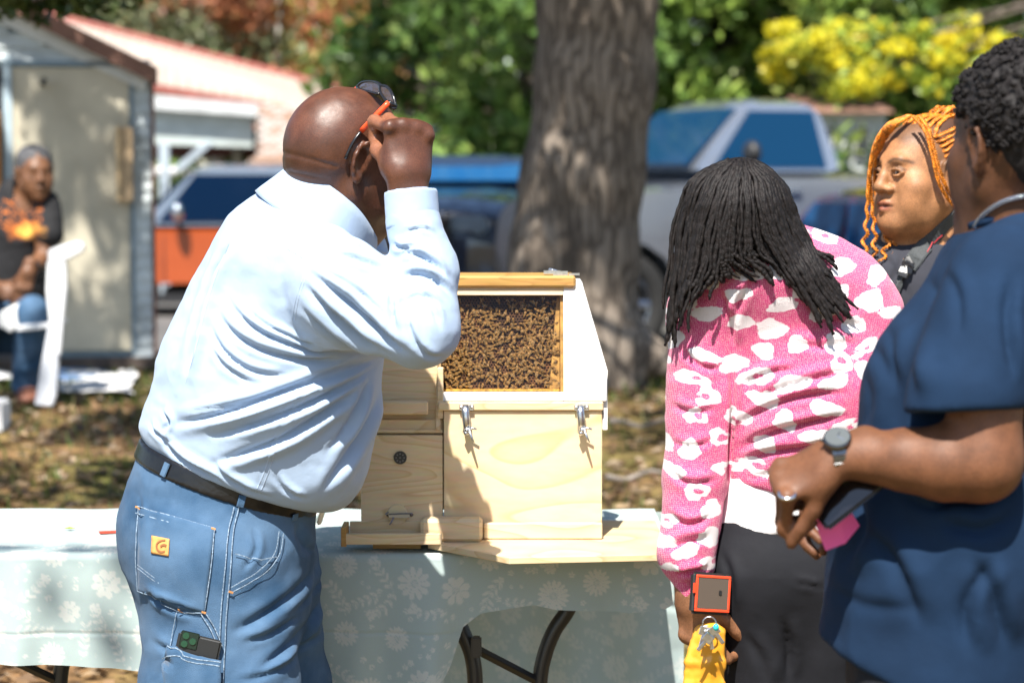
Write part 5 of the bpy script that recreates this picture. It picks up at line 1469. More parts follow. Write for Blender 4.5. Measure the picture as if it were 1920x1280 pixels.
    body_mesh(j, .012, 'trousers', cloth_mat('black_twill'), root)
    for px, yy_ in ((1690, Y + .02), (1810, Y + .10)):
        q = W(px, 980, yy_); sh = Shape(); sh.ell((q[0] - .03, yy_ - .03, .04), (.12, .06, .04), k=.001); sh.plane((0, 0, .003), (0, 0, -1)); body_mesh(sh, .012, 'shoe', mat('white_shoe'), root)
    tc = caster([tee] + [o for o in root.children if o.name.startswith('body')])
    # hair: orange braids
    om = mat('orange_braid', (.60, .185, .010), rough=.45, spec=.5, noise=.5, scale=110, bump=.5, bscale=300, bdist=.002)
    cap = Shape(); cp = Shape(); cp.ell((0, -.034, .048), (.070, .072, .066), k=.001)
    cp.ell((.0, -.070, .085), (.045, .040, .034), k=.03)
    cap.group(cp, HM, HO, HS, k=.001); hair = body_mesh(cap, .006, 'hair', mat('dark_roots', (.06, .022, .008), rough=.7), root)
    rs = np.random.RandomState(3)
    def braid(path, r=.0036, n=None, curl=0.0, pitch=.010):
        path = smooth_path(path, 8); L = 0; A = MB()
        acc = [0]
        for i in range(1, len(path)): acc.append(acc[-1] + float(np.linalg.norm(path[i] - path[i - 1])))
        m = max(8, int(acc[-1] / .0022)); tt = np.linspace(0, acc[-1], m); P = np.array([[np.interp(t, acc, [q[c] for q in path]) for c in range(3)] for t in tt])
        if curl:
            w = np.clip((tt / acc[-1] - .55) / .45, 0, 1); P[:, 0] += curl * w * np.sin(tt * 190 + rs.uniform(0, 6)); P[:, 1] += curl * w * np.cos(tt * 170)
        for ph in (0, PI):   # two interleaved strands read as a plait
            a = tt / pitch * 2 * PI + ph; Q = P.copy(); Q[:, 0] += .8 * r * np.cos(a); Q[:, 1] += .6 * r * np.sin(2 * a); Q[:, 2] += .45 * r * np.sin(a)
            A.tube(list(Q), [r * .66 * (1 - .45 * max(0, (k / m - .85) / .15)) for k in range(m)], 5)
        A.build('braid', om, hair, smooth=True)
    # rows over the crown, swept up and back
    for i in range(9):
        u = (i - 4) / 4; x = u * .055
        braid([hw(x, .044 - .030 * abs(u), .092 - .030 * u * u), hw(x * 1.02, .024 - .02 * abs(u), .110 - .028 * u * u), hw(x * .8, -.02, .122 - .02 * u * u), hw(x * .45, -.072, .122)], .0036)
    for i in range(7):   # side rows towards the knot
        z = .075 - i * .011
        for s_ in (1, -1): braid([hw(s_ * (.066 + .002 * i), .012 - .004 * i, z), hw(s_ * .083, -.03, z + .018), hw(s_ * .058, -.075, .100 - .003 * i), hw(s_ * .015, -.090, .112)], .0040)
    # knot
    for i in range(8):
        a = i * .8; braid([hw(.030 * math.cos(a), -.078 + .026 * math.sin(a), .108), hw(.034 * math.cos(a + 1.4), -.078 + .03 * math.sin(a + 1.4), .124), hw(.018 * math.cos(a + 2.6), -.078 + .016 * math.sin(a + 2.6), .138)], .0048)
    # long ones framing the face: picture left
    for i in range(5):
        o = i * 9.0; j_ = rs.uniform(-3, 3)
        braid([W(1702 + i * 1.5, 217, Y - .03), W(1664 + o * .5, 234, Y - .055), W(1640 + o * .4, 272, Y - .06 + .01 * i), W(1629 + o * .5 + j_, 330, Y - .05 + .015 * i), W(1626 + o * 1.2, 400, Y - .04 + .015 * i), W(1622 + o * 2.2 + j_, 450, Y - .05 + .01 * i), W(1618 + o * 2.0 - j_, 498 - 4 * (i % 3), Y - .06)], .0033, curl=.007)
    # picture right, in front of the ear
    for i in range(2):
        o = i * 12
        braid([W(1712 + o, 218, Y - .075), W(1735 + o * .7, 246, Y - .10), W(1748 + o * .5, 290, Y - .105), W(1760 + o * .8, 340, Y - .10), W(1782 + o, 378, Y - .08), W(1802 + o * 1.4, 396, Y - .07), W(1816 + o * 1.6, 410, Y - .05)], .0036)
    # earring
    e = Vector(hw(-.0, 0, 0)); 
    ear = Vector(hw(.086, .0, -.036)) if Vector(hw(.086, 0, 0)).y < Vector(hw(-.086, 0, 0)).y else Vector(hw(-.086, .0, -.036))
    MB().ball(ear + Vector((0, -.006, 0)), .0045, 10, 8).build('earring', mat('silver', (.8, .8, .82), rough=.12, metal=1.0), root, smooth=True)
    # camera strap over the shoulder
    st = empty('camera_strap', tuple(W(1740, 450, Y - .08)), 'dark grey camera strap with a buckle lying across the charcoal tee', 'strap')
    g = mat('strap_grey', (.045, .05, .052), rough=.8, noise=.2, scale=300)
    trim(tc, [(1796, 398), (1772, 420), (1745, 450), (1716, 484), (1702, 500)], .034, .004, th=.002).build('webbing', g, st)
    trim(tc, [(1705, 494), (1690, 522), (1676, 560), (1668, 640)], .014, .005, th=.0015).build('webbing', g, st)
    trim(tc, [(1704, 492), (1692, 518)], .024, .008, th=.005).build('buckle', mat('buckle_black', (.015, .015, .016), rough=.35), st)
    trim(tc, [(1738, 476), (1752, 452), (1764, 440)], .002, .0065, th=.0008).build('red_edge', mat('strap_red', (.4, .02, .03), rough=.7), st)
build_woman_braids()
# ================================================================== man in the navy tee, closest to the camera
def build_man_navy():
    Y = 3.30
    root = empty('person', (*W(1800, 1000, Y)[:2], 0), 'man in navy tee with short curly hair and silver chain, back half turned', 'person')
    sk = skin('skin_mid', (.145, .058, .026), rough=.50, spec=.4)
    HO = np.array(W(1908, 265, Y + .03)); HM = frame((-.50, .86, .04), (-.03, .03, 1)); HS = .98
    b = Shape(); b.group(head_shape(detail=False), HM, HO, HS, k=.001)
    b.limb(W(1922, 310, Y + .03), W(1935, 420, Y + .06), (.066, .066), (.078, .074), (1, 0, 0), k=.035)
    b.limb(W(1915, 500, Y + .08), W(1840, 1000, Y + .08), (.09, .13), (.11, .13), (1, 0, 0), k=.06)
    S = W(1898, 560, Y - .06); E = W(1842, 868, Y - .14); Wr = W(1572, 855, Y - .10)
    b.chain([S, W(1850, 700, Y - .13), E], [.044, .050, .050], k=.05, k2=.02)
    b.chain([E + np.array([0, 0, .004]), W(1770, 868, Y - .13), W(1700, 862, Y - .12), Wr], [.050, .049, .041, .0275], k=.02, k2=.012)
    b.chain([W(1945, 520, Y + .25), W(1900, 850, Y + .30), W(1640, 900, Y + .16)], [.050, .045, .03], k=.03, k2=.02)
    rh, _t = hand_shape(thumb=1, curls=[(35, 45, 30)] * 4, spread=.05); b.group(rh, frame(np.array([-.9, -.2, -.2]), (0, .6, .7)), W(1642, 899, Y + .16), 1.0, k=.01)
    HA = frame(np.array([-.86, .10, -.42]), (-.18, -.55, .75))
    hs, tips = hand_shape(thumb=-1, curls=[(62, 74, 50), (70, 80, 50), (76, 82, 50), (80, 82, 50)], spread=.05, thumb_dir=(.45, .8, -.6))
    b.group(hs, HA, W(1562, 860, Y - .10), 1.0, k=.012)
    def tint(V):
        T = np.ones((len(V), 3)); T *= (1 + .12 * fbm(V, 18, 5))[:, None]
        q = head_local(V, HM, HO, HS); near = np.abs(q).max(1) < .15
        T *= (1 - .35 * near)[:, None]; return T
    body_mesh(b, .0048, 'body', sk, root, tint, 2)
    make_eyes(root, HM, HO, HS)
    # short curly hair
    hm = mat('curly_hair', (.010, .008, .008), rough=.7, spec=.3, noise=.4, scale=90)
    hp = Shape(); hp.ell((0, -.020, .040), (.086, .104, .094), k=.001); hp.ell((0, -.060, -.012), (.070, .056, .066), k=.03)
    hp._add('s', .01, lambda p: np.where((p[:, 1] > .012) & (p[:, 2] < .035), -.02, .05).astype(np.float32) if False else (np.maximum(.004 - p[:, 1], p[:, 2] - .040)), _v([-1, -1, -1]), _v([1, 1, 1]))
    hc = Shape(); hc.group(hp, HM, HO, HS, k=.001)
    def curls(V, N):
        q = head_local(V, HM, HO, HS); up = np.clip((q[:, 2] + .02) / .05, 0, 1)
        f = fbm(V, 62, 4, 2); f2 = fbm(V, 110, 9, 2)
        return V + N * ((.005 * np.abs(f) * 2 + .004 * np.abs(f2) * 2) * up + .0015 * f2 - .004 * (1 - up))[:, None]
    V, F = hc.mesh(.0034); V = relax(V, F, 1, .5); V = curls(V, vnormals(V, F))
    hair = link('hair', np_mesh('hair', V, F), hm); parent_keep(hair, root)
    # loose curls all over the crown
    rs = np.random.RandomState(6); mb = MB(); Nn = vnormals(V, F); q = head_local(V, HM, HO, HS)
    ids = np.nonzero((q[:, 2] > -.01))[0]; ids = ids[rs.permutation(len(ids))[:900]]
    for i in ids:
        p = V[i] + Nn[i] * .002; n = Nn[i]; a = np.cross(n, rs.normal(0, 1, 3)); a /= np.linalg.norm(a) + 1e-9; c = np.cross(n, a); r = rs.uniform(.0022, .0040); t0 = rs.uniform(0, 6)
        mb.tube([p + a * r * math.cos(t0 + k * 1.05) + c * r * math.sin(t0 + k * 1.05) + n * (.0006 * k) for k in range(7)], .0017, 4)
    mb.build('curls', hm, root, smooth=True)
    # tee
    s = Shape()
    s.limb(W(1940, 418, Y + .07), W(1916, 520, Y + .08), (.075, .10), (.105, .17), (1, 0, 0), k=.001)
    s.limb(W(1916, 520, Y + .08), W(1850, 760, Y + .09), (.104, .18), (.165, .19), (1, 0, 0), k=.05)
    s.limb(W(1850, 760, Y + .09), W(1800, 1010, Y + .08), (.165, .19), (.170, .19), (1, 0, 0), k=.05)
    s.limb(W(1800, 1010, Y + .08), W(1766, 1225, Y + .08), (.170, .19), (.176, .195), (1, 0, 0), k=.05)
    s.ell(W(1868, 670, Y + .06), (.128, .19, .075), k=.05)
    s.plane(W(1600, 1240, Y), (-.45, 0, -1), .008)
    s.limb(W(1885, 535, Y - .080), W(1812, 740, Y - .13), (.080, .078), (.079, .076), (1, 0, 0), k=.055)
    s.limb(W(1812, 740, Y - .13), W(1802, 800, Y - .135), (.079, .076), (.076, .073), (1, 0, 0), k=.003)
    s.limb(W(1930, 540, Y + .24), W(1912, 760, Y + .30), (.080, .078), (.076, .074), (1, 0, 0), k=.05)
    hd = W(1800, 770, Y - .13)
    n_ = np.array([.03, -.10, -1.0]); n_ /= np.linalg.norm(n_)
    # cut the sleeve mouth (local region only) and hollow it
    rg = Shape(); rg.cone(hd + n_ * .075, hd + n_ * .12, .100, .100, k=.001)
    def mouth(p):
        d1 = -((p - _v(hd)) @ _v(n_)); d2 = np.linalg.norm((p - _v(hd)) * np.array([1, 1, .8], np.float32), axis=1) - .112; d3 = p[:, 1] - np.float32(Y - .055)
        return np.maximum(np.maximum(d1, d2), d3)
    s._add('s', .004, mouth, hd - .13, hd + .13)
    s.cone(W(1815, 735, Y - .13), hd + n_ * .02, .058, .063, k=.004, op='s')
    s.cone(W(1932, 330, Y + .05), W(1934, 425, Y + .06), .066, .070, k=.01, op='s')
    nf = [([(1650, 640), (1672, 760), (1650, 860)], .010, .008), ([(1880, 1040), (1820, 1140), (1830, 1250)], .014, .010), ([(1700, 930), (1760, 960), (1850, 940)], .010, .008), ([(1780, 480), (1800, 560), (1790, 640)], .010, .006), ([(1690, 560), (1690, 650), (1704, 740)], .012, .012), ([(1705, 540), (1716, 640), (1708, 760)], .010, .010), ([(1830, 1040), (1870, 1120), (1900, 1240)], .016, .012), ([(1640, 1000), (1700, 1080), (1740, 1200)], .016, .010),
          ([(1620, 900), (1640, 1000), (1600, 1120)], .014, .012), ([(1900, 500), (1880, 600), (1890, 720)], .012, .012), ([(1760, 980), (1850, 1000), (1920, 960)], .014, .010),
          ([(1560, 1130), (1640, 1160), (1760, 1150)], .016, .004)]
    nm = cloth_mat('navy_jersey', (.0068, .022, .054), rough=.9, weave=1300, wb=.3, noise=.12, scale=10, sheen=0, crease=.6)
    body_mesh(s, .0048, 'tee_shirt', nm, root, None, 2, lambda V, N: V + N * (dent(V, N, 7, .004, 51) + folds(V, N, 3.15, nf))[:, None])
    mb = MB(); mb.tube(smooth_path([W(1822, 424, Y + .03), W(1852, 414, Y - .0), W(1900, 403, Y - .01), W(1950, 403, Y - .0)], 5), .0075, 10); mb.build('neck_band', nm, root, smooth=True)
    j = Shape(); j.limb(W(1800, 1180, Y + .08), W(1800, 1300, Y + .08), (.16, .18), (.16, .18), (1, 0, 0), k=.001)
    for yy_, xx in ((Y - .01, 1760), (Y + .18, 1800)):
        j.limb(W(xx, 1300, yy_), (W(xx, 1300, yy_)[0], yy_, .07), (.115, .10), (.07, .07), (1, 0, 0), k=.04)
    body_mesh(j, .010, 'trousers', cloth_mat('black_twill'), root)
    for yy_, xx in ((Y - .01, 1760), (Y + .18, 1800)):
        q = W(xx, 1300, yy_); sh = Shape(); sh.ell((q[0] - .06, yy_, .045), (.15, .052, .045), k=.001); sh.plane((0, 0, .003), (0, 0, -1)); body_mesh(sh, .012, 'shoe', mat('black_shoe'), root)
    # chain necklace: interlocked links
    sv = mat('silver', (.8, .8, .82), rough=.12, metal=1.0)
    bt0 = caster([o for o in root.children if o.name.startswith(('body', 'tee_shirt'))]); path = []
    for q in smooth_path([(1828, 424), (1838, 408), (1856, 392), (1880, 378), (1906, 370), (1940, 364)], 10):
        h, n = cast(bt0, q[0], q[1]); path.append(np.array(h + Vector((0, -.004, 0))) if h is not None else W(q[0], q[1], Y))
    mb = MB()
    for k, p in enumerate(path):
        t = np.array(path[min(k + 1, len(path) - 1)]) - np.array(path[max(k - 1, 0)]); t /= np.linalg.norm(t); a = np.cross(t, [0, 1, 0.2]) if k % 2 else np.cross(t, [.3, 0, 1]); a /= np.linalg.norm(a)
        mb.tube([p + t * .0040 * math.cos(q) + a * .0026 * math.sin(q) for q in np.linspace(0, 2 * PI, 9)], .0009, 5, cap=False)
    mb.build('chain_necklace', sv, root, smooth=True)
    # watch on the left wrist
    wt = empty('wristwatch', tuple(W(1556, 835, Y - .13)), 'steel wristwatch with round grey dial on the wrist over the black phone', 'watch')
    ax = np.array(W(1600, 852, Y - .10)) - np.array(W(1560, 857, Y - .10)); ax /= np.linalg.norm(ax); c = np.array(W(1570, 855, Y - .10))
    u = np.cross(ax, [0, 0, 1]); u /= np.linalg.norm(u); v = np.cross(ax, u)
    st = mat('watch_steel', (.17, .17, .17), rough=.22, metal=1.0)
    for k in range(22):
        a = k * 2 * PI / 22; p = c + (u * math.cos(a) + v * math.sin(a)) * .0310
        M = Matrix((Vector(ax), Vector(-u * math.sin(a) + v * math.cos(a)), Vector(u * math.cos(a) + v * math.sin(a)))).transposed().to_3x3()
        MB().box(p, (.0095, .0041, .0016), M).build('strap_link', st, wt, bevel=.0008, seg=1)
    d = np.array([-.30, -.62, .72]); d -= (d @ ax) * ax; d /= np.linalg.norm(d); pc = Vector(c + d * .031)
    MB().tube([pc, pc + Vector(d) * .007], [.0195, .0185], 28).build('watch_case', st, wt, bevel=.001, seg=1)
    MB().tube([pc + Vector(d) * .0072, pc + Vector(d) * .0076], .0165, 28).build('dial', mat('watch_dial', (.10, .11, .11), rough=.15, spec=.8), wt)
    e1 = Vector(np.cross(d, ax)).normalized(); e2 = Vector(ax)
    for (a, L_) in ((.6, .008), (2.4, .012)):
        dr = e1 * math.cos(a) + e2 * math.sin(a); q = pc + Vector(d) * .0079; MB().tube([q, q + dr * L_], .0006, 5).build('watch_hand', sv, wt)
    MB().ball(pc + Vector(d) * .0035 + e2 * -.0205, .0028, 8, 6).build('crown_knob', st, wt, smooth=True)
    # ring on a finger
    rg_ = empty('finger_ring', tuple(W(1475, 925, Y - .13)), 'broad silver ring on a finger of the hand with the watch', 'ring')
    bt = caster([o for o in root.children if o.name.startswith('body')])
    h, n = cast(bt, 1478, 926)
    if h is None: h = Vector(W(1478, 926, Y - .13))
    hk = np.array(h) + np.array([0, .008, 0]); f = np.asarray(HA) @ np.array([0, .3, -.95]); a1 = np.cross(f, [0, 1, 0]); a1 /= np.linalg.norm(a1); a2 = np.cross(f, a1); a2 /= np.linalg.norm(a2)
    mb = MB(); ring = [hk + (a1 * math.cos(t) + a2 * math.sin(t)) * .0108 for t in np.linspace(0, 2 * PI, 22)]
    mb.tube(ring, .0028, 6, cap=False); mb.build('band', sv, rg_, smooth=True)
    # black phone and pink paper
    ph = empty('smartphone', tuple(W(1580, 935, Y - .10)), 'black phone held under the wrist with the steel watch', 'phone')
    c0 = Vector(W(1585, 925, Y - .085)); M = Matrix.Rotation(R(-38), 3, 'Y') @ Matrix.Rotation(R(-25), 3, 'X')
    MB().box(c0, (.050, .0055, .026), M).build('phone_body', mat('phone_black', (.012, .012, .014), rough=.22), ph, bevel=.004, seg=3)
    MB().box(c0 + M @ Vector((.0, -.0062, 0)), (.045, .0008, .0225), M).build('screen', mat('screen_black', (.006, .006, .008), rough=.05, spec=.8), ph)
    pk = MB(); P = [W(1506, 925, Y - .06), W(1560, 905, Y - .05), W(1612, 985, Y - .03), W(1585, 1018, Y - .04), W(1548, 1032, Y - .05)]
    pk.prism(P, (0, .0012, .0005)); o = pk.build('pink_paper', mat('hot_pink', (.90, .12, .38), rough=.55)); tag(o, 'bright pink folded paper held below the black phone', 'paper')
build_man_navy()
# ================================================================== the ground
def ground_z(x, y):
    x = np.asarray(x, float); y = np.asarray(y, float)
    up = np.interp(y, [-5, 5.2, 8.5, 10.5, 13.2, 17.0, 400], [0, 0, .30, .45, .45, .0, .0])
    return up + .02 * np.sin(x * .9 + y * .5) * np.clip((y - 6) / 4, 0, 1)
def gz(x, y): return float(ground_z(x, y))
def ground():
    ys = np.concatenate([np.linspace(-6, 4, 12), np.linspace(4.2, 17.5, 150), np.geomspace(18, 320, 26)])
    xs = np.concatenate([-np.geomspace(6, 200, 16)[::-1] + .2, np.linspace(-5.5, 5.5, 130), np.geomspace(6, 200, 16) - .2])
    X, Y = np.meshgrid(xs, ys); Z = ground_z(X, Y); V = np.stack([X, Y, Z], -1).reshape(-1, 3)
    near = (V[:, 1] > 4) & (V[:, 1] < 17.5) & (np.abs(V[:, 0]) < 6); V[near, 2] += .018 * fbm(V[near], 1.7, 3) + .008 * fbm(V[near], 8, 4)
    n = len(xs); idx = np.arange(len(V)).reshape(len(ys), n); F = np.stack([idx[:-1, :-1], idx[:-1, 1:], idx[1:, 1:], idx[1:, :-1]], -1).reshape(-1, 4)
    m = mat('ground_soil', (.10, .065, .035), rough=.95, spec=.1, bump=.6, bscale=22, bdist=.03); N, L, b = nodes(m)
    tc = N.new('ShaderNodeTexCoord'); n1 = N.new('ShaderNodeTexNoise'); n1.inputs['Scale'].default_value = 1.1; n1.inputs['Detail'].default_value = 6; n1.inputs['Roughness'].default_value = .65; L.new(tc.outputs['Object'], n1.inputs['Vector'])
    c1 = N.new('ShaderNodeValToRGB'); e = c1.color_ramp.elements; e[0].position = .38; e[0].color = (.21, .13, .07, 1); e[1].position = .66; e[1].color = (.10, .115, .035, 1); L.new(n1.outputs['Fac'], c1.inputs[0])
    n2 = N.new('ShaderNodeTexNoise'); n2.inputs['Scale'].default_value = 14; n2.inputs['Detail'].default_value = 8; L.new(tc.outputs['Object'], n2.inputs['Vector'])
    c2 = N.new('ShaderNodeValToRGB'); e = c2.color_ramp.elements; e[0].position = .35; e[0].color = (.45, .42, .38, 1); e[1].position = .7; e[1].color = (1.5, 1.4, 1.25, 1); L.new(n2.outputs['Fac'], c2.inputs[0])
    mx = N.new('ShaderNodeMix'); mx.data_type = 'RGBA'; mx.blend_type = 'MULTIPLY'; mx.inputs['Factor'].default_value = 1; L.new(c1.outputs[0], mx.inputs['A']); L.new(c2.outputs[0], mx.inputs['B']); L.new(mx.outputs['Result'], b.inputs['Base Color'])
    o = link('ground', np_mesh('ground', V, F), m); o['kind'] = 'structure'
ground()
def scatter_quads(name, n, area, size, cols, seed, label, cat, lift=.006, tall=False, dens=None):
    rs = np.random.RandomState(seed); x = rs.uniform(area[0], area[1], n); y = rs.uniform(area[2], area[3], n)
    if dens is not None:
        k = rs.rand(n) < dens(x, y); x = x[k]; y = y[k]; n = len(x)
    z = ground_z(x, y) + lift; s = rs.uniform(.5, 1.3, n) * size; a = rs.uniform(0, 2 * PI, n)
    C = np.stack([x, y, z], -1); u = np.stack([np.cos(a), np.sin(a), rs.uniform(-.3, .3, n)], -1); v = np.stack([-np.sin(a), np.cos(a), rs.uniform(-.3, .3, n)], -1)
    if tall:
        h = s[:, None] * np.stack([rs.uniform(-.5, .5, n), rs.uniform(-.5, .5, n), np.ones(n)], -1); w = u * .0035 * np.array([1, 1, 0]) * (1 + y[:, None] * .06)
        V = np.stack([C - w, C + w, C + h + w * .25, C + h - w * .25], 1).reshape(-1, 3)
    else:
        up = np.array([0, 0, 1.0]) * (s * .25)[:, None]
        V = np.stack([C - u * s[:, None] / 2, C - v * s[:, None] * .28 + up, C + u * s[:, None] / 2 + up * .5, C + v * s[:, None] * .28 + up * .3], 1).reshape(-1, 3)
    F = np.arange(len(V)).reshape(-1, 4); me = np_mesh(name, V, F, False)
    cc = np.array(cols)[rs.randint(0, len(cols), n)] * rs.uniform(.6, 1.3, n)[:, None]; attr_color(me, 'tint', np.repeat(cc, 4, 0))
    m = tint_mat(); o = link(name, me, m, None, False); tag(o, label, cat, kind='stuff'); return o
def tint_mat(nm='leafy_tint', transl=.35, rough=.42):
    if nm in MATS: return MATS[nm]
    m = mat(nm, (1, 1, 1), rough=rough, spec=.5); N, L, b = nodes(m)
    at = N.new('ShaderNodeAttribute'); at.attribute_name = 'tint'; L.new(at.outputs['Color'], b.inputs['Base Color'])
    if transl:
        tr = N.new('ShaderNodeBsdfTranslucent'); L.new(at.outputs['Color'], tr.inputs['Color']); ms = N.new('ShaderNodeMixShader'); ms.inputs[0].default_value = transl
        L.new(b.outputs[0], ms.inputs[1]); L.new(tr.outputs[0], ms.inputs[2]); L.new(ms.outputs[0], N['Material Output'].inputs['Surface'])
    return m
scatter_quads('fallen_leaves', 34000, (-4.5, 4.5, 5.2, 13.8), .062, [(.27, .17, .09), (.35, .25, .15), (.17, .10, .05), (.42, .32, .22), (.12, .07, .04)], 2, 'dry brown leaves scattered over the ground under the oak', 'fallen leaves',
              dens=lambda x, y: np.clip(.75 + .5 * np.sin(x * 1.7 + y) * np.cos(y * 1.3), .1, 1))
scatter_quads('grass', 36000, (-5.5, 5.5, 6.5, 14.5), .055, [(.085, .14, .025), (.12, .17, .035), (.06, .10, .02), (.20, .19, .07)], 3, 'thin green grass growing between the fallen leaves', 'grass', 0, True,
              dens=lambda x, y: np.clip((.5 + .6 * np.sin(x * 1.1 + 2) * np.cos(y * .9 + 1)) * np.clip((y - 6) / 3, .15, 1) + (y > 11.5) * .5, 0, 1))
rsT = np.random.RandomState(8)
def stick(px0, py0, px1, py1, Y, r, label):
    a = W(px0, py0, Y); b = W(px1, py1, Y + .1); pts = []
    for t in np.linspace(0, 1, 7):
        p = a + (b - a) * t; x = p[0]; y = p[1] + .05 * math.sin(t * 5); pts.append((x, y, gz(x, y) + r + .025 + .02 * math.sin(t * 7 + px0)))
    o = MB().tube(pts, [r * (1 - .5 * t) for t in np.linspace(0, 1, 7)], 7).build('fallen_branch', mat('dead_wood', (.22, .19, .16), rough=.9, noise=.3, scale=20), smooth=True); tag(o, label, 'branch')
stick(1145, 780, 1262, 770, 10.0, .013, 'pale fallen branch on the leaf litter right of the hive, the farther one')
stick(1140, 845, 1260, 840, 8.9, .012, 'grey fallen branch on the leaf litter right of the hive, the nearer one')

# ================================================================== the oak
def bark():
    m = mat('oak_bark', (.16, .125, .095), rough=.95, spec=.1); N, L, b = nodes(m)
    tc = N.new('ShaderNodeTexCoord'); mp = N.new('ShaderNodeMapping'); mp.inputs['Scale'].default_value = (1, 1, .22); L.new(tc.outputs['Object'], mp.inputs['Vector'])
    vo = N.new('ShaderNodeTexVoronoi'); vo.feature = 'DISTANCE_TO_EDGE'; vo.inputs['Scale'].default_value = 20
    nz = N.new('ShaderNodeTexNoise'); nz.inputs['Scale'].default_value = 6; nz.inputs['Detail'].default_value = 6; L.new(mp.outputs[0], nz.inputs['Vector'])
    av = N.new('ShaderNodeMix'); av.data_type = 'RGBA'; av.inputs['Factor'].default_value = .25; L.new(mp.outputs[0], av.inputs['A']); L.new(nz.outputs['Color'], av.inputs['B']); L.new(av.outputs['Result'], vo.inputs['Vector'])
    cr = N.new('ShaderNodeValToRGB'); e = cr.color_ramp.elements; e[0].color = (.13, .105, .085, 1); e[0].position = .0; e[1].color = (.35, .29, .235, 1); e[1].position = .22; L.new(vo.outputs['Distance'], cr.inputs[0])
    mx = N.new('ShaderNodeMix'); mx.data_type = 'RGBA'; mx.blend_type = 'MULTIPLY'; mx.inputs['Factor'].default_value = .6; L.new(cr.outputs[0], mx.inputs['A']); L.new(nz.outputs['Fac'], mx.inputs['B']); L.new(mx.outputs['Result'], b.inputs['Base Color'])
    bp = N.new('ShaderNodeBump'); bp.inputs['Strength'].default_value = .6; bp.inputs['Distance'].default_value = .02; L.new(vo.outputs['Distance'], bp.inputs['Height']); L.new(bp.outputs[0], b.inputs['Normal'])
    return m
BARK = bark()
def leaf_cloud(centers, radii, n, size, cols, seed, shape_pow=.5, flat=1.0):
    rs = np.random.RandomState(seed); k = rs.choice(len(centers), n, p=np.array(radii) ** 2 / np.sum(np.array(radii) ** 2))
    d = rs.normal(0, 1, (n, 3)); d /= np.linalg.norm(d, axis=1, keepdims=True); rr = rs.rand(n) ** shape_pow
    P = np.array(centers)[k] + d * (np.array(radii)[k] * rr)[:, None] * np.array([1, 1, flat])
    s = rs.uniform(.6, 1.4, n) * size; a = rs.normal(0, 1, (n, 3)); a /= np.linalg.norm(a, axis=1, keepdims=True); b = np.cross(a, rs.normal(0, 1, (n, 3))); b /= np.linalg.norm(b, axis=1, keepdims=True)
    V = np.stack([P - a * s[:, None] * .6, P - b * s[:, None] * .3, P + a * s[:, None] * .6, P + b * s[:, None] * .3], 1).reshape(-1, 3)
    # colour varies leaf by leaf and from spray to spray, whatever the light
    cl = rs.randint(0, len(cols), len(centers)); pick = np.where(rs.rand(n) < .6, cl[k], rs.randint(0, len(cols), n)); cc = np.array(cols)[pick] * rs.uniform(.7, 1.3, n)[:, None]
    return V, np.repeat(cc, 4, 0)
def crown_mesh(name, V, cc, parent):
    me = np_mesh(name, V, np.arange(len(V)).reshape(-1, 4), False); attr_color(me, 'tint', cc); o = link(name, me, tint_mat(), None, False)
    o['kind'] = 'stuff'
    if parent is not None: parent_keep(o, parent)
    return o
def dapple(o, top):
    """the outer sprays of the oak's wide crown, high above the picture, on boughs from the trunk"""
    rs = np.random.RandomState(77); C = []; Rr = []; tw = MB()
    def spot(x, y, z, h, r):
        t = h / -SUN_TO.z; C.append((x - SUN_TO.x * t, y - SUN_TO.y * t, z + h)); Rr.append(r)  # sets a spray up-sun of the spot it is to shade
    for _ in range(120): spot(rs.uniform(-4.2, 3.2), rs.uniform(6.8, 13.0), .3, rs.uniform(4.2, 7.5), rs.uniform(.22, .42))
    for _ in range(26): spot(rs.uniform(-3.2, -1.9), 12.3, rs.uniform(.6, 2.2), rs.uniform(4.0, 6.5), rs.uniform(.14, .30))
    for _ in range(6): spot(rs.uniform(0, .7), 11.4, rs.uniform(.5, 2.8), rs.uniform(4, 6.5), rs.uniform(.12, .26))
    for _ in range(8): spot(rs.uniform(-1.2, -.6), 4.5, rs.uniform(.5, .85), rs.uniform(5.0, 6.5), .05)
    for k in range(9):
        c = np.array(C[k * 12]); m = (top + c) / 2 + np.array([0, 0, .9]); tw.tube([top + np.array([0, 0, .5]), m, c], [.07, .04, .01], 5)
    tw.build('limb', BARK, o, smooth=True)
    V, cc = leaf_cloud(C, Rr, 15000, .105, [(.050, .095, .020), (.070, .115, .026), (.10, .13, .03)], 78, .6, .5); crown_mesh('crown', V, cc, o)
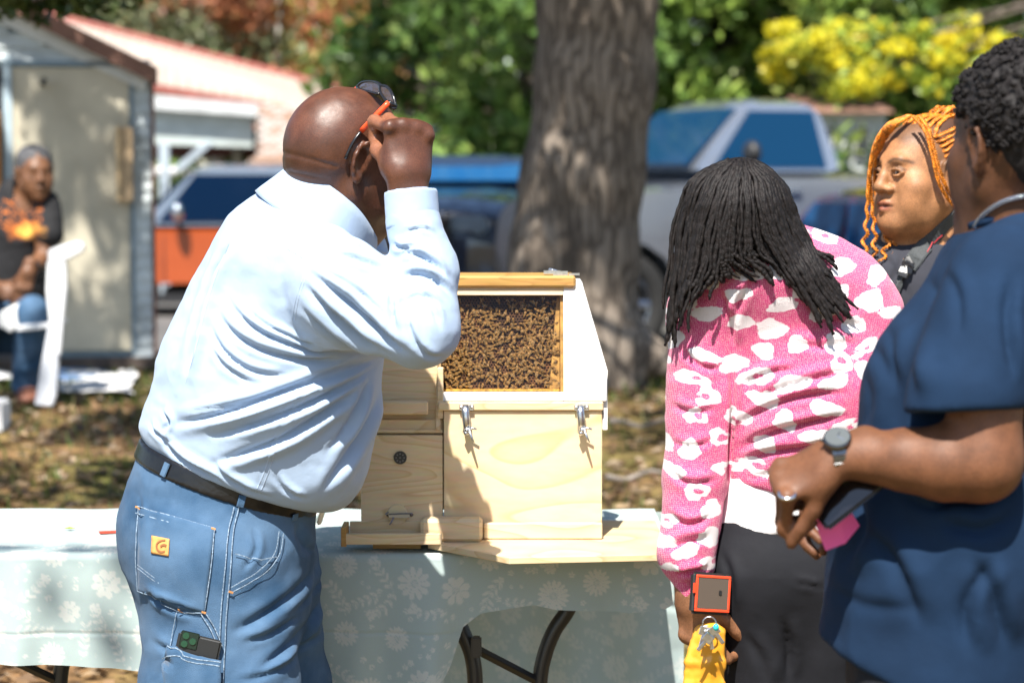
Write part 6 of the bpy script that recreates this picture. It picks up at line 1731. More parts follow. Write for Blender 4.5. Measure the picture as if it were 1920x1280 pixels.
def build_oak():
    base = W(1090, 720, 11.8); bx, by = base[0], 11.8; z0 = gz(bx, by)
    o = empty('oak_tree', (bx, by, z0), 'big oak with a thick furrowed grey-brown trunk behind the hive, flaring at its foot', 'tree')
    T = Shape(); k = 11.8 / FPX
    prof = [(1084, 735, 142, 0), (1078, 690, 130, 0), (1074, 600, 122, 0), (1079, 480, 115, 0), (1092, 330, 109, 0), (1108, 150, 105, 0), (1120, 0, 106, 0), (1128, -150, 112, 0)]
    pts = [W(a, b_, by) for a, b_, c, _ in prof]; rad = [c * k for a, b_, c, _ in prof]
    T.chain(pts, rad, k=.001, k2=.08)
    for ang, L_ in ((-2.6, .75), (-1.5, .55), (-.5, .85), (.7, .7), (2.0, .8), (3.1, .6)):
        T.cone((bx + .15 * math.cos(ang), by + .15 * math.sin(ang), z0 + .28), (bx + L_ * math.cos(ang), by + L_ * math.sin(ang), z0 - .05), .11, .04, k=.12)
    top = np.array(W(1130, -150, by))
    def post(V, N):
        a = np.arctan2(V[:, 1] - by, V[:, 0] - bx); f = .5 - np.abs(fbm(np.stack([np.cos(a) * 1.2, np.sin(a) * 1.2, V[:, 2] * .35], -1), 7, 9, 3)) * 2
        return V + N * (.008 * f + .035 * fbm(V, 1.6, 10, 1) + .004 * fbm(V, 18, 5))[:, None]
    body_mesh(T, .022, 'trunk', BARK, o, None, 1, post)
    rs = np.random.RandomState(21); C = []; Rr = []; limbs = MB()
    def grow(p, d, r, L, depth):
        q = p.copy(); pts = [q.copy()]; rad = [r]
        for i in range(6):
            d = d + rs.normal(0, .16, 3) + np.array([0, 0, .03]); d /= np.linalg.norm(d); q = q + d * L / 6; pts.append(q.copy()); rad.append(r * (1 - .6 * (i + 1) / 6))
        if min((p[2] - CAM_Z) / max(p[1], .5) for p in pts) < .10: return
        limbs.tube(pts, rad, 7 if depth < 2 else 5)
        if depth < 3:
            for t in ((3, 4, 6) if depth else (2, 3, 4, 5, 6)): grow(pts[t], d * .5 + rs.normal(0, .7, 3) * np.array([1, 1, .5]), rad[t] * .65, L * .62, depth + 1)
        else: C.append(pts[-1]); Rr.append(rs.uniform(.35, .7)); 
    for d in ((-.7, -.75, .5), (.6, -.7, .55), (0, -.95, .6), (-.9, -.1, .6), (.9, .2, .6), (-.4, .8, .7), (.3, .5, 1), (-.1, -.3, 1.1), (.85, -.55, .6), (-.95, -.4, .5)):
        d = np.array(d) / np.linalg.norm(d); grow(top + np.array([0, 0, rs.uniform(-.1, .9)]), d, .16, 3.6, 0)
    limbs.build('limb', BARK, o, smooth=True)
    C = np.array(C); Rr = np.array(Rr)
    # the crown must stay above the picture: drop sprays that would hang into it, apart from those low ones at the upper left
    keep = (C[:, 2] - CAM_Z) / np.maximum(C[:, 1], .5) > .105; far = C[:, 1] > 0.3
    # sunlit table and people: nothing between them and the sun
    def shades(c, y0, y1, x0, x1, zt=1.2):
        t = (c[:, 2] - zt) / -SUN_TO.z; x = c[:, 0] + SUN_TO.x * t; y = c[:, 1] + SUN_TO.y * t; return (y > y0) & (y < y1) & (x > x0) & (x < x1)
    keep &= ~shades(C, 2.2, 6.4, -2.2, 2.6)
    keep &= rs.rand(len(C)) < .80
    keep &= ~shades(C, 6.4, 13.5, -4.5, 3.0, .4)
    C = C[keep]; Rr = Rr[keep]
    V, cc = leaf_cloud(C, Rr, 52000, .105, [(.050, .095, .020), (.070, .115, .026), (.040, .075, .018), (.10, .13, .03)], 31, .6, .7)
    crown_mesh('crown', V, cc, o)
    dapple(o, top)
    # low spray that hangs into the upper left corner
    C2 = [W(20, 5, 9.2), W(70, 14, 9.3), W(120, -12, 9.3), W(170, -22, 9.4), W(-20, 0, 9.3), W(230, -34, 9.5), W(60, -35, 9.3)]
    V, cc = leaf_cloud(C2, [.08, .08, .10, .12, .1, .12, .14], 900, .05, [(.045, .075, .018), (.07, .10, .02)], 5, .6)
    crown_mesh('crown', V, cc, o)
    mb = MB(); mb.tube([top + np.array([-.3, -.3, .6]), W(700, -300, 10.2), W(300, -60, 9.4), W(60, 0, 9.2)], [.06, .04, .02, .008], 6); mb.build('limb', BARK, o, smooth=True)
build_oak()

def tree(x, y, h, r, name, label, cols, seed, n=16000, size=.16, trunk=.14, low=.15, flat=.9, cl=46, cat='tree', lean=0, group=None, keep=None, trunkcol=None):
    z0 = gz(x, y); o = empty(name, (x, y, z0), label, cat, group); rs = np.random.RandomState(seed)
    mb = MB(); pts = [(x + .15 * math.sin(t * 3 + seed), y, z0 + t * h * .8) for t in np.linspace(0, 1, 7)]
    mb.tube(pts, [trunk * (1 - .75 * t) for t in np.linspace(0, 1, 7)], 8); mb.build('trunk', trunkcol or BARK, o, smooth=True)
    C = []; Rr = []; lm = MB()
    for i in range(cl):
        t = rs.uniform(low, 1); w = r * math.sin(min(1, (t - low) / (1 - low) * .9 + .25) * PI * .82) ** .6
        a = rs.uniform(0, 2 * PI); q = w * rs.uniform(.3, 1.0); c = np.array([x + q * math.cos(a) + lean * t, y + q * math.sin(a) * .9, z0 + h * t]); C.append(c); Rr.append(rs.uniform(.22, .42) * r * .9)
        if i % 2 == 0:
            b0 = np.array(pts[min(6, int(t * 6))]); lm.tube([b0, (b0 + c) / 2 + np.array([0, 0, -.1]), c], [trunk * .3, trunk * .2, trunk * .08], 5)
    lm.build('limb', trunkcol or BARK, o, smooth=True)
    V, cc = leaf_cloud(C, Rr, n, size, cols, seed + 1, .55, flat); crown_mesh('crown', V, cc, o); return o
GREEN = [(.11, .19, .040), (.15, .25, .06), (.080, .155, .035), (.23, .32, .08)]
LIME = [(.26, .37, .07), (.34, .43, .10), (.18, .28, .055), (.42, .48, .14)]
def X_(px, Y): return W(px, 330, Y)[0]
tree(X_(420, 34), 34, 9.3, 2.2, 'birch_tree', 'pale sparse tree behind the metal roof, grey-green with thin white limbs', [(.20, .24, .12), (.26, .28, .16), (.16, .20, .09)], 41, 6500, .13, .09, .28, trunkcol=mat('pale_bark', (.55, .52, .48), rough=.8))
tree(X_(505, 34), 34, 5.6, 1.9, 'maple_tree', 'rust-orange maple glowing above the metal roof', [(.42, .16, .075), (.50, .22, .11), (.34, .13, .06), (.46, .30, .14)], 43, 9000, .11, .07, .45, trunkcol=MATS['pale_bark'])
tree(X_(640, 33.5), 33.5, 4.2, 1.0, 'small_tree', 'small golden-leaved tree with bare grey twigs beside the chimney', [(.46, .34, .09), (.40, .36, .12), (.5, .28, .12)], 47, 2600, .10, .06, .4, trunkcol=MATS['pale_bark'])
tree(X_(880, 37), 37, 9.2, 2.6, 'magnolia_tree', 'dense glossy dark green tree to the left of the oak trunk', GREEN, 51, 24000, .17, .16, .02, cl=70)
tree(X_(700, 38), 38, 9.6, 2.6, 'evergreen_tree', 'tall dark evergreen behind the golden tree and the chimney', GREEN[:3], 53, 15000, .2, .2, .1, cl=60)
tree(X_(970, 29), 29, 8.0, 2.4, 'evergreen_tree', 'dark green tree directly behind the oak trunk', GREEN, 57, 14000, .2, .2, .02, cl=60)
tree(X_(1330, 30), 30, 7.2, 2.5, 'green_tree', 'mid green tree behind the cab of the silver pickup', GREEN[:2] + LIME, 61, 20000, .18, .18, .12, cl=64)
tree(X_(1560, 28), 28, 5.4, 2.0, 'green_tree', 'loose green tree behind the bed of the silver pickup', GREEN[:2] + LIME[:2], 63, 14000, .16, .15, .22, cl=50)
tree(X_(1800, 29), 29, 7.0, 2.6, 'green_tree', 'bright green tree behind the man in navy at the right edge', GREEN[:2] + LIME, 67, 18000, .18, .18, .1, cl=60)
tree(X_(130, 38), 38, 8.5, 3.2, 'green_tree', 'hazy green tree far behind the shed roof', [(.14, .20, .09), (.18, .23, .12)], 71, 14000, .22, .2, .1, cl=60)
tree(X_(-200, 34), 34, 8.5, 3.0, 'green_tree', 'tall green tree beyond the left edge of the shed', GREEN, 73, 10000, .22, .2, .1, cl=50)
tree(X_(2150, 27), 27, 7.5, 2.6, 'green_tree', 'green tree beyond the right edge, behind the curly-haired man', GREEN, 75, 9000, .2, .2, .1, cl=50)
# yellow spray hanging over the pickup
def yellow_tree():
    Y = 22.5; x = X_(2080, Y); o = empty('hickory_tree', (x, Y, gz(x, Y)), 'bright yellow-leaved branches reaching over the silver pickup from the right', 'tree'); rs = np.random.RandomState(81)
    mb = MB(); mb.tube([(x, Y, 0), (x + .1, Y, 2.0), (x - .1, Y, 4.2)], [.16, .13, .08], 8); mb.build('trunk', BARK, o, smooth=True)
    ends = [(1480, 110), (1530, 75), (1560, 120), (1600, 60), (1640, 130), (1590, 95), (1680, 90), (1700, 140), (1745, 100), (1500, 85), (1720, 60), (1650, 55), (1790, 130), (1780, 80), (1620, 150), (1560, 60), (1840, 100), (1450, 100), (1670, 150)]
    C = []; lm = MB()
    ends = ends + [(rs.uniform(1420, 1880), rs.uniform(30, 170)) for _ in range(26)]
    for px, py in ends:
        c = np.array(W(px, py, Y + rs.uniform(-.4, .4))); C.append(c)
        if len(C) % 4 == 1: lm.tube([(x - .05, Y, 2.2 + rs.uniform(0, 1.4)), ((x + c[0]) / 2, Y, c[2] + .25), c], [.016, .012, .006], 5)
    lm.build('limb', BARK, o, smooth=True)
    V, cc = leaf_cloud(C, [.17] * len(C), 5200, .085, [(.70, .62, .03), (.52, .54, .06), (.30, .40, .06), (.78, .66, .04)], 82, .6, .6); crown_mesh('crown', V, cc, o)
yellow_tree()
def hedge():
    C = []; Rr = []; rs = np.random.RandomState(91)
    for i in range(520):
        Y = rs.uniform(40, 46); x = rs.uniform(-52, 52); C.append((x, Y, rs.uniform(.1, 5.4 + 1.8 * math.sin(x * .8)))); Rr.append(rs.uniform(.8, 1.4))
    V, cc = leaf_cloud(C, Rr, 62000, .40, GREEN + LIME[:1], 92, .5); o = crown_mesh('woodland', V, cc, None); tag(o, 'dense green woodland undergrowth closing the view behind the car park', 'woodland')
hedge()
def shrub(px, Y, h, r, label, seed, cols=GREEN, n=3500):
    x = X_(px, Y); z0 = gz(x, Y); o = empty('shrub', (x, Y, z0), label, 'shrub'); rs = np.random.RandomState(seed)
    C = [(x + rs.uniform(-1, 1) * r, Y + rs.uniform(-.6, .6) * r, z0 + rs.uniform(.1, 1) * h) for _ in range(26)]
    mb = MB(); [mb.tube([(x, Y, z0), c], [.03, .01], 5) for c in C[:8]]; mb.build('stem', BARK, o, smooth=True)
    V, cc = leaf_cloud(C, [r * .35] * 26, n, .13, cols, seed + 1, .6); crown_mesh('foliage', V, cc, o)
shrub(860, 24, 1.6, 1.3, 'bright green shrub left of the oak trunk, behind the black pickup', 101, LIME + GREEN[:1])
shrub(330, 33, 1.5, 1.2, 'green shrub seen through the open bay of the white building', 103, LIME)
shrub(1640, 23, 1.7, 1.0, 'green shrub between the pickup bed and the woman with orange braids', 105, GREEN + LIME[:2])
# ================================================================== shed on the left
def paint(name, col, **k): return mat(name, col, rough=k.pop('rough', .7), noise=k.pop('noise', .12), scale=k.pop('scale', 5), bump=.15, bscale=30, **k)
def build_shed():
    Y = 12.6; k = Y / FPX; x = lambda px: W(px, 330, Y)[0]; z = lambda py: W(960, py, Y)[2]
    x1 = x(286); x0 = x(-420); zb = z(668); ze = z(140); zr = z(-20); xm = (x0 + x1) / 2; yb = Y + 3.2
    s = empty('shed', ((x0 + x1) / 2, Y + 1.6, gz(x1, Y)), 'grey lap-sided shed with a beige plywood door and brown roof edge', 'shed')
    wp = paint('siding_white', (.50, .55, .56), noise=.25, scale=3); dr = paint('door_beige', (.47, .43, .33)); br = paint('brown_trim', (.20, .10, .07)); gt = paint('grey_trim', (.20, .27, .32))
    roofz = lambda px: np.interp(px, [-420, -135, 290], [140, -10, 140])
    # lap siding, plank by plank, round the door opening
    py = 668; row = 0
    me_cache = {}
    while py > 0:
        pt = py - 24; spans = [(247, 284)] if py > 132 else [(-420, 284)]
        if py > 132: spans.append((-420, -140))
        for a, b in spans:
            lim = py - 12
            if py < 140:   # under the rake
                b = min(b, 290 - (140 - (pt)) * 425 / 150 * .98); 
                if b <= a + 30: continue
            mb = MB(); zz0, zz1 = z(py), z(pt) + .008
            mb.add([(x(a), Y - .022, zz0), (x(b), Y - .022, zz0), (x(b), Y - .004, zz1), (x(a), Y - .004, zz1), (x(a), Y, zz0), (x(b), Y, zz0), (x(b), Y + .003, zz1), (x(a), Y + .003, zz1)],
                   [(0, 1, 2, 3), (5, 4, 7, 6), (0, 4, 5, 1), (3, 2, 6, 7), (0, 3, 7, 4), (1, 5, 6, 2)])
            mb.build('plank', wp, s)
        py -= 24
    MB().prism([(x0, Y + .004, zb), (x1, Y + .004, zb), (x1, Y + .004, ze), (xm, Y + .004, zr), (x0, Y + .004, ze)], (0, .05, 0)).build('gable_wall', gt, s)
    MB().lohi((x1 - .05, Y + .055, zb), (x1, yb, ze)).build('side_wall', br, s)
    MB().lohi((x0, yb, zb), (x1, yb + .05, ze)).build('back_wall', gt, s)
    MB().lohi((x(30), Y - .035, z(655)), (x(244), Y - .008, z(128))).build('door', dr, s, bevel=.004)
    MB().lohi((x(245), Y - .030, z(660)), (x(252), Y - .023, z(128))).build('door_trim', gt, s)
    MB().lohi((x(14), Y - .045, z(660)), (x(30), Y - .005, z(110))).build('door_trim', paint('pale_blue_trim', (.40, .50, .56)), s)
    MB().lohi((x(18), Y - .050, z(126)), (x(252), Y - .024, z(116))).build('lintel', gt, s)
    MB().lohi((x(285), Y - .040, z(668)), (x(291), Y + .06, z(150))).build('corner_board', br, s, bevel=.003)
    MB().lohi((x0, Y - .03, z(690)), (x1, Y + 3.2, z(668))).build('base_shade', mat('base_shade_brown', (.08, .06, .05), rough=.9), s)  # dark base strip, coloured for the shadow under the shed
    mb = MB()
    for cx_, cy_ in ((x0 + .2, Y + .3), (x1 - .3, Y + .3), (x0 + .2, Y + 2.8), (x1 - .3, Y + 2.8), (xm, Y + .3)):
        g = gz(cx_, cy_); mb.lohi((cx_ - .1, cy_ - .1, g - .05), (cx_ + .1, cy_ + .1, z(690)))
    mb.build('pier_blocks', mat('concrete', (.35, .34, .32), rough=.9), s)
    # roof: two slopes with rake boards
    for sg, xa in ((1, x1 + .03), (-1, x0 - .03)):
        za = ze - .02
        MB().prism([(xm, Y - .12, zr + .05), (xa, Y - .12, za + .02), (xa, Y - .12, za + .05), (xm, Y - .12, zr + .09)], (0, 3.5, 0)).build('roof', paint('roof_brown', (.30, .17, .13)), s)
        MB().prism([(xm, Y - .125, zr + .085), (xa, Y - .125, za + .045), (xa, Y - .125, za - .04), (xm, Y - .125, zr + .0)], (0, -.022, 0)).build('rake_board', br, s)
        MB().prism([(xm, Y - .05, zr - .005), (xa - .06 * sg, Y - .05, za - .0), (xa - .06 * sg, Y - .05, za - .07), (xm, Y - .05, zr - .08)], (0, .045, 0)).build('frieze_board', paint('pale_trim', (.62, .64, .62)), s)
    # left doorway: flat dark panel stands for its shaded inside, orange board before it
    MB().lohi((x(-135), Y - .02, z(660)), (x(12), Y - .006, z(125))).build('doorway', mat('doorway_shade', (.015, .015, .016), rough=.9), s)
    fb = empty('folded_board', (x(-20), Y - .1, gz(x(-20), Y))); MB().lohi((x(-60), Y - .12, z(640)), (x(9), Y - .06, z(210))).build('board_panel', mat('orange_ply', (.55, .27, .10), rough=.7), fb, bevel=.004); tag(fb, 'orange-brown board leaning in the dark shed doorway', 'board')
    # plywood box fixed to the door frame
    b = empty('wall_box', tuple(W(238, 300, Y - .1)), 'weathered plywood box fixed beside the beige shed door', 'box')
    MB().lohi((x(222), Y - .16, z(378)), (x(250), Y - .038, z(240))).build('box_body', mat('old_ply', (.45, .32, .19), rough=.8, noise=.2), b, bevel=.004)
    MB().lohi((x(219), Y - .175, z(376)), (x(226), Y - .161, z(238))).build('box_edge', mat('fresh_ply', (.62, .45, .25), rough=.7), b)
    MB().tube([(x(86), Y - .04, z(160)), (x(86), Y - .10, z(158)), (x(92), Y - .10, z(150))], .012, 6).build('hook', mat('black_shoe'), s)
    return s, fb, b
shed_ = build_shed()
def turn(o, pivot, ang):
    M = Matrix.Rotation(ang, 3, 'Z'); p = Vector(pivot); l = Vector(o.location); q = p + M @ (l - p); o.location = (q.x, q.y, l.z); o.rotation_euler.z = ang
for t_ in shed_: turn(t_, (W(286, 330, 12.6)[0], 12.6, 0), R(9.0))

# ================================================================== white building with metal roof
def build_house():
    Y = 28.5; x = lambda px, y=Y: W(px, 330, y)[0]; z = lambda py, y=Y: W(960, py, y)[2]
    h = empty('pavilion', (x(400), 24, 0), 'white open-bay building with a sunlit ribbed metal roof and red edge trim', 'building')
    wp = paint('white_boards', (.52, .54, .54)); lg = paint('pale_green_wall', (.46, .52, .50)); rm = mat('metal_roof', (.50, .42, .36), rough=.45, metal=.0, noise=.08, scale=2); red = paint('red_trim', (.30, .09, .07))
    # roof plane: eave from (285,150..) falling to the right; ridge above and behind
    E0 = np.array(W(60, 118, Y)); E1 = np.array(W(836, 250, Y + 1.2)); R0 = np.array(W(60, 22, Y + 2.8)); R1 = np.array(W(822, 216, Y + 4.0))
    T = .04
    MB().add([E0, E1, R1, R0] + [p - np.array([0, 0, T]) for p in (E0, E1, R1, R0)], [(0, 1, 2, 3), (7, 6, 5, 4), (0, 4, 5, 1), (1, 5, 6, 2), (2, 6, 7, 3), (3, 7, 4, 0)]).build('roof', rm, h)
    for i in range(34):
        t = (i + .5) / 34; a = E0 + (E1 - E0) * t; b = R0 + (R1 - R0) * t
        MB().tube([a + np.array([0, 0, .012]), b + np.array([0, 0, .012])], .014, 4).build('roof_rib', rm, h)
    MB().tube([R0, R1], .07, 6).build('ridge_cap', red, h)
    MB().prism([E0 - [0, .01, .0], E1 - [0, .01, .0], E1 - [0, .01, .10], E0 - [0, .01, .10]], (0, -.03, 0)).build('fascia', red, h)
    MB().prism([W(740, 226, Y + 1.0), W(824, 238, Y + 1.1), W(824, 256, Y + 1.1), W(740, 246, Y + 1.0)], (0, .05, 0)).build('fascia_board', wp, h)
    # beam and wall above the open bay
    MB().prism([W(200, 170, Y + .1), W(482, 196, Y + .1), W(482, 218, Y + .1), W(200, 198, Y + .1)], (0, .12, 0)).build('beam', wp, h)
    MB().prism([W(200, 196, Y + .3), W(474, 216, Y + .3), W(474, 276, Y + .3), W(200, 268, Y + .3)], (0, .08, 0)).build('wall', lg, h)
    for pa in (292, 130):
        MB().lohi((x(pa), Y + .28, 0), (x(pa + 18), Y + .42, z(268))).build('post', paint('blue_white', (.36, .42, .47)), h)
    MB().prism([W(384, 266, Y + .27), W(400, 268, Y + .27), W(326, 332, Y + .27), W(312, 326, Y + .27)], (0, .10, 0)).build('brace', MATS['blue_white'], h)
    MB().lohi((x(385), Y + 2.8, 0), (x(402), Y + 2.95, z(275))).build('post', paint('tan_post', (.35, .32, .24)), h)
    MB().lohi((x(180), Y + 2.9, z(292)), (x(480), Y + 3.0, z(262))).build('rear_beam', mat('dark_red_wood', (.09, .03, .02), rough=.8), h)
    for dx, py in ((298, 322), (325, 322)):
        l = MB(); c = W(dx, py, Y + .05); l.ball(c, (.055, .05, .06), 12, 8); l.tube([c, c + np.array([0, .12, .05])], .02, 6); l.build('flood_lamp', mat('lamp_white', (.65, .65, .63), rough=.3), h, smooth=True)
    # chimney of painted brick with shoulders
    c = empty('chimney', (x(515), Y + .3, 0), 'whitewashed brick chimney widening into stepped shoulders behind the bald man', 'chimney')
    brick = mat('pale_brick', (.60, .52, .47), rough=.9, noise=.22, scale=7); brick2 = mat('rust_brick', (.46, .30, .22), rough=.9, noise=.3, scale=7); mort = mat('mortar', (.42, .38, .35), rough=.95)
    MB().prism([W(482, 196, Y), W(640, 200, Y), W(640, 292, Y), W(682, 330, Y), W(682, 640, Y), W(428, 640, Y), W(428, 330, Y), W(482, 292, Y)], (0, .45, 0)).build('chimney_core', mort, c)
    cache = None; kk = Y / 22
    rs = np.random.RandomState(3); n = 0
    for r_ in range(34):
        py = 292 - r_ * 7.0; shoulder = False
        if py < 196: break
        for q in range(8):
            px = 483 + q * 20.5 + (10 if r_ % 2 else 0)
            if px > 632: continue
            p0 = W(px, py, Y); 
            if cache is None:
                cache = bpy.data.meshes.new('brick'); t_ = MB().box((0, 0, 0), (.045 * kk, .02, .0145 * kk)); cache.from_pydata(t_.v, [], t_.f); cache.materials.append(brick); c2_ = cache.copy(); c2_.materials.clear(); c2_.materials.append(brick2)
            o = bpy.data.objects.new('brick', cache if rs.rand() < .8 else c2_); COL.objects.link(o); o.location = (p0[0] + .045 * kk, Y - .012 + rs.uniform(-.004, .004), p0[2] + .0145); parent_keep(o, c)
    for r_ in range(11):
        py = 336 - r_ * 4.2; e = (336 - py) / 46 * 54
        for q in range(12):
            px = 430 + e + q * 20.5 + (10 if r_ % 2 else 0)
            if px > 676 - e * .8: continue
            p0 = W(px, py, Y); o = bpy.data.objects.new('brick', c2_); COL.objects.link(o); o.location = (p0[0] + .045 * kk, Y - .016 + rs.uniform(-.006, .004), p0[2] + .0145); o.scale = (1, 1, .62); parent_keep(o, c)
build_house()
def far_building():
    Y = 26.5; x = lambda px: W(px, 330, Y)[0]; z = lambda py: W(960, py, Y)[2]
    h = empty('white_house', (x(1580), Y + 1, 0), 'pale house wall half hidden by leaves between the pickup and the yellow tree', 'house')
    MB().lohi((x(1500), Y, 0), (x(1660), Y + 2, z(212))).build('wall', paint('house_wall', (.5, .52, .5)), h)
    MB().prism([(x(1490), Y - .2, z(212)), (x(1670), Y - .2, z(212)), (x(1665), Y + 1, z(176)), (x(1495), Y + 1, z(176))], (0, .1, .02)).build('roof', paint('house_roof', (.26, .14, .10)), h)
    for px in (1530, 1600): 
        f = MB().lohi((x(px), Y - .03, z(300)), (x(px + 32), Y - .001, z(236))).build('window', paint('window_frame_white', (.7, .7, .7)), h)
        MB().lohi((x(px + 4), Y - .04, z(296)), (x(px + 28), Y - .031, z(240))).build('pane', mat('dark_glass', (.02, .03, .04), rough=.05), f)
far_building()
# pale concrete kerb and car park
def lot():
    V = [(-40, 15.6, .02), (40, 15.6, .02), (40, 31, .012), (-40, 31, .012)]
    V = []; F = []
    ys = np.linspace(17.05, 30.5, 30); xs = np.linspace(-30, 30, 40); X, Yg = np.meshgrid(xs, ys); Zg = ground_z(X, Yg) + .03; P = np.stack([X, Yg, Zg], -1).reshape(-1, 3); idx = np.arange(len(P)).reshape(30, 40)
    F = np.stack([idx[:-1, :-1], idx[:-1, 1:], idx[1:, 1:], idx[1:, :-1]], -1).reshape(-1, 4)
    o = link('car_park', np_mesh('car_park', P, F), mat('worn_asphalt', (.11, .105, .10), rough=.9, noise=.25, scale=3)); o['kind'] = 'structure'
    o = MB().lohi((-30, 16.9, -.02), (30, 17.04, .16)).build('kerb', mat('kerb_concrete', (.50, .42, .33), rough=.9, noise=.1)); o['kind'] = 'structure'
    k = W(330, 640, 14.3); o = MB().lohi((k[0] - .45, 14.2, gz(k[0], 14.3) - .05), (k[0] + .5, 14.5, gz(k[0], 14.3) + .12)).build('landscape_timber', mat('timber_pale', (.50, .36, .24), rough=.85, noise=.2), bevel=.01); tag(o, 'pale timber lying on the grass between the shed corner and the orange car', 'timber')
lot()
# ================================================================== vehicles
def car(name, label, x, y, yaw, L, Wd, H, paintc, kind='pickup', sky_reflect=None, cat='pickup truck', wheel_r=.40, glass=(.015, .05, .11), grille_kind=0, lower=None, beltf=None, hoodf=None):
    """nose towards local +X; ground at z=0"""
    z0 = gz(x, y) + .03
    o = empty(name, (x, y, z0), label, cat); R_ = Matrix.Translation((x, y, z0)) @ Matrix.Rotation(yaw, 4, 'Z')
    def put(mb, nm, m, par=None, **k):
        mb.v = [tuple(R_ @ Vector(v)) for v in mb.v]; return mb.build(nm, m, par or o, **k)
    body = mat('paint_' + name + label[:6], paintc, rough=.22, spec=.6, coat=1.0, noise=.04, scale=3, metal=.65 if paintc[0] > .2 and kind == 'pickup' else 0.0); gl = mat('car_glass' + label[:5], glass, rough=.05, spec=.22)  # blue in the glass colour stands for reflected sky
    blk = mat('trim_black', (.018, .018, .02), rough=.5); chrome = mat('chrome', (.65, .66, .68), rough=.12, metal=1.0); tyre = mat('tyre', (.015, .015, .015), rough=.85); rim = mat('alloy', (.35, .36, .38), rough=.25, metal=1.0)
    hw = Wd / 2; cl = .17 if kind != 'pickup' else .34
    belt = H * .60; hood = H * .56 if kind != 'car' else H * .60
    f = L / 2
    if beltf: belt = H * beltf; hood = H * hoodf
    if kind == 'pickup':
        side = [(-f, cl + .12), (-f, belt - .02), (-f + .03, belt), (f * .34, belt), (f * .40, hood + .02), (f - .30, hood - .06), (f - .05, hood - .16), (f, hood - .35), (f, cl + .10), (f - .15, cl), (-f + .2, cl)]
        cab = [(-f * .06, belt), (-f * .01, H - .08), (f * .03, H), (f * .18, H), (f * .235, H - .06), (f * .42, belt)]
    elif kind == 'suv':
        side = [(-f, cl + .15), (-f + .02, belt), (f * .38, belt), (f * .46, hood + .02), (f - .25, hood - .08), (f - .03, hood - .22), (f, cl + .25), (f - .12, cl), (-f + .15, cl)]
        cab = [(-f + .06, belt), (-f + .28, H - .08), (-f + .50, H), (f * .10, H), (f * .20, H - .05), (f * .44, belt)]
    else:
        side = [(-f, cl + .18), (-f + .05, belt - .02), (-f * .62, belt + .02), (f * .34, belt), (f - .25, hood - .12), (f - .04, hood - .26), (f, cl + .2), (f - .12, cl), (-f + .12, cl)]
        cab = [(-f * .62, belt), (-f * .36, H - .06), (-f * .16, H), (f * .04, H), (f * .12, H - .04), (f * .40, belt)]
    # body shell: section bulges at the belt, tucked at the sill, arches cut by the side profile
    wx = (f * .64, -f * .62)
    def shell(poly, yw, ytop, n=5):
        mb = MB(); rows = []
        zmin = min(p[1] for p in poly); zmax = max(p[1] for p in poly)
        for t in np.linspace(-1, 1, 11):
            a = abs(t); rows.append([(px * (1 - .02 * max(0, a - .75) * 4 * (px > 0)), t * (yw + (ytop - yw) * ((pz - zmin) / (zmax - zmin))), pz - .05 * max(0, a - .7) / .3 * (pz > zmin + .6 * (zmax - zmin))) for px, pz in poly])
        b0 = 0; k = len(poly)
        for r in rows: mb.v += r
        for i in range(10):
            for j in range(k): mb.f.append((i * k + j, i * k + (j + 1) % k, (i + 1) * k + (j + 1) % k, (i + 1) * k + j))
        mb.f.append(tuple(range(k))); mb.f.append(tuple(range(10 * k, 11 * k))[::-1]); return mb
    def rounded(poly):
        out = []
        for i, p in enumerate(poly):
            a = np.array(poly[i - 1]); b = np.array(p); c = np.array(poly[(i + 1) % len(poly)]); r = min(.10, np.linalg.norm(a - b) * .35, np.linalg.norm(c - b) * .35)
            u = b + (a - b) / np.linalg.norm(a - b) * r; v = b + (c - b) / np.linalg.norm(c - b) * r
            for t in (0, .5, 1): out.append(tuple((1 - t) ** 2 * u + 2 * t * (1 - t) * b + t * t * v))
        return out
    # cut wheel arches into the lower edge
    low = [p for p in side]; bottom_front = low[-2]; bottom_rear = low[-1]
    arch = []
    for cx in wx:
        ra = wheel_r * 1.18; pts = []
        for t in np.linspace(0, PI, 9): pts.append((cx + ra * math.cos(t), max(cl, wheel_r + ra * math.sin(t) - .0)))
        arch.append(pts)
    poly = rounded(low[:-2]) + [bottom_front] + arch[0] + arch[1] + [bottom_rear]
    put(shell(poly, hw * .96, hw), 'body', body, smooth=False)
    put(shell(rounded(cab[:]), hw * .93, hw * .80), 'cab_roof', sky_reflect and mat('sky_reflect' + label[:6], sky_reflect, rough=.2, coat=1) or body, smooth=False)  # a separate cab roof colour has the sky's reflection painted in
    # windows
    zb = belt + .04; zt = H - .11
    def yat(zz): return (hw * .93 + (hw * .80 - hw * .93) * (zz - belt) / (H - belt))
    cx0 = cab[0][0]; cx1 = cab[-1][0]; def_l = np.interp; top0 = cab[1][0] + .08; top1 = cab[-2][0] - .04
    nwin = 2 if kind != 'pickup' else 1
    for sg in (-1, 1):
        span = [(0, 1)] if nwin == 1 else [(0, .47), (.52, 1)]
        for a, b in span:
            lo = lambda t: cx0 + .14 + (cx1 - .20 - cx0 - .14) * t; hi = lambda t: top0 + (top1 - top0) * t
            P = [(lo(a), sg * (yat(zb) + .006), zb), (lo(b), sg * (yat(zb) + .006), zb), (hi(b), sg * (yat(zt) + .006), zt), (hi(a), sg * (yat(zt) + .006), zt)]
            w = put(MB().prism(P, (0, sg * .012, 0)), 'side_window', gl)
        for px_ in ((cx0 + .14 + (cx1 - .34 - cx0) * .5),): pass
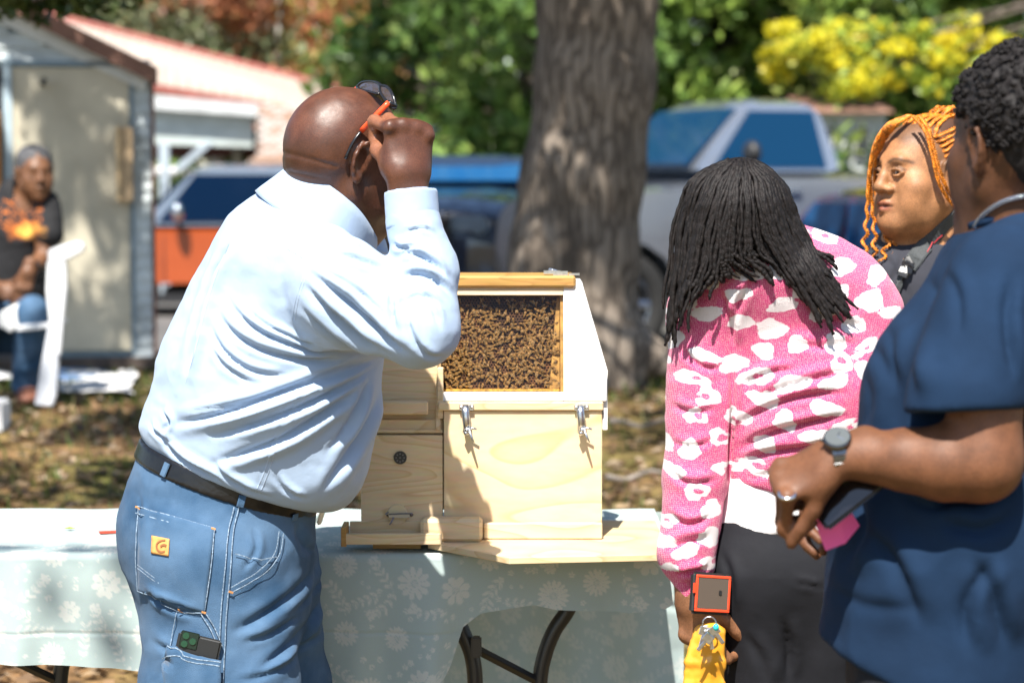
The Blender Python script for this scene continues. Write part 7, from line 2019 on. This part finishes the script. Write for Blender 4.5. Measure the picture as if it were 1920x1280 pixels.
        put(MB().box((cx0 + .55 * (cx1 - cx0) - .25, sg * (hw + .012), belt - .16), (.09, .015, .018)), 'door_handle', chrome if kind != 'suv' else blk, bevel=.004)
        put(MB().tube([(cx1 - .42, sg * (hw - .06), belt + .02), (cx1 - .42, sg * (hw + .12), belt + .10)], .025, 6), 'mirror_arm', blk)
        put(MB().ball((cx1 - .42, sg * (hw + .17), belt + .15), (.07, .10, .10), 12, 8), 'mirror', chrome if kind == 'suv' else blk, smooth=True)
        # door seams
        for sx in (cx0 + .06, cx0 + .5 * (cx1 - cx0), cx1 - .26):
            put(MB().box((sx, sg * (hw * .985 + .004), (belt + cl) / 2 + .02), (.005, .008, (belt - cl) / 2 - .05)), 'door_seam', blk)
        put(MB().box((0, sg * hw * .975, cl + .04), (f * .38, .02, .05)), 'sill_trim', blk)
        hl = (f - .10, sg * (hw - .22), hood - .27)
        put(MB().box(hl, (.10, .15, .07)), 'headlight', mat('headlight_glass', (.22, .27, .32), rough=.08, spec=.9, coat=1), bevel=.03)
        put(MB().box((-f + .02, sg * (hw - .14), belt - .22), (.05, .10, .16)), 'tail_light', mat('tail_red', (.45, .012, .015), rough=.15, coat=1), bevel=.02)
    wsP = [(cab[-1][0] - .02, -hw * .82, belt + .05), (cab[-1][0] - .02, hw * .82, belt + .05), (cab[-2][0] + .01, hw * .70, H - .10), (cab[-2][0] + .01, -hw * .70, H - .10)]
    put(MB().prism(wsP, (.022, 0, .018)), 'windscreen', gl)
    rw = [(cab[0][0] + .01, -hw * .78, belt + .08), (cab[0][0] + .01, hw * .78, belt + .08), (cab[1][0], hw * .68, H - .12), (cab[1][0], -hw * .68, H - .12)]
    put(MB().prism(rw, (-.022, 0, .006)), 'rear_window', gl)
    # front end
    put(MB().box((f + .005, 0, hood - .36), (.02, hw - .34, .15)), 'grille', blk, bevel=.01)
    for i in range(4): put(MB().box((f + .028, 0, hood - .47 + i * .075), (.01, hw - .36, .014)), 'grille_bar', chrome if grille_kind else blk)
    if grille_kind:
        put(MB().box((f + .045, 0, hood - .36), (.012, .16, .045)), 'front_emblem', mat('gold_emblem', (.65, .45, .10), rough=.25, metal=.8), bevel=.01)
    put(MB().box((f + .02, 0, cl + .14), (.07, hw - .03, .11)), 'bumper', chrome if kind == 'pickup' else blk, bevel=.03)
    put(MB().box((-f - .02, 0, cl + .16), (.07, hw - .05, .10)), 'bumper', chrome if kind == 'pickup' else blk, bevel=.03)
    if kind == 'pickup':   # open bed: a flat black panel stands for its dark inside
        put(MB().box((-f * .60, 0, belt + .004), (f * .36, hw * .80, .004)), 'bed_dark_panel', blk)
    for cx in wx:
        for sg in (-1, 1):
            c = Vector((cx, sg * (hw - .13), wheel_r)); mb = MB()
            n = 24; prof = [(.62, -.10), (.92, -.12), (1.0, -.08), (1.0, .08), (.92, .12), (.62, .10)]
            for i in range(n):
                a = 2 * PI * i / n
                for r_, w_ in prof: mb.v.append((c.x + wheel_r * r_ * math.cos(a), c.y + w_, c.z + wheel_r * r_ * math.sin(a)))
            for i in range(n):
                for j in range(6): mb.f.append((i * 6 + j, i * 6 + (j + 1) % 6, ((i + 1) % n) * 6 + (j + 1) % 6, ((i + 1) % n) * 6 + j))
            t = put(mb, 'tyre', tyre, smooth=True)
            mb = MB(); mb.tube([(c.x, c.y + sg * .05, c.z), (c.x, c.y + sg * .07, c.z)], wheel_r * .16, 12)
            for i in range(6):
                a = 2 * PI * i / 6; mb.tube([(c.x, c.y + sg * .06, c.z), (c.x + wheel_r * .60 * math.cos(a), c.y + sg * .075, c.z + wheel_r * .60 * math.sin(a))], [.05, .035], 6)
            ring = [(c.x + wheel_r * .60 * math.cos(a), c.y + sg * .08, c.z + wheel_r * .60 * math.sin(a)) for a in np.linspace(0, 2 * PI, 25)]; mb.tube(ring, .022, 6, cap=False)
            put(mb, 'rim', rim, t)
            put(MB().tube([(c.x, c.y + sg * .0, c.z), (c.x, c.y + sg * .03, c.z)], wheel_r * .58, 20), 'brake_disc', blk, t)
    return o
P_ = lambda px, Y: W(px, 330, Y)[0]
# silver pickup: nose to the left and a little towards the camera
car('pickup_truck', 'silver pickup truck with blue-tinted windows parked right of the oak trunk', P_(1395, 20.2) + .25, 20.6, PI + R(22), 5.7, 2.0, 2.08, (.34, .37, .42), 'pickup', wheel_r=.43, glass=(.004, .035, .09), beltf=.71, hoodf=.66)
car('pickup_truck', 'black pickup truck with chrome grille facing us left of the oak trunk', P_(845, 18.0), 20.3, -PI / 2 - R(14), 5.3, 2.02, 1.62, (.012, .022, .045), 'pickup', wheel_r=.40, glass=(.01, .08, .22), grille_kind=1, beltf=.83, hoodf=.84)
car('parked_car', 'burnt-orange crossover with dark windows parked behind the shed corner', P_(440, 25.2), 25.6, PI + R(4), 4.5, 1.85, 1.58, (.40, .075, .018), 'suv', sky_reflect=(.15, .19, .25), cat='car', wheel_r=.36, glass=(.003, .012, .035))
car('parked_car', 'dark blue car with bright headlight nosing out behind the light blue shirt', P_(668, 18.0), 20.4, -PI / 2 - R(8), 4.6, 1.85, 1.32, (.02, .06, .12), 'car', cat='car', wheel_r=.34)
car('parked_car', 'maroon car with blue sky reflections behind the orange-braided woman', P_(1790, 17.0), 18.6, PI * .5 + R(24), 4.4, 1.82, 1.36, (.10, .008, .022), 'car', cat='car', wheel_r=.34, glass=(.01, .06, .16))
# ================================================================== person sitting by the shed, white chair, cloth on the ground
def build_sitter():
    Y = 10.9
    g = gz(W(40, 700, Y)[0], Y)
    root = empty('person', (W(30, 600, Y)[0], Y, g), 'grey-haired person in black printed tee and jeans sitting by the shed', 'person')
    sk = skin('skin_brown2', (.17, .075, .035), rough=.45)
    HO = np.array(W(66, 322, Y)); HM = frame((.42, -.90, -.10), (.0, -.05, 1)); b = Shape(); b.group(head_shape(detail=False), HM, HO, .98, k=.001)
    b.cone(W(58, 350, Y + .03), W(45, 400, Y + .06), .055, .062, k=.03)
    b.limb(W(38, 400, Y + .08), W(15, 560, Y + .12), (.15, .10), (.14, .11), (1, 0, 0), k=.06)
    S = W(88, 400, Y + .02); E = W(84, 480, Y - .02); Wr = W(52, 510, Y - .14)
    b.chain([S, E, Wr], [.055, .042, .03], k=.04, k2=.01); b.chain([W(-30, 400, Y + .08), W(-50, 490, Y), W(-10, 540, Y - .14)], [.055, .042, .03], k=.04, k2=.01)
    for (p, q, th) in ((Wr, (-.25, -.1, -1), 1), (W(-10, 540, Y - .14), (.9, -.1, -.3), -1)):
        hs, t = hand_shape(thumb=th, curls=[(25, 35, 25)] * 4, spread=.05); b.group(hs, frame(np.array(q, float), (.1, -.95, .2)), p, .98, k=.01)
    body_mesh(b, .0075, 'body', sk, root, lambda V: np.ones((len(V), 3)), 1)
    cap = Shape(); c2 = Shape(); c2.ell((0, -.022, .040), (.084, .100, .085), k=.001); c2.ell((0, -.05, -.01), (.075, .06, .06), k=.03); cap.group(c2, HM, HO, .98, k=.001)
    body_mesh(cap, .009, 'hair', mat('grey_hair', (.07, .07, .075), rough=.8, noise=.4, scale=60), root, None, 1, lambda V, N: V + N * (.006 * fbm(V, 60, 3))[:, None])
    s = Shape(); s.limb(W(42, 368, Y + .07), W(32, 430, Y + .09), (.11, .09), (.18, .125), (1, .2, 0), k=.001); s.limb(W(32, 430, Y + .09), W(12, 580, Y + .12), (.175, .125), (.17, .145), (1, .2, 0), k=.05)
    s.cone(W(84, 385, Y + .03), W(92, 436, Y - .01), .070, .068, k=.04); s.cone(W(-28, 385, Y + .09), W(-48, 440, Y + .03), .070, .068, k=.04)
    s.cone(W(56, 330, Y + .02), W(50, 375, Y + .04), .062, .068, k=.01, op='s')
    V, F = s.mesh(.009); V = relax(V, F, 2); V = V + vnormals(V, F) * dent(V, vnormals(V, F), 9, .006, 3)[:, None]
    me = np_mesh('tee_shirt', V, F)
    cx, cz = W(48, 432, Y)[0], W(48, 432, Y)[2]; px = (V[:, 0] - cx) / (Y / FPX); pz = -(V[:, 2] - cz) / (Y / FPX)     # flat print: flame-coloured letters and sparks
    f = fbm(np.stack([V[:, 0], V[:, 2], V[:, 0] * 0], -1), 55, 7, 3); f2 = fbm(np.stack([V[:, 0], V[:, 2], V[:, 0] * 0 + 3], -1), 110, 8, 2)
    pr = np.clip(1.5 - np.hypot(px / 34, pz / 17) * 1.25 + f * .9, 0, 1); spark = ((f2 > .30) & (np.abs(px + 5) < 42) & (pz > -60) & (pz < 0)).astype(float); front = V[:, 1] < Y + .06
    pr = np.maximum(pr, spark * .8) * front; tq = np.clip(.5 + f * 1.2 - np.hypot((px - 12) / 18, (pz - 4) / 9) * .5 + .3, 0, 1)
    base = np.array([.012, .012, .014]); hot = np.array([.95, .62, .12]); org = np.array([.75, .20, .03])
    attr_color(me, 'tint', base * (1 - pr)[:, None] + pr[:, None] * (org * (1 - tq)[:, None] + hot * tq[:, None]))
    o = link('tee_shirt', me, tint_mat('tee_print', 0, .85)); parent_keep(o, root)
    j = Shape(); hip = np.array(W(10, 590, Y + .12)); k1 = np.array(W(62, 588, Y - .25)); f1 = np.array([W(50, 740, Y - .1)[0], Y - .12, g + .10]); k2 = np.array(W(-30, 600, Y - .2)); f2_ = np.array([W(-60, 740, Y)[0], Y - .1, g + .10])
    j.limb(hip, hip + np.array([0, -.05, -.05]), (.17, .14), (.17, .14), (1, 0, 0), k=.001)
    j.cone(hip + np.array([.07, -.02, -.02]), k1, .095, .075, k=.04); j.cone(k1, f1, .072, .062, k=.03); j.cone(hip + np.array([-.08, 0, -.02]), k2, .095, .075, k=.04); j.cone(k2, f2_, .072, .06, k=.03)
    body_mesh(j, .010, 'jeans', MATS['denim'], root, None, 1, lambda V, N: V + N * dent(V, N, 9, .008, 4)[:, None])
    for f_ in (f1, f2_):
        sh = Shape(); sh.ell(f_ + np.array([.04, -.08, -.055]), (.055, .13, .042), k=.001); sh.ell(f_ + np.array([0, 0, -.03]), (.05, .055, .06), k=.03); body_mesh(sh, .012, 'shoe', mat('brown_shoe', (.25, .10, .06), rough=.6), root)
    w = empty('wristwatch', tuple(Wr), 'small watch on the wrist of the person sitting by the shed', 'watch'); c = np.array(Wr) * .7 + np.array(E) * .3; ax = np.array(Wr) - np.array(E); ax /= np.linalg.norm(ax); u = np.cross(ax, [0, 1, 0]); u /= np.linalg.norm(u); v = np.cross(ax, u)
    MB().tube([c + (u * math.cos(t) + v * math.sin(t)) * .038 for t in np.linspace(0, 2 * PI, 20)], .008, 6, cap=False).build('watch_band', MATS['watch_steel'], w, smooth=True)
    p = W(22, 598, Y - .22); mb = MB(); mb.prism([W(-5, 590, Y - .30), W(40, 568, Y - .30), W(52, 590, Y - .30), W(20, 624, Y - .30), W(-5, 610, Y - .30)], (0, .03, .01)); o = mb.build('paper_bundle', mat('white_paper', (.78, .78, .76), rough=.8), bevel=.004); tag(o, 'white folded paper on the knee of the person by the shed', 'paper')
    # stool under the person
    st = empty('folding_chair', (hip[0], hip[1] + .05, g), 'grey folding chair mostly hidden under the person by the shed', 'chair'); sz = hip[2] - .17
    MB().lohi((hip[0] - .2, hip[1] - .15, sz - .03), (hip[0] + .2, hip[1] + .25, sz)).build('seat', mat('chair_grey', (.2, .2, .22), rough=.6), st, bevel=.01)
    for a in (-.18, .18):
        for b_ in (-.12, .22): MB().tube([(hip[0] + a, hip[1] + b_, sz - .02), (hip[0] + a, hip[1] + b_ * 1.2, g)], .014, 6).build('leg', mat('chair_metal', (.2, .2, .2), rough=.4), st, smooth=True)
    MB().lohi((hip[0] - .2, hip[1] + .24, sz + .15), (hip[0] + .2, hip[1] + .27, sz + .42)).build('backrest', MATS['chair_grey'], st, bevel=.01)
    # white plastic armchair in front
    Yc = Y - .45; wm = mat('white_plastic', (.78, .79, .80), rough=.35); c = empty('plastic_chair', (W(60, 700, Yc)[0], Yc, gz(W(60, 700, Yc)[0], Yc)), 'white moulded plastic armchair standing in front of the sitting person', 'chair')
    gg = gz(W(90, 700, Yc)[0], Yc); q = lambda px, py, dy=0: Vector(W(px, py, Yc + dy))
    MB().prism([q(88, 470), q(108, 462), q(146, 452), q(158, 460), q(154, 472), q(118, 490), q(92, 492)], (0, .06, 0)).build('armrest', wm, c, bevel=.006)
    MB().prism([q(88, 488), q(122, 490), q(124, 540), q(118, 600), q(112, 668), q(104, 664), q(92, 600), q(86, 545)], (0, .05, 0)).build('front_leg', wm, c, bevel=.006)
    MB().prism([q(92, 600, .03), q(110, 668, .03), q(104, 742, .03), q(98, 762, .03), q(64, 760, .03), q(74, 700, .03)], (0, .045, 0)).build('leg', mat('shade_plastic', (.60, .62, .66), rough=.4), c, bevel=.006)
    MB().prism([q(30, 610, .10), q(100, 604, .10), q(100, 614, .10), q(30, 622, .10)], (0, .35, 0)).build('seat', wm, c, bevel=.005)
    # cloths and a white box on the ground
    def sheet(px0, px1, py0, py1, nm, m, label, cat, seed):
        n = 26; y0 = 6.0
        def gp(px, py):   # meet the ground along the view ray
            lo, hi = 6.0, 14.0
            for _ in range(30):
                mid = (lo + hi) / 2; p = W(px, py, mid)
                if p[2] > gz(p[0], mid): lo = mid
                else: hi = mid
            return W(px, py, lo)
        V = []
        rs = np.random.RandomState(seed)
        for j in range(n + 1):
            for i in range(n + 1):
                u = i / n; v = j / n; e = 1 - .12 * math.sin(u * 9 + seed) ; px = px0 + (px1 - px0) * u + 8 * math.sin(v * 5 + seed); py = py1 + (py0 - py1) * (v * e + .1 * math.sin(u * 4))
                p = gp(px, py); V.append((p[0], p[1], gz(p[0], p[1]) + .035))
        V = np.array(V); V[:, 2] += .03 * np.clip(.5 - np.abs(fbm(V, 3.2, seed)) * 2, -.4, 1)
        idx = np.arange(len(V)).reshape(n + 1, n + 1); F = np.stack([idx[:-1, :-1], idx[:-1, 1:], idx[1:, 1:], idx[1:, :-1]], -1).reshape(-1, 4)
        o = link(nm, np_mesh(nm, V, F), m); tag(o, label, cat); return o
    sheet(118, 252, 712, 752, 'ground_cloth', mat('sheet_white', (.78, .78, .78), rough=.8), 'crumpled white sheet lying on the ground beside the plastic chair', 'sheet', 3)
    sheet(100, 200, 700, 728, 'blue_cloth', mat('sheet_blue', (.12, .20, .36), rough=.8), 'blue cloth on the ground behind the white sheet', 'cloth', 9)
    sheet(-90, 20, 712, 726, 'ground_cloth', MATS['sheet_white'], 'white sheet on the ground left of the jeans of the sitting person', 'sheet', 5)
    b = W(-2, 770, 10.0); gb = gz(b[0], 10.0)
    o = MB().lohi((b[0] - .10, 9.9, gb), (b[0] + .03, 10.1, gb + .13)).build('white_box', mat('box_white', (.8, .8, .8), rough=.6), bevel=.01); tag(o, 'white box at the left edge on the leaf litter below the sitter', 'box')
build_sitter()
